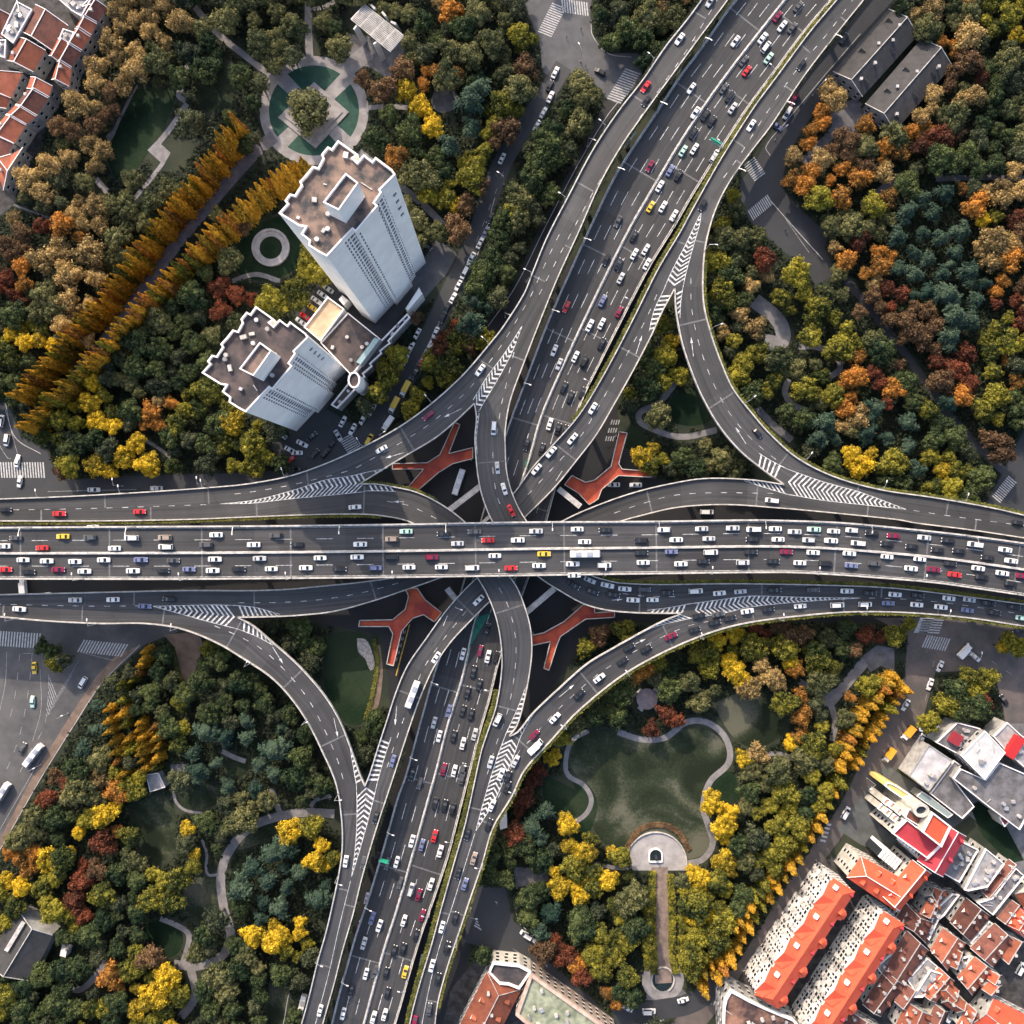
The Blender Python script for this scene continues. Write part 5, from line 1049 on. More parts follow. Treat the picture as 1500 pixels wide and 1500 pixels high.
m = MB(); cc = W(396, 362, 1.2); n = 28
for i in range(n):
    a0, a1 = i / n * math.tau, (i + 1) / n * math.tau
    for r0_, r1_, zt_ in ((6.6, 7.6, 1.2), (4.6, 6.5, .7)):
        P = [(r0_ * math.cos(a0), r0_ * math.sin(a0)), (r1_ * math.cos(a0), r1_ * math.sin(a0)), (r1_ * math.cos(a1), r1_ * math.sin(a1)), (r0_ * math.cos(a1), r0_ * math.sin(a1))]; m.prism(P, 0, zt_)
o = m.build('ring_terrace', [mat('ring_stone', (.36, .34, .33), .8, .15, .4)]); o.location = (cc.x, cc.y, 0.02); tag(o, 'pale stone ring terrace on a dark lawn west of the tallest tower', 'ring terrace'); BLOCK.append([(396 + 34 * math.cos(t), 362 + 34 * math.sin(t)) for t in np.linspace(0, math.tau, 16)])
def disc(name, label, cat, px, py, r, z, matl, n=28, thick=.5, cone=0.0):
    c = W(px, py, z); root = empty(name, (c.x, c.y, 0)); tag(root, label, cat); m = MB(); m.cyl(0, 0, z - thick, z, r, r, n, cap=False); b = len(m.v); m.v.append((0, 0, z + cone)); m.cyl(0, 0, z, z, r, r, n, cap=False)
    for i in range(n): m.f.append((b + 1 + i, b + 1 + (i + 1) % n, b)); m.m.append(0)
    m.build('roof', [matl], root)
    for i in range(6):
        a = i / 6 * math.tau; m = MB(); m.cyl(r * .8 * math.cos(a), r * .8 * math.sin(a), 0, z - thick, .22, .22, 8); m.build('column', [CONC], root)
    BLOCK.append([(px + (r / S + 8) * math.cos(t), py + (r / S + 8) * math.sin(t)) for t in np.linspace(0, math.tau, 16)]); return root
disc('round_pavilion', 'round pinkish grey pavilion roof among trees above the big lawn', 'pavilion', 948, 1024, 4.2, 4.5, mat('pavilion_roof', (.20, .16, .165), .7, .2, .5), cone=.9)
for i, (x, y) in enumerate(((937, 1012), (961, 1011), (938, 1038), (963, 1037))):
    p = W(x, y); m = MB(); m.box(p.x, p.y, .0, 2.4, 1.1, .5, [.7, -.7, -.7, .7][i]); tag(m.build('stone_bench', [CONC]), 'pale stone bench %s the round pavilion' % ['north-west of', 'north-east of', 'south-west of', 'south-east of'][i], 'bench', 'benches round the pavilion')
p = W(960, 1252); m = MB()
for i in range(11):
    a = math.pi * i / 10; b_ = math.pi * (i + 1) / 10
    if i < 10: m.bar((2.6 * math.cos(a), 2.6 * math.sin(a), .4), (2.6 * math.cos(b_), 2.6 * math.sin(b_), .4), .5, .8)
m.bar((-2.6, 0, .4), (-2.6, -2.6, .4), .5, .8); m.bar((2.6, 0, .4), (2.6, -2.6, .4), .5, .8); m.bar((-2.6, -2.6, .4), (2.6, -2.6, .4), .5, .8)
root = empty('fountain', (p.x, p.y, .07)); tag(root, 'arched white rimmed fountain basin in the half round plaza', 'fountain'); m.build('rim', [WHITE2], root)
m = MB(); m.prism([(2.5 * math.cos(t), 2.5 * math.sin(t)) for t in np.linspace(0, math.pi, 11)] + [(-2.5, -2.5), (2.5, -2.5)], .05, .2, side=False); m.build('water', [WATER], root)
m = MB(); m.box(0, -.5, .2, .9, .9, 2.2); m.cyl(0, -.5, 2.4, 3.6, .35, .15, 10); m.build('statue_plinth', [DARKM], root)
m = MB(); n = 30
for i in range(n):
    a, b_ = math.radians(-5 + 190 * i / n), math.radians(-5 + 190 * (i + 1) / n); pa, pb = W(961 + 45 * math.cos(a), 1265 - 46 * math.sin(a), .4), W(961 + 45 * math.cos(b_), 1265 - 46 * math.sin(b_), .4); m.bar(pa, pb, .35, .8)
tag(m.build('plaza_wall', [BARR]), 'low pale wall curving round the half round plaza', 'wall')
m = MB(); n = 22
for i in range(n):
    a, b_ = math.radians(-60 + 290 * i / n), math.radians(-60 + 290 * (i + 1) / n); pa, pb = W(971 + 16.5 * math.cos(a), 1435 - 18.5 * math.sin(a), .35), W(971 + 16.5 * math.cos(b_), 1435 - 18.5 * math.sin(b_), .35); m.bar(pa, pb, .4, .7)
tag(m.build('pond_wall', [BARR]), 'low pale wall round the dark circular pond at the end of the axis', 'wall')
# ---------------------------------------------------------------- trees
def tuft(V, F, c, nrm, s, rnd, yaw=None):
    """one leaf tuft: a bent quad facing roughly along nrm"""
    nrm = nrm + rnd.normal(0, .45, 3); nrm /= np.linalg.norm(nrm) + 1e-9
    u = np.cross(nrm, rnd.normal(0, 1, 3)); u /= np.linalg.norm(u) + 1e-9; v = np.cross(nrm, u); a = s * rnd.uniform(.6, 1.25); b = s * rnd.uniform(.45, .9); k = len(V)
    V += [tuple(c - u * a * .5 - v * b * .5), tuple(c + u * a * .5 - v * b * .4), tuple(c + u * a * .35 + v * b * .55), tuple(c - u * a * .45 + v * b * .5)]; F.append((k, k + 1, k + 2, k + 3))
def ico(V, F, c, r, rnd, jag=.12):
    t = (1 + 5 ** .5) / 2; b = [(-1,t,0),(1,t,0),(-1,-t,0),(1,-t,0),(0,-1,t),(0,1,t),(0,-1,-t),(0,1,-t),(t,0,-1),(t,0,1),(-t,0,-1),(-t,0,1)]
    f = [(0,11,5),(0,5,1),(0,1,7),(0,7,10),(0,10,11),(1,5,9),(5,11,4),(11,10,2),(10,7,6),(7,1,8),(3,9,4),(3,4,2),(3,2,6),(3,6,8),(3,8,9),(4,9,5),(2,4,11),(6,2,10),(8,6,7),(9,8,1)]
    k = len(V)
    for p in b: q = np.array(p) / 1.902 * r * rnd.uniform(1 - jag, 1 + jag); V.append(tuple(c + q))
    for x in f: F.append(tuple(k + i for i in x))
def crown_broad(seed, nl=46, per=66, lobes=(.14, .30), flat_=.78, ragged=0.0):
    """unit crown (radius 1) of many leafy lobes; depth gaps between them"""
    rnd = np.random.RandomState(seed); V = []; F = []; C = []
    ax = rnd.uniform(.86, 1.12); ay = 1 / ax
    for i in range(nl):
        th = rnd.uniform(0, math.tau); el = math.asin(min(1, rnd.uniform(-.15, 1.0))); rad = rnd.uniform(.52, .84) * (1 + .18 * math.sin(3 * th + seed))
        c = np.array([math.cos(th) * math.cos(el) * rad * ax, math.sin(th) * math.cos(el) * rad * ay, math.sin(el) * rad * flat_]); C.append((c, rnd.uniform(*lobes)))
    for c, r in C:
        ico(V, F, c, r * .72, rnd)
        for j in range(per):
            d = rnd.normal(0, 1, 3); d /= np.linalg.norm(d); d[2] = abs(d[2]) * .9 - .15; d /= np.linalg.norm(d); tuft(V, F, c + d * r * rnd.uniform(.75, 1.25 + ragged), d, .10 + ragged * .02, rnd)
    for i in range(3): ico(V, F, np.array([rnd.uniform(-.2, .2), rnd.uniform(-.2, .2), rnd.uniform(-.1, .1)]), .50, rnd)
    return V, F
def crown_conic(seed, n=1500):
    """unit dawn redwood: base radius 1, height 1 (scaled later), shaggy whorls"""
    rnd = np.random.RandomState(seed); V = []; F = []
    for i in range(26):
        h = i / 26.0; r = (1 - h) ** .85 * .62 + .05
        for k in range(5):
            a = rnd.uniform(0, math.tau); ico(V, F, np.array([math.cos(a) * r * .45, math.sin(a) * r * .45, h * .96]) , 1, rnd) if False else None
    for lv in range(22):
        h = .03 + lv / 22 * .95; r = (1 - h) ** .8 + .04; nb = int(4 + 9 * (1 - h))
        for k in range(nb):
            a = rnd.uniform(0, math.tau); L = r * rnd.uniform(.75, 1.1)
            for j in range(8):
                q = rnd.uniform(.15, 1) ** .8; c = np.array([math.cos(a) * L * q, math.sin(a) * L * q, h + .02 * (1 - q) + rnd.uniform(-.012, .012)]) + rnd.normal(0, .035, 3) * np.array([1, 1, .25]); tuft(V, F, c, np.array([math.cos(a) * .4, math.sin(a) * .4, 1.0]), .26 * (1 - .4 * q), rnd)
    # inner mass
    m = 8
    for i in range(m):
        h = i / m * .9 + .03; k = len(V); r = (1 - h) ** .8 * .7 + .02; h2 = h + .9 / m; r2 = (1 - h2) ** .8 * .7 if h2 < 1 else 0
        for rr_, hh in ((r, h), (max(r2, .01), h2)):
            for j in range(7): V.append((rr_ * math.cos(j / 7 * math.tau), rr_ * math.sin(j / 7 * math.tau), hh))
        for j in range(7): F.append((k + j, k + (j + 1) % 7, k + 7 + (j + 1) % 7, k + 7 + j))
    return V, F
def crown_feather(seed):
    """cedar / palm like crown of drooping sprays radiating from several heads"""
    rnd = np.random.RandomState(seed); V = []; F = []
    heads = [(rnd.uniform(-.5, .5), rnd.uniform(-.5, .5), rnd.uniform(.15, .6)) for _ in range(7)] + [(0, 0, .75)]
    for hx, hy, hz in heads:
        for k in range(17):
            a = rnd.uniform(0, math.tau); L = rnd.uniform(.32, .55)
            for j in range(9):
                q = (j + .5) / 9; c = np.array([hx + math.cos(a) * L * q, hy + math.sin(a) * L * q, hz - .35 * q * q + .06]); n_ = np.array([math.cos(a) * q * .7, math.sin(a) * q * .7, 1.0]); tuft(V, F, c + rnd.normal(0, .012, 3), n_, .13 * (1.2 - q * .6), rnd)
        ico(V, F, np.array([hx, hy, hz - .28]), .24, rnd)
    ico(V, F, np.array([0, 0, .05]), .6, rnd)
    return V, F
def crown_shaggy(seed):
    """thin autumn plane tree: fine twiggy tufts, see-through"""
    return crown_broad(seed, nl=44, per=44, lobes=(.14, .27), flat_=.8, ragged=.35)
def mk(name, VF):
    me = bpy.data.meshes.new(name); me.from_pydata(VF[0], [], VF[1]); me.materials.append(LEAF['G']); me.update(); return me
CR = {'broad': [mk('crown', crown_broad(s)) for s in range(1, 8)], 'conic': [mk('crown', crown_conic(s)) for s in range(20, 24)], 'feather': [mk('crown', crown_feather(s)) for s in range(30, 34)], 'shaggy': [mk('crown', crown_shaggy(s)) for s in range(40, 45)]}
def trunk_mesh():
    m = MB(); m.cyl(0, 0, 0, .55, .055, .04, 8, cap=False); m.cyl(0, 0, .55, .95, .04, .018, 7, cap=False)
    for i in range(6):
        a = i * 1.05 + .3; m.bar((0, 0, .42 + .06 * i), (.32 * math.cos(a), .32 * math.sin(a), .66 + .05 * i), .03, .03)
    me = bpy.data.meshes.new('trunk'); me.from_pydata(m.v, [], m.f); me.materials.append(BARK); me.update(); return me
TRUNK = trunk_mesh()
m = MB(); m.cyl(0, 0, 0, .9, .03, .008, 8, cap=False); TRUNKW = bpy.data.meshes.new('trunk'); TRUNKW.from_pydata(m.v, [], m.f); TRUNKW.materials.append(BARK)
TREES = []
def plant(px, py, r, kind):
    """px,py: where the crown shows; r: crown radius in photo px"""
    rm = r * S
    if kind == 'W': ht = rm * (3.9 if px > 700 else 5.0 if py > 800 else 7.2) + R.uniform(-1.5, 2); zc = ht * .5; sc3 = (rm, rm, ht * .93); z_c = ht * .07; shp = 'conic'
    else:
        ht = min(16, 4.5 + rm * 1.45) * R.uniform(.9, 1.1); shp = {'D': 'shaggy', 'T': 'feather', 'P': 'shaggy', 'B': 'shaggy', 'R': 'shaggy', 'O': 'shaggy'}.get(kind, 'broad')
        z_c = ht - rm * (.85 if shp != 'feather' else .9); zc = z_c + rm * .3; sc3 = (rm, rm, rm * 1.08)
    p = W(px, py, zc); TREES.append((px, py, kind, p, rm, ht, shp, z_c, sc3)); return True

RW = []
def row(pts, n, kind='W', r=9, jit=2.0, off=(0, 0)):
    a, d = arclen(catmull(pts))
    for i in range(n):
        q = at_len(a, d, d[-1] * (i + .5) / n); RW.append((q[0] + R.uniform(-jit, jit) + off[0], q[1] + R.uniform(-jit, jit) + off[1], r * R.uniform(.85, 1.2), kind))
rA = [(352, 180), (335, 211), (312, 243), (283, 278), (243, 326), (215, 360), (195, 390), (165, 430), (130, 470), (97, 512), (62, 550), (34, 587)]
row(rA, 60, r=9.5); row(rA, 26, off=(5, 3), r=8.5)
rB = [(452, 243), (428, 252), (395, 276), (355, 312), (312, 350), (280, 381), (258, 402), (235, 425), (212, 452), (180, 487), (145, 525), (110, 558), (85, 584), (60, 608), (43, 632)]
row(rB, 62, r=9.5); row(rB, 24, off=(5, 3), r=8.5)
row([(158, 1030), (162, 1065), (172, 1100), (182, 1140)], 7, r=9); row([(205, 1052), (210, 1090), (214, 1130)], 7, r=9); row([(180, 1015), (186, 1060), (192, 1110)], 5, r=9); row([(228, 1060), (232, 1100), (230, 1130)], 5, r=9); row([(215, 945), (210, 975), (192, 1000)], 5, r=8); row([(185, 995), (180, 1010)], 2, r=8)
row([(1312, 985), (1285, 1020), (1258, 1058), (1240, 1100), (1225, 1130)], 15, r=11); row([(1322, 1000), (1290, 1045), (1262, 1090), (1245, 1125)], 12, r=10, off=(4, 4)); row([(1235, 1140), (1205, 1195), (1178, 1245), (1140, 1300), (1105, 1345), (1078, 1392), (1050, 1440)], 20, r=11, off=(-2, 0)); row([(1150, 1290), (1110, 1330), (1085, 1365)], 8, r=11, off=(-14, -6)); row([(1060, 1400), (1025, 1430), (1035, 1460)], 5, r=9)
for s_, a_, n_ in (('945,1300 948,1360 950,1420', 9, 9), ('1003,1300 1002,1360 1005,1420', 9, 9)):
    row([tuple(float(v) for v in t.split(',')) for t in s_.split()], n_, 'V', r=a_, jit=1.5)
CP = """150,30P 220,20P 120,80P 160,60P 200,100P 240,60P 140,120P 180,160B 130,210P 60,200P 40,260P 100,230P 150,220P 20,300P 230,90L 260,110G 300,60G 330,30L 380,60L 410,60L 300,100G 350,110G 370,150G 90,330O 117,347O 60,330R 140,300P 160,300L 190,310L 170,350L 130,370P 100,400P 30,390O 60,380P 20,430R 60,430L 80,450L 100,440P 15,460G 10,520V 40,530G 20,560G 30,480Y 60,120P 75,150P 110,150P 45,200P 35,215P 70,240P 60,280P 30,340B 105,190B
470,30L 450,80L 400,60L 430,100G 520,20L 600,20L 620,30G 660,15O 680,40G 700,20L 740,30L 760,50V 720,60L 690,80L 640,60G 600,60L 590,100B 560,130B 595,130Y 615,155Y 632,185Y 655,110L 640,105O 667,110O 700,120G 740,110L 770,100B 760,130L 735,150V 725,180V 710,220V 700,240V 690,260V 655,290V 665,300Y 742,190B 740,210B 702,272B 680,300B 600,190G 570,160G 560,210G 610,220G 640,230G 580,230O 590,250L 620,255L 650,250G 660,210T 690,150T 700,130T 545,200G 625,310L 650,320V 640,340L 670,335B 490,40G 430,40L 405,20L
850,120L 860,140L 830,160G 850,180L 810,190G 800,210G 790,240G 780,260G 760,290L 750,310V 760,320L 740,320G 730,350G 720,380G 710,400G 700,420G 695,440T 690,470T 652,493R 645,512R 662,505V 630,530V 655,535V 655,557V 610,580V 640,582V 600,600V 880,20G 920,40G 940,55G 970,10P 950,20L 900,60G 890,62G 870,175L 815,230G 770,290G
450,400V 470,395V 430,420V 412,440V 395,440V 440,440V 455,375V 400,455V 300,400G 280,430G 320,420R 345,430R 360,400R 335,380L 290,380L 250,450G 230,470L 200,500G 280,500G 230,540G 260,560G 190,560L 150,580V 130,590Y 90,590V 60,640V 110,620V 100,660G 140,640G 165,625Y 200,650Y 180,670Y 140,680Y 240,660Y 160,690Y 215,680Y 230,620O 270,600V 250,640G 260,620V 300,570V 290,600V 310,580V 320,620G 330,640V 340,620Y 350,650V 370,650V 300,650G 390,670V 410,680G 100,680V 110,700B 90,690B 270,470G 230,510G 300,530G 310,490L 190,600G 120,650G 250,590O
1060,350L 1050,380V 1080,380L 1120,380R 1125,400P 1090,440G 1060,330V 1085,350L 1100,420P 1085,460P 1105,455P 1060,430V 1045,450G 1070,400G 960,540G 970,560V 985,500Y 975,520V 950,570G 990,640P 940,670Y 920,660V 950,680V 1000,670G 1040,680L 1060,670L 1020,690G 1215,130P 1228,145P 1190,190O 1160,200B 1205,180O 1268,182O 1240,205B 1270,215L 1180,270O 1160,262O 1190,250O 1200,290V 1230,290O 1260,260O 1270,245B 1300,210O 1320,222O 1310,200L 1360,190O 1380,200R 1350,172P 1280,300V 1300,290O 1220,330L 1250,330L 1330,270G 1350,290T 1370,310T 1350,340T 1380,350T 1400,370T 1420,400T 1380,400T 1390,430T 1430,440T 1440,320Y 1430,300O 1470,290P 1490,320R 1460,350P 1480,380O 1470,410O 1490,440R 1460,480V 1480,500V 1240,380O 1270,400O 1290,390O 1300,420R 1320,430R 1250,420L 1230,400L 1280,450B 1330,470B 1350,490B 1370,510B 1400,540R 1420,560R 1410,580O 1440,600V 1460,580V 1490,560O 1490,600G 1330,310T 1340,370T 1360,380T 1410,340T 1400,460T 1420,470T 1340,400T 1290,340L 1260,350R
1170,400V 1180,430V 1200,450V 1190,470V 1210,430L 1240,480V 1250,500V 1230,510V 1280,500L 1290,510G 1110,515V 1090,530V 1080,550V 1140,525L 1165,540L 1120,570V 1100,580G 1180,570V 1200,590L 1220,580V 1240,560O 1255,550O 1280,545R 1290,560R 1310,570O 1300,590R 1240,600O 1260,610P 1330,560G 1340,590G 1210,620T 1180,612G 1200,640T 1280,600T 1300,640T 1330,620T 1360,600V 1390,590T 1380,620G 1400,640G 1250,665Y 1260,680Y 1220,680G 1200,690G 1310,680V 1340,690T 1380,690Y 1400,690V 1420,690V 1430,650V 1450,670B 1470,660B 1490,650B 1440,700G 1300,700G 1350,560B 1320,520B 1300,480B 1380,560B
1340,20P 1360,40L 1400,30L 1420,50P 1400,70O 1420,90B 1390,100B 1440,60L 1480,20V 1490,50Y 1460,40V 1480,90L 1450,100G 1460,140G 1440,180G 1480,160L 1430,140P 1440,110R 1410,150P 1400,170L 1480,200G 1420,220G 1400,240G 1460,240G 1380,230G 1490,262P 1470,278P
80,960V 62,950G 95,965G 240,960G 230,985G 250,1000L 220,1015G 262,1030V 270,1020G 310,950V 320,965G 350,1000G 330,1030G 380,1010G 405,960G 450,1010G 430,985G 520,1060T 500,1050T 530,1080G 548,1060G 330,1080T 360,1080T 290,1130T 320,1150G 380,1120T 400,1100T 440,1110G 430,1140G 140,1070T 120,1100T 142,1112L 112,1130G 100,1150R 70,1170R 60,1180R 80,1200G 50,1220L 112,1160L 180,1155V 170,1160O 197,1160V 130,1200V 150,1195Y 115,1220Y 150,1235R 160,1240O 100,1250Y 90,1262V 70,1260Y 40,1275O 10,1290Y 30,1300Y 20,1330V 60,1300V 120,1290R 110,1320R 190,1260L 205,1240V 170,1280G 200,1290G 150,1310V 100,1340V 60,1340V 240,1290V 258,1290V 282,1270V 220,1320V 250,1320V 200,1340G 230,1345G 150,1350G 170,1390G 130,1370G 200,1370G 275,1215Y 310,1212G 300,1205G 340,1210L 360,1200L 370,1270T 400,1250T 420,1240T 390,1290T 420,1300T 350,1300T 440,1280T 410,1330T 470,1240Y 425,1220Y 460,1262Y 350,1330G 370,1370Y 400,1380Y 412,1370Y 360,1400L 345,1385G 350,1420G 300,1370G 220,1405B 210,1412V 190,1422V 160,1430O 230,1450Y 245,1432Y 222,1462Y 200,1480Y 150,1480V 170,1470G 130,1480V 320,1432L 330,1452L 300,1450G 340,1480G 60,1430G 10,1460V 30,1480G 90,1452G 80,1470G 410,1430G 380,1460G 455,1210V
880,910O 910,910O 915,925V 880,930B 830,960O 860,950V 870,962V 820,980R 1040,950V 1020,960V 1050,940Y 955,980V 962,970V 940,982O 1010,1000L 980,1010G 905,1050G 870,1050G 925,1030G 1110,950V 1100,945V 1070,970Y 1080,985Y 1092,1000Y 1130,990P 1160,970Y 1165,980O 1150,950V 1190,950V 1200,960V 1195,975V 1180,930B 1160,930B 1140,920B 1110,920R 1270,930R 1280,945V 1240,920G 1210,910L 1330,915V 1140,1000P 1100,1010P 1150,1030V 1172,1020O 810,1110Y 807,1140O 822,1080V 790,1130R 782,1145R 770,1170R 1090,1112Y 1110,1105P 1100,1130L 1120,1150L 1140,1130L 1172,1080O 1160,1090Y 1190,1090V 1200,1100V 1180,1112L 1210,1120L 1150,1160V 1130,1180V 1140,1210V 1160,1180V 1190,1140V 1210,1160V 1170,1210V 1150,1240V 1130,1250V 1200,1180V 1180,1190G 1100,1160G 1110,1190V 1070,1190Y 1060,1210Y 1065,1230Y 1062,1260Y 1080,1240G 1090,1262L 830,1210Y 835,1240Y 857,1250Y 840,1270V 820,1300Y 850,1310Y 890,1290Y 910,1258V 900,1252Y 870,1300V 930,1312L 920,1325L 900,1325V 800,1190T 780,1210T 790,1232T 770,1240G 790,1260G 810,1340T 775,1315G 775,1345G 850,1345G 850,1362G 880,1370V 890,1392V 870,1402V 900,1402V 920,1382V 880,1422V 930,1362G 920,1432V 910,1452G 925,1462G 1030,1290Y 1020,1282Y 1050,1292V 1062,1302V 1020,1310V 1020,1330V 1032,1342Y 1015,1345Y 1042,1362V 1062,1352V 1022,1372V 1052,1382V 1015,1400V 1015,1420V 1080,1332G 1090,1312G 820,1390R 830,1402R 842,1412O 852,1432R 890,1455O 905,1470O 938,1470V 1395,980V 1420,990V 1400,1010G 1430,1012V 1415,1040G 1390,1032V 1435,1035G 1442,1025R 1480,940V 1492,950V 705,1400G 700,1420G 690,1440G 680,1460G 750,1240G 742,1205B 762,1185R 757,1222R 975,1045R 990,1055R 955,1068R 720,1255G 1485,1360G 1492,1380V 1480,1340G 1425,1462G 1447,1452T 1405,1470G"""
CPL = []
for t in CP.split():
    a, b = t.split(','); CPL.append((float(a), float(b[:-1]), b[-1]))
RAD = {'D': 15, 'G': 15, 'L': 16, 'V': 15, 'Y': 14, 'O': 13, 'R': 13, 'B': 15, 'P': 16, 'T': 17}
# deck footprint masks in picture px (coarse grid, 3 px)
G_ = 3; NG = 620; OFF = 180
mask = np.zeros((NG, NG), bool)    # blocked
def fillmask(mk_, P, val=True):
    P = np.array(P); x0, x1 = int((P[:, 0].min() + OFF) / G_), int((P[:, 0].max() + OFF) / G_) + 1; y0, y1 = int((P[:, 1].min() + OFF) / G_), int((P[:, 1].max() + OFF) / G_) + 1
    x0, y0 = max(0, x0), max(0, y0); x1, y1 = min(NG, x1), min(NG, y1)
    if x1 <= x0 or y1 <= y0: return
    gx = (np.arange(x0, x1) + .5) * G_ - OFF
    for iy in range(y0, y1):
        y = (iy + .5) * G_ - OFF; A = P; Bq = np.roll(P, -1, 0); c = (A[:, 1] > y) != (Bq[:, 1] > y)
        if not c.any(): continue
        xs = np.sort(A[c, 0] + (y - A[c, 1]) * (Bq[c, 0] - A[c, 0]) / (Bq[c, 1] - A[c, 1]))
        for k in range(0, len(xs) - 1, 2): mk_[iy, x0:x1][(gx >= xs[k]) & (gx <= xs[k + 1])] = val
for P in BLOCK: fillmask(mask, P)
deck = np.zeros((NG, NG), bool)
for k in RIB: fillmask(deck, [tuple(p) for p in RIB[k]['l']] + [tuple(p) for p in RIB[k]['r'][::-1]])
def grow(m_, n):
    m_ = m_.copy()
    for _ in range(n):
        q = m_.copy(); q[1:] |= m_[:-1]; q[:-1] |= m_[1:]; q[:, 1:] |= m_[:, :-1]; q[:, :-1] |= m_[:, 1:]; m_ = q
    return m_
deckg = grow(deck, 2); road_core = mask.copy()
blk_c = mask | deckg
blk_f = grow(mask, 3) | grow(deck, 4)
blk_c = grow(mask, 1) | deckg
def hit(m_, x, y):
    i, j = int((y + OFF) / G_), int((x + OFF) / G_); return not (0 <= i < NG and 0 <= j < NG) or m_[i, j]
for x, y, r, k in RW: plant(x, y, r, k)
TREES.append((452, 160, 'L', W(452, 160, 6), 9.6, 12, 'broad', 5.0, (9.6, 9.6, 7.0)))
PL = [(x, y, r * .8) for x, y, r, k in RW] + [(452, 160, 30)]
for x, y, k in CPL:
    if hit(blk_c, x, y): continue
    r = RAD[k] * R.uniform(.80, 1.50)
    if any((x - a) ** 2 + (y - b) ** 2 < 36 for a, b, c in PL): continue
    plant(x, y, r, k); PL.append((x, y, r))
for x, y, r, k in ((62, 948, 13, 'G'), (76, 957, 14, 'G'), (92, 966, 13, 'D'), (80, 970, 15, 'V'), (1480, 938, 13, 'V'), (1494, 950, 14, 'V'), (1470, 948, 11, 'Y'), (1332, 914, 11, 'V'), (1442, 1030, 10, 'R')): plant(x, y, r, k); PL.append((x, y, r))
cpa = np.array([(a, b) for a, b, k in CPL])
pla = np.array(PL)
cand = [(NR.uniform(-60, 1560), NR.uniform(-60, 1560)) for _ in range(26000)]
NOTREE = [[(560, 700), (640, 600), (700, 540), (900, 560), (960, 700), (940, 900), (860, 920), (780, 1080), (700, 1080), (560, 900)]]
for x, y in cand:
    if hit(blk_f, x, y) or any(inside(x, y, P) for P in NOTREE): continue
    d2 = (cpa[:, 0] - x) ** 2 + (cpa[:, 1] - y) ** 2; i = int(d2.argmin())
    if d2[i] > 70 ** 2 and 0 < x < 1500 and 0 < y < 1500: continue
    k = CPL[i][2]
    if R.random() < .30: k = CPL[int(np.argsort(d2)[1])][2]
    if k in 'YRO' and R.random() < .55: k = {'Y': 'V', 'R': 'B', 'O': 'P'}[k]
    elif k == 'V' and R.random() < .3: k = R.choice('DL')
    elif k == 'G' and R.random() < .5: k = 'D'
    elif k == 'P' and R.random() < .35: k = R.choice('LDP')
    r = RAD[k] * R.uniform(.65, 1.35)
    dd = (pla[:, 0] - x) ** 2 + (pla[:, 1] - y) ** 2
    if (dd < ((pla[:, 2] + r) * .69) ** 2).any(): continue
    plant(x, y, r, k); pla = np.vstack([pla, (x, y, r)])

# landmarks used to describe where a thing stands
LM = [(460, 162, 'the ring plaza'), (553, 50, 'the slatted pergola'), (500, 290, 'the tallest tower'), (380, 530, 'the shorter tower'), (396, 362, 'the stone ring terrace'), (1290, 90, 'the grey tiled halls'), (40, 60, 'the terracotta lane houses'), (30, 1390, 'the dark park hall'), (948, 1024, 'the round pavilion'),
      (960, 1250, 'the half round plaza'), (971, 1435, 'the circular pond'), (1430, 1110, 'the white roofed hall'), (1180, 1370, 'the orange roofed slabs'), (1350, 1220, 'the crimson roofed block'), (760, 1450, 'the south corner block'), (30, 690, 'the western crosswalk'), (60, 1000, 'the south-western street fan'), (229, 1145, 'the park kiosk'),
      (830, 60, 'the northern junction'), (1110, 270, 'the north-eastern junction'), (1470, 715, 'the eastern crosswalk'), (645, 680, 'the north-west footbridge'), (870, 700, 'the north-east footbridge'), (600, 910, 'the south-west footbridge'), (820, 940, 'the south-east footbridge'), (350, 905, 'the western ramp nose'), (535, 1151, 'the southern ramp nose'), (988, 423, 'the northern ramp nose'), (1148, 710, 'the eastern ramp nose'),
      (410, 1195, 'the forked park path'), (540, 960, 'the pale rock terrace'), (1380, 370, 'the cedar wood'), (1240, 540, 'the curling park path'), (1450, 60, 'the north-eastern corner wood'), (280, 1420, 'the southern park path bend'), (1410, 1010, 'the street triangle'), (850, 1160, 'the winding lawn path'), (210, 225, 'the zigzag park path'), (120, 400, 'the redwood avenue')]
def ordw(n): return ['nearest', 'second nearest', 'third nearest', 'fourth nearest', 'fifth nearest', 'sixth nearest', 'seventh nearest', 'eighth nearest', 'ninth nearest'][n] if n < 9 else '%d%s nearest' % (n + 1, 'th' if 10 <= (n + 1) % 100 <= 20 else {1: 'st', 2: 'nd', 3: 'rd'}.get((n + 1) % 10, 'th'))
def locate(items, desc):
    """items: list of (x,y,key); returns labels unique within a key: nth to a landmark"""
    by = {}
    for i, (x, y, k) in enumerate(items):
        j = min(range(len(LM)), key=lambda q: (LM[q][0] - x) ** 2 + (LM[q][1] - y) ** 2); by.setdefault((k, j), []).append((math.hypot(LM[j][0] - x, LM[j][1] - y), i))
    out = [None] * len(items)
    for (k, j), v in by.items():
        v.sort()
        for n, (_, i) in enumerate(v): out[i] = (desc[k] + ' that is ' + ordw(n) + ' to ' + LM[j][2]).replace('is nearest', 'is the nearest').replace('nearest', 'closest_')
    return [t.replace('closest_', 'next') for t in out]
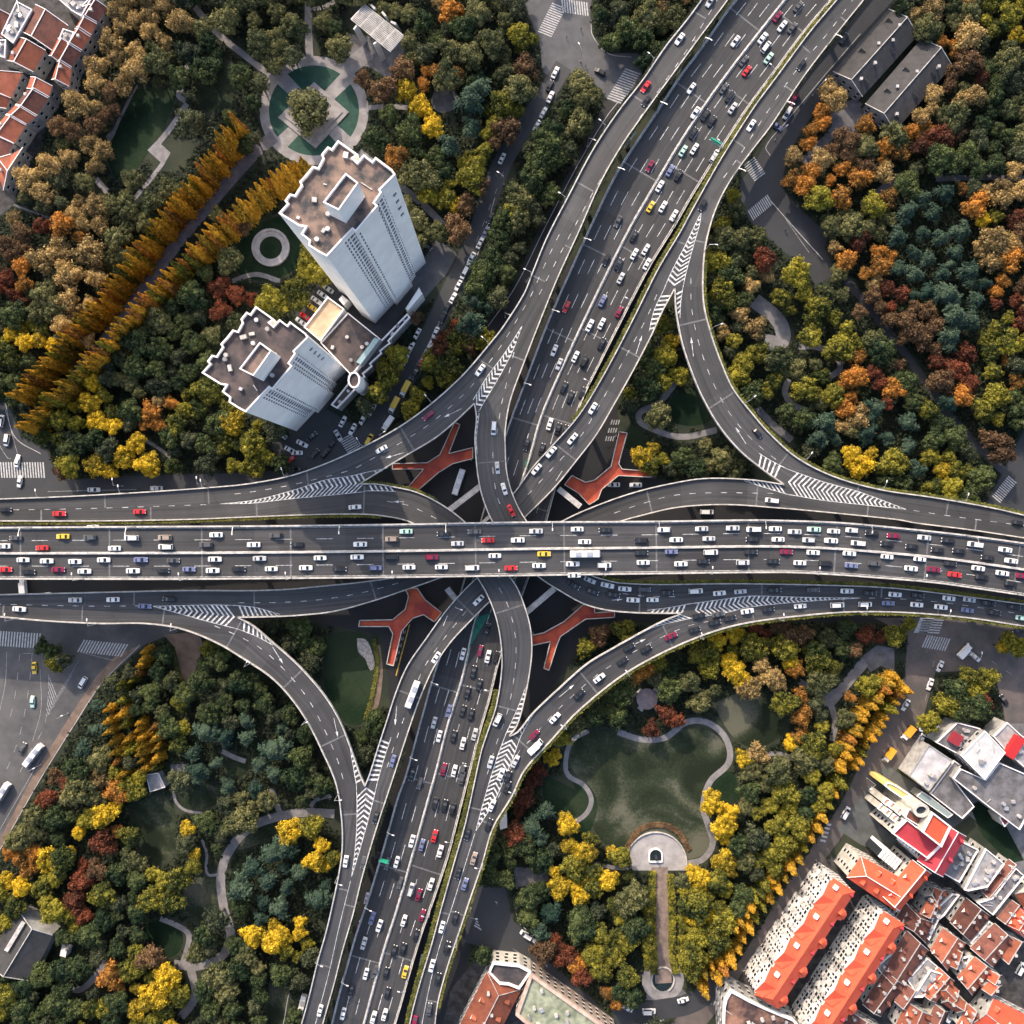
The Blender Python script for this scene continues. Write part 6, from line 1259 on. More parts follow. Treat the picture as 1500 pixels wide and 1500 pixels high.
def ordl(items, desc):
    by = {}
    for i, (x, y, k) in enumerate(items):
        j = min(range(len(LM)), key=lambda q: (LM[q][0] - x) ** 2 + (LM[q][1] - y) ** 2); by.setdefault((k, j), []).append((math.hypot(LM[j][0] - x, LM[j][1] - y), i))
    out = [None] * len(items)
    W_ = ['first', 'second', 'third', 'fourth', 'fifth', 'sixth', 'seventh', 'eighth', 'ninth', 'tenth', 'eleventh', 'twelfth']
    for (k, j), v in by.items():
        v.sort()
        for n, (_, i) in enumerate(v):
            o_ = W_[n] if n < 12 else '%d%s' % (n + 1, 'th' if 10 <= (n + 1) % 100 <= 20 else {1: 'st', 2: 'nd', 3: 'rd'}.get((n + 1) % 10, 'th'))
            out[i] = desc[k] + ', ' + o_ + ' out from ' + LM[j][2]
    return out
TN = {'D': ('laurel_tree', 'grey green shaggy crowned tree'), 'G': ('evergreen_tree', 'dark green round crowned tree'), 'L': ('olive_leaved_tree', 'olive green broad crowned tree'), 'V': ('camphor_tree', 'yellow green clumpy tree'), 'Y': ('ginkgo_tree', 'bright golden yellow tree'), 'O': ('orange_leaved_tree', 'orange autumn tree'), 'R': ('russet_tree', 'dark red autumn tree'), 'B': ('brown_leaved_tree', 'dull brown thinning tree'), 'P': ('plane_tree', 'tan orange twiggy tree'), 'T': ('cedar_tree', 'blue green feathery tree'), 'W': ('dawn_redwood', 'slender golden conical redwood')}
TREES = [t for t in TREES if -55 < t[0] < 1555 and -55 < t[1] < 1555]
tl = ordl([(t[0], t[1], t[2]) for t in TREES], {k: v[1] for k, v in TN.items()})
for t, lb in zip(TREES, tl):
    px, py, kind, p, rm, ht, shp, z_c, s3 = t; nm, ds = TN[kind]
    root = empty(nm, (p.x, p.y, 0), R.uniform(0, math.tau)); tag(root, lb, 'tree', 'trees of the kind ' + ds)
    o = bpy.data.objects.new('crown', R.choice(CR[shp])); col.objects.link(o); o.parent = root; o.location = (0, 0, z_c); o.scale = s3
    if shp != 'conic': o.rotation_euler = (0, 0, R.uniform(0, 6.28))
    lm = LEAF[kind]
    if kind == 'W': lm = LEAF['W'] if R.random() < .72 else (LEAF['O'] if R.random() < .45 else LEAF['V'])
    o.material_slots[0].link = 'OBJECT'; o.material_slots[0].material = lm
    k = bpy.data.objects.new('trunk', TRUNK if kind != 'W' else TRUNKW); col.objects.link(k); k.parent = root; k.scale = (ht * .75, ht * .75, ht * .92)
print('TREES', len(TREES), {k: sum(1 for t in TREES if t[2] == k) for k in TN})

# undergrowth filling the woods: nobody could count it
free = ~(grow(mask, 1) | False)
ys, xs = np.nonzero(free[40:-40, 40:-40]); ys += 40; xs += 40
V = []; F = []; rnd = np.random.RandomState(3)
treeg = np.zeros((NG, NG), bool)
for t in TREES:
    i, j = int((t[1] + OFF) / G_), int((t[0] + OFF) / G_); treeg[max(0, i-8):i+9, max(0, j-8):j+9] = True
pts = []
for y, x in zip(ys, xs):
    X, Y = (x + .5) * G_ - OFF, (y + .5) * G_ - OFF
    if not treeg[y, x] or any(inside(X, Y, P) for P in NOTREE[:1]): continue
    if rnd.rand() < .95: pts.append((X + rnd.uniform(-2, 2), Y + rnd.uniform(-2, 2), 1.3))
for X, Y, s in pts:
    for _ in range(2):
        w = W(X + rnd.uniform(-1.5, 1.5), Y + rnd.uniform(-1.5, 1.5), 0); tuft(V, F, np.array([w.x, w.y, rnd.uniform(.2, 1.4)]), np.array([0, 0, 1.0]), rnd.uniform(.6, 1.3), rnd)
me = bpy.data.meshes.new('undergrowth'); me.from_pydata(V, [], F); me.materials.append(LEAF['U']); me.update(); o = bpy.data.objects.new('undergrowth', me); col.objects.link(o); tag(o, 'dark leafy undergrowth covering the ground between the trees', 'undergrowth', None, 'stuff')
print('UNDER', len(F))

# hedges and planters along the decks
def hedge(pts, zf, w0, w1, hh, label, matl='H', dens=9):
    V = []; F = []; P = [W(x, y, zf(x, y)) for x, y in pts]; n = len(P); rnd = np.random.RandomState(len(pts))
    core = MB(); strip(core, pts, zf, w0 + .1, w1 - .1, -.3, 0, hh * .7 + .3); V += core.v; F += core.f
    for i in range(n - 1):
        d = P[i + 1] - P[i]; L = d.length
        if L < 1e-6: continue
        d = d / L; nm = Vector((d.y, -d.x, 0))
        for k in range(int(L * (w1 - w0) * dens) + 1):
            q = P[i] + d * rnd.uniform(0, L) + nm * rnd.uniform(w0 - .1, w1 + .1); tuft(V, F, np.array([q.x, q.y, q.z + hh * rnd.uniform(.55, 1.1)]), np.array([0, 0, 1.0]), .5, rnd)
    me = bpy.data.meshes.new('planter_hedge'); me.from_pydata(V, [], F); me.materials.append(LEAF[matl]); me.update(); o = bpy.data.objects.new('planter_hedge', me); col.objects.link(o); tag(o, label, 'hedge', 'planter hedges along the decks')
def sub(pts, f): return [p for p in pts if f(p)]
hedge(sub(Bl, lambda p: p[1] < 620), zlo, .3, 1.5, .9, 'hedge strip between the wide highway and the north-eastern ramp', 'H')
hedge(sub(Cb, lambda p: p[1] > 1010), zhi, .4, 2.0, .9, 'hedge strip between the wide highway and the south-eastern ramp', 'H')
hedge(sub(NWo, lambda p: p[1] < 300), z0, .4, 1.1, .7, 'thin hedge strip outside the north-western ramp', 'U')
hedge(sub(neo, lambda p: p[1] > 380), z0, -1.3, -.3, .8, 'hedge strip outside the loop ramp beside the wood', 'H')
hedge(sub(neo, lambda p: p[1] < 330), z0, -1.0, -.3, .8, 'hedge strip outside the loop ramp beside the junction', 'U')
hedge(sub(seo, lambda p: p[0] > 760), z0, -1.4, -.3, .8, 'hedge strip outside the south-eastern ramp beside the park', 'H') if False else hedge(sub(seo, lambda p: p[0] > 640), z0, .3, 1.3, .8, 'hedge strip outside the south-eastern ramp beside the park', 'H')
hedge(sub(Ar, lambda p: p[0] > 880 and p[1] > 800), zhi, -1.5, -.3, .8, 'hedge strip between the top deck and the eastern ramp', 'H')
hedge(sub(NWo, lambda p: p[0] < 150), z0, .3, 1.2, .7, 'hedge strip outside the western approach above the crosswalk', 'H') if False else None
hedge(sub(Cb, lambda p: p[0] < 560 and p[1] < 800), zhi, .3, 1.3, .8, 'hedge strip between the western ramp and the top deck', 'H')
hedge(sub(Dd, lambda p: p[1] > 1090), zlo, -1.4, -.3, .8, 'hedge strip between the wide highway and the south-western ramp', 'U')
hedge(sub(Ct, lambda p: p[0] < 640), zhi, -1.1, -.3, .8, 'hedge strip on the outside of the ramp curving under the top deck', 'H')
hedge(sub(Ar, lambda p: p[1] < 500 and p[0] > 770), z0, -1.1, -.3, .8, 'hedge strip between the north-western ramp and the wide highway', 'U')
for pts, lb in (([(985, 1262), (975, 1225), (945, 1215), (920, 1225), (905, 1255)][::-1], 'orange flowering hedge arc behind the half round plaza'),): hedge(catmull([(918, 1240), (935, 1216), (962, 1207), (990, 1215), (1010, 1245)]), zg, -1, 1.2, 1.0, lb, 'B', 4)
hedge(catmull([(955, 1275), (955, 1340), (957, 1400), (958, 1425)]), zg, -1.5, 1.5, 1.6, 'clipped hedge west of the pool axis', 'V', 6); hedge(catmull([(982, 1280), (984, 1340), (985, 1400), (990, 1425)]), zg, -1.5, 1.5, 1.6, 'clipped hedge east of the pool axis', 'V', 6)
hedge(catmull([(252, 950), (262, 985), (274, 1010)]), zg, -.8, .8, 1.0, 'yellow hedge beside the warm paved yard', 'H', 8); hedge(catmull([(548, 935), (553, 970), (545, 1020), (535, 1055)]), zg, -.8, .8, .9, 'yellow hedge beside the pale rock terrace', 'H', 8)
# ---------------------------------------------------------------- vehicles
PC = {'w': ('white', (.72, .72, .71)), 'k': ('black', (.018, .018, .020)), 'g': ('dark grey', (.085, .085, .088)), 's': ('silver', (.48, .49, .50)), 'r': ('red', (.62, .025, .025)), 'm': ('maroon', (.22, .012, .045)),
      'y': ('yellow', (.72, .48, .04)), 'b': ('grey blue', (.15, .17, .30)), 'n': ('pale green', (.42, .62, .52)), 't': ('tan', (.32, .25, .20)), 'o': ('orange', (.75, .36, .03))}
PM = {k: mat('car_paint_' + v[0].replace(' ', '_'), v[1], .32, spec=.6) for k, v in PC.items()}
TYRE = mat('tyre_rubber', (.02, .02, .02), .9); LAMP = mat('headlamp_glass', (.7, .7, .7), .2); TAIL = mat('tail_lamp_plastic', (.35, .02, .02), .3)
def loft(m, secs, mi=0):
    """secs: list of rings (lists of points)"""
    k = len(secs[0]); b = len(m.v)
    for s_ in secs: m.v += [tuple(p) for p in s_]
    for i in range(len(secs) - 1):
        for j in range(k):
            a = b + i * k + j; c = b + i * k + (j + 1) % k; m.f.append((a, c, c + k, a + k)); m.m.append(mi)
    m.f.append(tuple(b + j for j in range(k - 1, -1, -1))); m.f.append(tuple(b + (len(secs) - 1) * k + j for j in range(k))); m.m += [mi, mi]
def make_car(name, L, Wd, kind):
    """front is +x. returns prototype mesh data as list of (partname, mesh, isbody)"""
    hw = Wd / 2; hl = L / 2; out = []
    m = MB()
    def ring(x, w, zb, zt, t=.86): return [(x, -w, zb), (x, w, zb), (x, w * 1.0, (zb + zt) / 2), (x, w * t, zt), (x, -w * t, zt), (x, -w * 1.0, (zb + zt) / 2)]
    if kind == 'sedan': prof = [(-hl, .74, .35, .72), (-hl + .12, .9, .25, .86), (-hl + .55, .98, .22, .94), (-.8, 1, .2, .95), (.7, 1, .2, .93), (hl - .9, .98, .2, .84), (hl - .25, .90, .25, .74), (hl, .70, .35, .6)]; cab = [(-1.62, .93, .70), (-.98, 1.40, .78), (.22, 1.44, .80), (1.05, .93, .74)]
    elif kind == 'suv': prof = [(-hl, .84, .4, .9), (-hl + .1, .95, .3, 1.05), (-.8, 1, .25, 1.06), (.9, 1, .25, 1.04), (hl - .7, .98, .25, .98), (hl - .18, .9, .3, .88), (hl, .74, .4, .7)]; cab = [(-hl + .12, 1.06, .82), (-hl + .55, 1.66, .80), (.45, 1.68, .82), (1.25, 1.05, .78)]
    elif kind == 'van': prof = [(-hl, .92, .4, 1.1), (-hl + .08, .98, .3, 1.2), (hl - 1.1, 1, .3, 1.2), (hl - .3, .95, .3, 1.05), (hl, .8, .4, .8)]; cab = [(-hl + .06, 1.2, .92), (-hl + .25, 1.95, .86), (hl - 1.75, 1.95, .86), (hl - .75, 1.18, .82)]
    secs = [ring(x, hw * w, zb, zt) for x, w, zb, zt in prof]; loft(m, secs)
    (x0, zA, wA), (x1, zB, wB), (x2, zC, wC), (x3, zD, wD) = cab
    # roof shell and pillars (body colour)
    wA *= hw; wB *= hw * .92; wC *= hw * .92; wD *= hw
    rf = [(x1, -wB, zB), (x1, wB, zB), (x2, wC, zC), (x2, -wC, zC)]; m.face([rf[0], rf[3], rf[2], rf[1]][::1]); m.face([(x1, -wB, zB), (x1, wB, zB), (x0, wA, zA - .03), (x0, -wA, zA - .03)]); m.face([(x2, wC, zC), (x2, -wC, zC), (x3, -wD, zD - .03), (x3, wD, zD - .03)])
    m.face([(x1, -wB, zB), (x2, -wC, zC), (x3, -wD * 1.04, zD - .03), (x0, -wA * 1.04, zA - .03)]); m.face([(x1, wB, zB), (x2, wC, zC), (x3, wD * 1.04, zD - .03), (x0, wA * 1.04, zA - .03)])
    me = bpy.data.meshes.new('car_body'); me.from_pydata(m.v, [], m.f); me.materials.append(PM['w']); me.update(); out.append(('body', me, True))
    def quadmesh(nm, qs, mt):
        q = MB(); [q.face(f) for f in qs]; me = bpy.data.meshes.new(nm); me.from_pydata(q.v, [], q.f); me.materials.append(mt); me.update(); out.append((nm, me, False))
    e = .015; i_ = .08
    def lerp(a, b, t): return tuple(a[k] + (b[k] - a[k]) * t for k in range(3))
    def inset(f, dn): # shrink a quad towards its centre and lift
        c = tuple(sum(p[k] for p in f) / 4 for k in range(3)); return [tuple(lerp(p, c, .05)[k] + dn[k] for k in range(3)) for p in f]
    quadmesh('windscreen', [inset([(x2, wC, zC), (x2, -wC, zC), (x3, -wD, zD), (x3, wD, zD)], (e, 0, e))], GLASS)
    quadmesh('rear_window', [inset([(x1, -wB, zB), (x1, wB, zB), (x0, wA, zA), (x0, -wA, zA)], (-e, 0, e))], GLASS)
    quadmesh('side_window', [inset([(x1, -wB, zB), (x2, -wC, zC), (x3 - .2, -wD * 1.04, zD), (x0 + .2, -wA * 1.04, zA)], (0, -e * 1.6, e * .5))], GLASS); quadmesh('side_window', [inset([(x2, wC, zC), (x1, wB, zB), (x0 + .2, wA * 1.04, zA), (x3 - .2, wD * 1.04, zD)], (0, e * 1.6, e * .5))], GLASS)
    for sx in (hl * .62, -hl * .60):
        for sy in (-1, 1):
            q = MB(); n = 12; r = .33; b = 0
            for yy in (sy * (hw - .22), sy * (hw + .01)):
                for k in range(n): q.v.append((sx + r * math.cos(k / n * math.tau), yy, .33 + r * math.sin(k / n * math.tau)))
            for k in range(n): q.f.append((k, (k + 1) % n, n + (k + 1) % n, n + k))
            q.f.append(tuple(range(n, 2 * n))); me = bpy.data.meshes.new('wheel'); me.from_pydata(q.v, [], q.f); me.materials.append(TYRE); me.update(); out.append(('wheel', me, False))
    for sy in (-1, 1):
        y = sy * hw * .60; quadmesh('headlight', [[(hl - .22, y - .22, .76), (hl - .22, y + .22, .76), (hl + .01, y + .2, .62), (hl + .01, y - .2, .62)]], LAMP)
    return out
def make_bus(L, Wd, Hh, truck=False):
    hw = Wd / 2; hl = L / 2; out = []; m = MB()
    def add(nm, m_, mt, body=False):
        me = bpy.data.meshes.new(nm); me.from_pydata(m_.v, [], m_.f); me.materials.append(mt); me.update(); out.append((nm, me, body))
    if not truck:
        def ring(x, w, zb, zt): return [(x, -w, zb), (x, w, zb), (x, w, zt - .3), (x, w * .88, zt), (x, -w * .88, zt), (x, -w, zt - .3)]
        loft(m, [ring(-hl, hw * .94, .5, Hh - .25), ring(-hl + .2, hw, .4, Hh), ring(hl - .4, hw, .4, Hh), ring(hl, hw * .92, .5, Hh - .5)]); add('body', m, PM['w'], True)
        q = MB(); q.face([(hl + .02, -hw * .85, 1.3), (hl + .02, hw * .85, 1.3), (hl - .12, hw * .85, Hh - .55), (hl - .12, -hw * .85, Hh - .55)]); add('windscreen', q, GLASS)
        for s_ in (-1, 1): q = MB(); q.face([(-hl + .6, s_ * (hw + .02), 1.5), (hl - .8, s_ * (hw + .02), 1.5), (hl - .8, s_ * (hw + .02), Hh - .7), (-hl + .6, s_ * (hw + .02), Hh - .7)]); add('side_window', q, GLASS)
        for x in (-hl * .45, hl * .3): q = MB(); q.box(x, 0, Hh, 2.0, 1.4, .25); add('roof_unit', q, METAL)
    else:
        q = MB(); q.box(-.9, 0, .9, L - 2.2, Wd, Hh - .9); add('cargo_box', q, PM['w'], True)
        q = MB()
        def ring(x, w, zb, zt): return [(x, -w, zb), (x, w, zb), (x, w, zt - .2), (x, w * .9, zt), (x, -w * .9, zt), (x, -w, zt - .2)]
        loft(q, [ring(hl - 1.9, hw * .93, .5, 2.3), ring(hl - .7, hw * .93, .5, 2.25), ring(hl - .15, hw * .9, .5, 1.5), ring(hl, hw * .85, .5, 1.1)]); add('cab', q, PM['w'])
        q = MB(); q.face([(hl - .66, hw * .75, 2.2), (hl - .66, -hw * .75, 2.2), (hl - .13, -hw * .75, 1.52), (hl - .13, hw * .75, 1.52)]); add('windscreen', q, GLASS)
    for sx in (hl * .65, -hl * .55):
        for sy in (-1, 1):
            q = MB(); n = 12; r = .48
            for yy in (sy * (hw - .3), sy * (hw + .01)):
                for k in range(n): q.v.append((sx + r * math.cos(k / n * math.tau), yy, .48 + r * math.sin(k / n * math.tau)))
            for k in range(n): q.f.append((k, (k + 1) % n, n + (k + 1) % n, n + k))
            q.f.append(tuple(range(n, 2 * n))); add('wheel', q, TYRE)
    return out
PROTO = {'sedan': make_car('sedan', 4.7, 1.85, 'sedan'), 'suv': make_car('suv', 4.6, 1.9, 'suv'), 'van': make_car('van', 5.0, 1.92, 'van'), 'bus': make_bus(10.2, 2.4, 3.0), 'truck': make_bus(6.8, 2.2, 2.9, True)}
NAMES = {'sedan': 'saloon_car', 'suv': 'estate_car', 'van': 'minivan', 'bus': 'bus', 'truck': 'box_truck'}; CATS = {'sedan': 'car', 'suv': 'car', 'van': 'van', 'bus': 'bus', 'truck': 'truck'}
WORDT = {'sedan': 'saloon car', 'suv': 'estate car', 'van': 'minivan', 'bus': 'bus', 'truck': 'box truck'}
# (tile origin) then x,y,colour[type][angle]; angle only for vehicles standing on the ground
DAT = {
 (0, 740, 'd'): "85,180g 345,172y 492,177gS 722,180wV 905,178tS 1187,163w 20,225w 230,235r 628,237w 910,229wV 1131,217gS 1393,217w 126,301w 256,307w 411,310w 569,301w 772,300b 951,304g 1180,297w 1425,293s 30,354r 156,367k 319,354m 463,363w 730,361w 895,360k 1037,352b 1168,359w 1310,351k 1490,350w 325,47r 766,36r 28,25k 412,521s 620,519w 928,516k 105,571w 795,555b",
 (370, 740, 'd'): "126,166gS 843,144n 1049,157k 1220,145g 1457,192w 244,216k 764,186tS 591,215w 1126,211s 1293,193r 371,290w 574,285w 762,285kS 984,286mS 1331,278w 114,349w 292,344w 478,351k 675,344bS 859,341w 1037,340w 1206,344wV 1419,346r 562,11w 1242,522w 1007,837w 880,1037wB 770,1405b 1345,1180wV 1308,1412s 1443,1408s 1365,1480w 1155,818w 1250,800m 1293,832w 1340,835k 1213,915k 1245,988k 1180,1030k 1155,1130k 1200,1150k 1078,1130b 997,1195s 1025,1270w 1105,1270k 1220,1260s 1155,1310w 1050,1450m 1108,1460w 1155,1450g 875,1480k 1290,680k",
 (740, 740, 'd'): "170,143s 396,132w 550,137k 873,135wS 1080,130s 1251,126s 1365,133wV 1485,130w 437,201w 747,193kS 940,190w 1120,184s 1358,187k 1500,188w 214,268y 437,267wB 748,262k 913,256b 1130,259wV 1350,258k 186,332w 371,323w 545,330wV 759,315w 966,323w 1087,309k 1306,315sS 1473,309k 380,385w 375,440k 465,412s 562,440w 480,475k 657,460w 765,463g 890,481k 595,492k 703,521w 810,520w 1047,472wV 1178,484w 1293,475s 1480,467k 910,720m 680,782k 773,790k 643,857k 517,951w 405,1040k 273,1170w 160,1262m 165,1325wT 55,1405s 15,1492k 1040,685k 1065,608k 1150,645k 1170,600g 1235,622k 1331,583w 1445,573k",
 (1100, 740, 'd'): "142,132w 241,146s 347,133n 455,143w 555,138wS 664,154k 782,169m 953,178s 1082,194k 1230,216wV 1398,245w 20,187k 176,189w 318,192sS 441,195w 588,209wV 748,212k 884,228k 1025,247k 1142,252k 1300,289k 1431,306w 15,260k 195,257m 343,260w 542,265w 749,283w 929,296w 1095,322k 1250,347w 1383,374w 1495,390m 128,308k 270,317w 409,320kS 552,332b 678,320gS 881,348w 1005,354m 1120,382r 1268,395kS 1428,431kS 1467,96k 130,467k 343,465g 529,472w 655,484k 793,491w 919,496k 1089,512w 1201,520s 1307,540k 1449,560k 95,576g 272,555w 475,549wV 628,545wV 755,539b 912,547w 1045,560w 1190,577b 1337,590k 1490,620n",
 (740, 0, 'd'): "959,213w 772,476r 775,553k 1127,5s 1265,225w 1415,208w 1433,258wV 1311,333g 1327,389r 1448,318n 1023,484w 1203,485g 1235,530k 1250,593s 1045,618w 1100,632k 1137,665k 1034,730k 978,828n 1040,817w 796,912m 907,937b 952,962k 850,1022w 1150,858wV 799,1135y 867,1135w 927,1183w 620,1215g 707,1297k 710,1395w 773,1370w 780,1450w 623,1450k 555,1425k 1497,90m 1352,688w 1085,1125k",
 (1100, 0, 'd'): "260,35g 163,85t 66,210w 173,142w 228,152g 82,258wV 278,355k",
 (740, 370, 'd'): "635,140s 535,265b 337,298r 626,325m 465,400w 530,390w 530,500k 270,537w 297,612s 386,572w 433,598kS 323,740k 358,793k 425,770k 245,942w 291,967k 330,978k 117,1055k 202,1080k 253,1095w 172,1190w 482,855w 370,1022w 1385,990k 1465,1362wV",
 (370, 370, 'd'): "1250,645w 965,895m 708,1080w 1325,965wV 1345,1182s 1382,1298w 1420,1417r",
 (370, 1100, 'd'): "875,133k 918,178g 1050,97m 1108,112w 1150,150g 1003,288kS 1055,300k 1098,318kS 1310,62s 1443,58s 1368,125w 1398,198k 1315,300w 1297,405k 1180,458k 1215,592t 1130,672k 1166,732b 1113,918k 1040,970w 1067,1080k 985,1182w 1018,1252k 970,1418g 890,1490m 677,365k 511,608w 607,612g 370,1428w 875,497w 930,517b 1000,467r 1031,552w 740,620g 791,612w 810,725g 870,760sV 913,790m 980,733w 657,918b 696,962w 831,933w 932,903m 898,1012k 611,1058s 776,1100k 826,1088k 622,1227w 674,1213g 733,1220k 838,1215y 541,1318k 740,1330k 497,1445w 664,1465w 725,1450w",
 (370, 370, 'g'): "1203,30w60 1185,70w60 1165,112wV62 1130,180w62 1100,250w62 1070,300k62 1045,355k64 1005,440w66 975,515w66 930,595r66 890,665k60 905,445w62 868,522w62 838,590w64 797,645w62 698,798w62 655,862w62 605,915w62 550,970w62 495,928w62 470,1005s-60 272,1050w-28 207,1085w-28 155,1000wV-30 325,1010k40 430,1060k50 400,1100kS50 340,1105k50 200,1140r35 255,1190k0 265,380w-35 290,352r-35 323,298y-35 350,262w-35 385,232w-35 415,200s-35 840,750yT62 780,838yT62 640,1028yV62 745,940wT55 1133,1262wB72 960,1350w0 243,1100w0",
 (370, 0, 'g'): "1370,870w65 1305,1195k65 1280,1275b65 1250,1335w64 1210,1400w62 1185,1470w62 955,1352k-35",
 (740, 0, 'g'): "275,398w65 245,470k65 248,532w65 210,618w62 175,690w60 520,395kS-30",
 (1100, 0, 'g'): "510,210k58 235,545m58 200,622wV60 140,690b-35",
 (0, 740, 'g'): "188,895y92 178,1080n88 455,975wV58 122,1335g65 190,1370wB52 135,445wT95 510,121w2",
 (0, 1100, 'g'): "15,235wB58 355,1065w70",
 (0, 370, 'g'): "8,925wV80 38,1030wV80 95,1145w80 108,1258w78 515,1303w0 860,1295s0",
 (740, 370, 'g'): "1108,1425wV0 597,1275w0 718,1277w0",
 (1100, 740, 'g'): "1168,800wT45 1232,835w-40 1390,1070k-55 1040,885w65 985,985w70 945,1212w70 905,1252k65 935,1285w60 860,1250oT50 1008,1160k35 850,1098w60 1470,690k-5 1010,1225s50 755,1370oT55",
 (740, 1100, 'g'): "115,1010wV-32 178,1055w-32 978,1370w15 1000,1355s20 670,1412w-28 790,1430wV0",
 (1100, 1100, 'g'): "520,340wV58 1095,1465w65 1480,1195wV60",
 (370, 1100, 'g'): "688,583kS80 587,968k75 628,812b75 930,1150w78 272,1400wB76 1110,5k0",
}
import re as _re
cars = []
ORDER = ['EW', 'A', 'C', 'NW', 'SE', 'NE', 'SW', 'B', 'D', 'NSW', 'NSE']
def on_deck(px, py):
    for k in ORDER:
        rb = RIB[k]; mid = rb['mid']; dd = (mid[:, 0] - px) ** 2 + (mid[:, 1] - py) ** 2; i = int(dd.argmin()); l, r = rb['l'][i], rb['r'][i]; v = r - l; wd = np.linalg.norm(v); f = float(np.dot(np.array([px, py]) - l, v) / wd ** 2)
        if -.02 < f < 1.02 and dd[i] < (wd * .55 + 4) ** 2:
            i0, i1 = max(0, i - 3), min(rb['n'] - 1, i + 3); t = mid[i1] - mid[i0]; return k, f, math.atan2(-t[1], t[0]), i
    return None
for (ox, oy, md), s_ in DAT.items():
    for tkn in s_.split():
        mt = _re.match(r'(-?\d+),(-?\d+)([a-z])([A-Z]?)(-?\d*)$', tkn); x, y = ox + int(mt[1]) / 3.75, oy + int(mt[2]) / 3.75; c = mt[3]; ty = {'': 'sedan', 'S': 'suv', 'V': 'van', 'B': 'bus', 'T': 'truck'}[mt[4]]
        if any((x - q[0]) ** 2 + (y - q[1]) ** 2 < 55 for q in cars): continue
        if md == 'd':
            h = on_deck(x, y)
            if h is None: cars.append((x, y, c, ty, None, 0, 0.06, 0)); continue
            k, f, ang, i = h; f = min(.94, max(.06, f)); zz = RIB[k]['zf'](x, y) + .02; cars.append((x, y, c, ty, k, f, zz, ang))
        else: cars.append((x, y, c, ty, None, 0, 0.09, math.radians(float(mt[5] or 0))))
NL = {'EW': 4, 'NSW': 4, 'NSE': 4, 'A': 2, 'C': 2, 'NW': 2, 'SE': 2, 'NE': 2, 'B': 2, 'SW': 2, 'D': 2}
DN = {'EW': 'topmost east-west deck', 'NSW': 'western half of the wide lower highway', 'NSE': 'eastern half of the wide lower highway', 'A': 'north to east ramp', 'C': 'west to south ramp', 'NW': 'north-western ramp', 'SE': 'south-eastern ramp', 'NE': 'north-eastern loop ramp', 'B': 'north-east to west ramp', 'SW': 'south-western ramp', 'D': 'east to south ramp'}
flipdir = {'EW': lambda f: math.pi if f < .5 else 0, 'NSW': lambda f: math.pi * 0, 'NSE': lambda f: math.pi}
lab = [None] * len(cars); grp = {}
for i, q in enumerate(cars):
    if q[4]: grp.setdefault((q[4], q[2], q[3]), []).append(i)
OW = ['first', 'second', 'third', 'fourth', 'fifth', 'sixth', 'seventh', 'eighth', 'ninth', 'tenth', 'eleventh', 'twelfth', 'thirteenth', 'fourteenth', 'fifteenth', 'sixteenth', 'seventeenth', 'eighteenth', 'nineteenth', 'twentieth']
def ow(n): return OW[n] if n < 20 else '%dth' % (n + 1)
LW = ['first', 'second', 'third', 'fourth']
grp2 = {}
for i, q in enumerate(cars):
    if q[4]:
        ln = min(NL[q[4]] - 1, int(q[5] * NL[q[4]])); grp2.setdefault((q[4], q[2], q[3], ln), []).append(i)
EWL = ['northernmost lane', 'second lane from the north', 'third lane from the north', 'southernmost lane']
for (k, c, ty, ln), v in grp2.items():
    horiz = k in ('EW',); v.sort(key=lambda i: cars[i][0] if horiz else cars[i][1]); side = ('western end' if horiz else 'northern end')
    if k == 'EW': wh = EWL[ln] + ' of the top deck'
    elif k in ('NSW', 'NSE'): wh = ['westernmost', 'second', 'third', 'easternmost'][ln] + ' lane of the ' + ('western' if k == 'NSW' else 'eastern') + ' highway'
    else: wh = ('outer' if ln else 'inner') + ' lane, ' + DN[k]
    for n, i in enumerate(v):
        lab[i] = ('only %s %s in the %s' % (PC[c][0], WORDT[ty], wh)) if len(v) == 1 else '%s %s %s from %s, %s' % (ow(n), PC[c][0], WORDT[ty], 'west' if horiz else 'north', wh)
gi = [i for i in range(len(cars)) if not cars[i][4]]
gl = ordl([(cars[i][0], cars[i][1], (cars[i][2], cars[i][3])) for i in gi], {(c, t): PC[c][0] + ' ' + WORDT[t] + ' on the ground' for c in PC for t in WORDT})
for i, l_ in zip(gi, gl): lab[i] = l_
cnt = {}
for i, (x, y, c, ty, k, f, zz, ang) in enumerate(cars):
    cnt[ty] = cnt.get(ty, 0) + 1
    p = W(x, y, zz + .7)
    a = ang
    if k: a += flipdir[k](f) if k in flipdir else 0
    elif R.random() < .5: a += math.pi
    root = empty(NAMES[ty], (p.x, p.y, zz), a); s_ = R.uniform(.96, 1.06)
    root.scale = (s_ * 1.03, s_, s_); tag(root, lab[i], CATS[ty], 'vehicles on the ' + DN[k] if k else 'vehicles on the streets below')
    pc = c
    for nm, me, body in PROTO[ty]:
        if k is None and nm in ('wheel', 'headlight') and R.random() < 0: continue
        o = bpy.data.objects.new(nm, me); col.objects.link(o); o.parent = root
        if body or nm == 'cab':
            o.material_slots[0].link = 'OBJECT'; o.material_slots[0].material = PM[pc] if nm != 'cab' else PM['w']
print('CARS', len(cars), cnt)

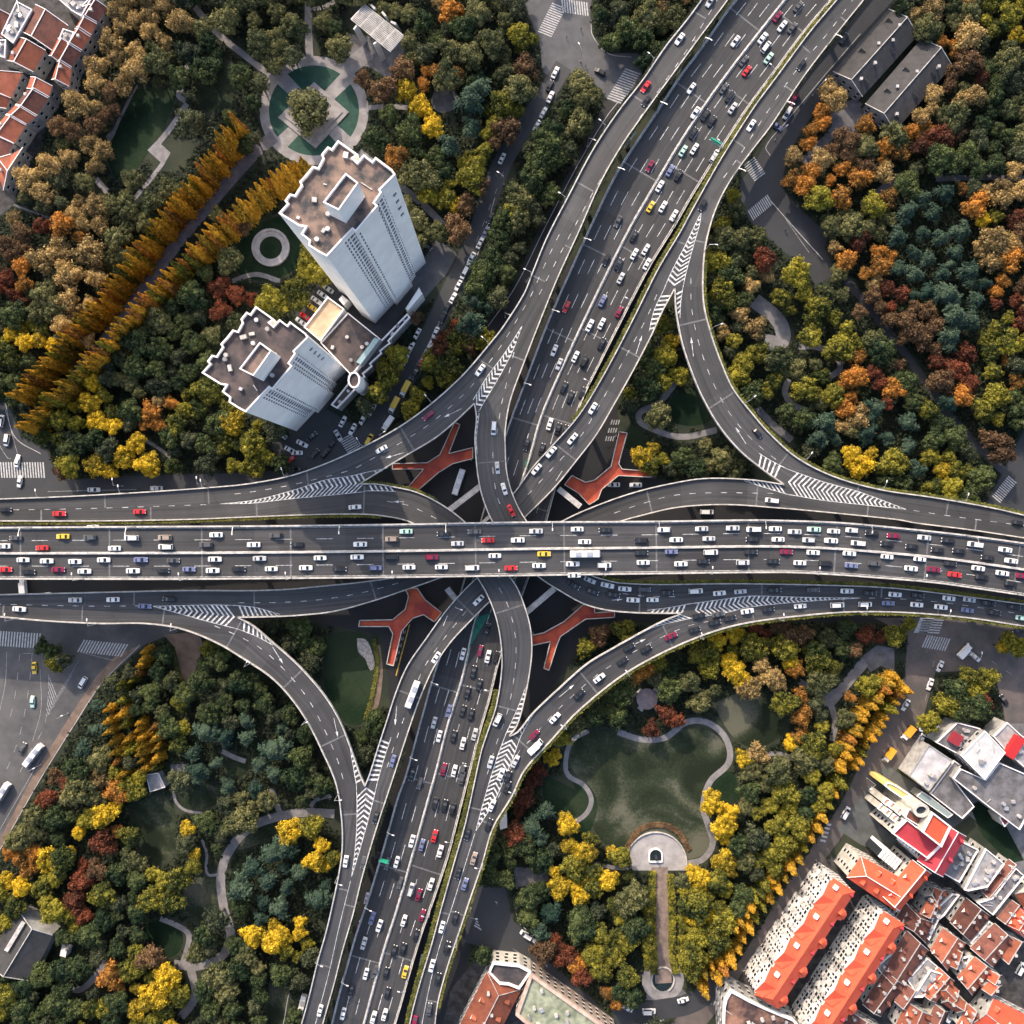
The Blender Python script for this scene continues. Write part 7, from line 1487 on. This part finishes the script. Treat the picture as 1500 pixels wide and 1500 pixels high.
# ---------------------------------------------------------------- street lamps along the decks
def lamp_proto():
    out = []
    m = MB(); m.cyl(0, 0, 0, 8.5, .13, .08, 8); m.cyl(0, 0, 0, .5, .28, .24, 8); out.append(('pole', m, METAL))
    m = MB(); m.bar((0, 0, 8.3), (2.2, 0, 9.2), .10, .10); m.bar((0, 0, 7.6), (1.2, 0, 8.7), .06, .06); out.append(('arm', m, METAL))
    m = MB(); m.box(2.55, 0, 9.12, .95, .36, .14); out.append(('lamp_head', m, WHITE2))
    r = []
    for nm, m, mt in out:
        me = bpy.data.meshes.new(nm); me.from_pydata(m.v, [], m.f); me.materials.append(mt); me.update(); r.append((nm, me))
    return r
LP = lamp_proto(); lamps = []
def lampsalong(pts, zf, every, side, start=.5, off=.0):
    a, d = arclen(pts); t = every * start
    while t < d[-1]:
        p = at_len(a, d, t); q = at_len(a, d, min(d[-1], t + 2)); 
        if -30 < p[0] < 1530 and -30 < p[1] < 1530:
            ang = math.atan2(-(q[1] - p[1]), q[0] - p[0]) + side * math.pi / 2; lamps.append((p[0], p[1], zf(p[0], p[1]) + .5, ang))
        t += every
lampsalong(EWt, zew, 152, -1, .3); lampsalong(EWb, zew, 152, 1, .8); lampsalong(NWo, z0, 118, -1, .6) ; lampsalong(neo, z0, 118, 1, .2); lampsalong(seo, z0, 118, 1, .4); lampsalong(swo, z0, 118, 1, .5)
lampsalong(NSl, zns, 112, 1, .4); lampsalong(sub(NSr, lambda p: p[1] < 600), zns, 130, -1, .5); lampsalong(sub(NSr, lambda p: p[1] > 950), zns, 112, -1, .5)
for x, y, a in ((560, 640, 30), (520, 690, 20), (700, 440, 150), (640, 520, 150), (738, 270, 150), (850, 90, 120), (1135, 205, 40), (1190, 140, 40), (180, 712, 90), (300, 710, 90), (100, 1045, 30), (60, 1120, 30), (1270, 1140, 210), (1195, 1260, 210), (1150, 1330, 210), (1420, 960, 90), (800, 1400, 120), (690, 1330, 0), (740, 465, 330), (860, 215, 330)): lamps.append((x, y, 0.05, math.radians(a)))
ll = ordl([(x, y, 'deck' if z > 2 else 'street') for x, y, z, a in lamps], {'deck': 'grey lamp on a deck parapet', 'street': 'grey lamp on the street below'})
for (x, y, z, a), lb in zip(lamps, ll):
    p = W(x, y, z); root = empty('street_lamp', p, a); tag(root, lb, 'street lamp', 'street lamps of the interchange')
    for nm, me in LP: o = bpy.data.objects.new(nm, me); col.objects.link(o); o.parent = root
print('LAMPS', len(lamps))
# sign gantries on the wide highway
GREEN = mat('sign_green', (.02, .33, .20), .5)
for k, fr, f0, f1, lb in (('NSE', .215, .62, 1.0, 'green sign board over the northern highway'), ('NSW', .79, 0.0, .34, 'green sign board over the southern highway')):
    rb = RIB[k]; i = int(fr * rb['n']); l, r = rb['l'][i], rb['r'][i]; a = l + (r - l) * f0; b = l + (r - l) * f1; z = 8 + 6.2; A_, B_ = W(*a, 8), W(*b, 8); A_.z = B_.z = z; root = empty('sign_gantry', (B_.x, B_.y, 8) if f1 == 1.0 else (A_.x, A_.y, 8)); tag(root, lb, 'sign'); c = root.location
    m = MB(); m.bar(A_ - c, B_ - c, .35, .35); e = Vector((0, 0, -6.2)); end = (B_ if f1 == 1.0 else A_) - c; m.bar(end, end + e + Vector((.01, 0, 0)), .35, .35); m.build('frame', [METAL], root); m = MB(); A2, B2 = A_.lerp(B_, .1) - c, A_.lerp(B_, .9) - c; m.bar(A2 + Vector((0, .5, 0)), B2 + Vector((0, .5, 0)), .5, 2.4); m.build('sign_board', [GREEN], root)
# green painted wedges of median paving where the highway halves part
for P in ([(698, 905), (719, 897), (690, 945), (678, 975)], [(770, 675), (777, 672), (774, 686), (769, 685)]):
    m = MB(); m.face([W(x, y, 8) + Vector((0, 0, .05)) for x, y in P]); tag(m.build('green_road_wedge', [mat('green_paint', (.01, .14, .09), .7, .2, .5)]), None, None, None, 'structure')
# people at the crossings
def person_mesh():
    m = MB(); S_ = []
    # one continuous lathe-like figure: legs merged at hips, torso, neck, head
    rings = [(0.0, .10, .07), (.45, .11, .09), (.85, .19, .12), (1.05, .17, .11), (1.35, .23, .12), (1.45, .15, .09), (1.5, .06, .06), (1.56, .08, .09), (1.66, .09, .11), (1.74, .06, .07)]; n = 10; secs = []
    for z, a, b in rings: secs.append([(b * math.sin(t / n * math.tau), a * math.cos(t / n * math.tau), z) for t in range(n)])
    loft(m, secs)
    for s in (-1, 1): loft(m, [[(0 + .045 * math.cos(t / 6 * math.tau), s * .22 + .045 * math.sin(t / 6 * math.tau), 1.38) for t in range(6)], [(.04 + .04 * math.cos(t / 6 * math.tau), s * .27 + .04 * math.sin(t / 6 * math.tau), 1.08) for t in range(6)], [(.12 + .03 * math.cos(t / 6 * math.tau), s * .27 + .03 * math.sin(t / 6 * math.tau), .80) for t in range(6)]])
    me = bpy.data.meshes.new('person'); me.from_pydata(m.v, [], m.f); me.materials.append(mat('dark_clothing', (.03, .03, .04), .9)); me.update(); return me
PMs = person_mesh()
for i, (x, y, lb) in enumerate(((830, 56, 'walking near the northern crosswalk'), (851, 44, 'standing alone on the pale junction paving'), (858, 98, 'waiting by the kerb of the northern junction'), (1062, 1160, 'walking on the winding lawn path'), (205, 716, 'walking beside the ramp wall'), (1292, 190, 'standing in the yard of the tiled halls'), (1150, 338, 'crossing the north-eastern side street'), (450, 1176, 'strolling on the forked park path'))):
    o = bpy.data.objects.new('person', PMs); col.objects.link(o); p = W(x, y, .08); o.location = p; o.rotation_euler = (0, 0, i * 1.3); tag(o, 'person in dark clothes ' + lb, 'person')
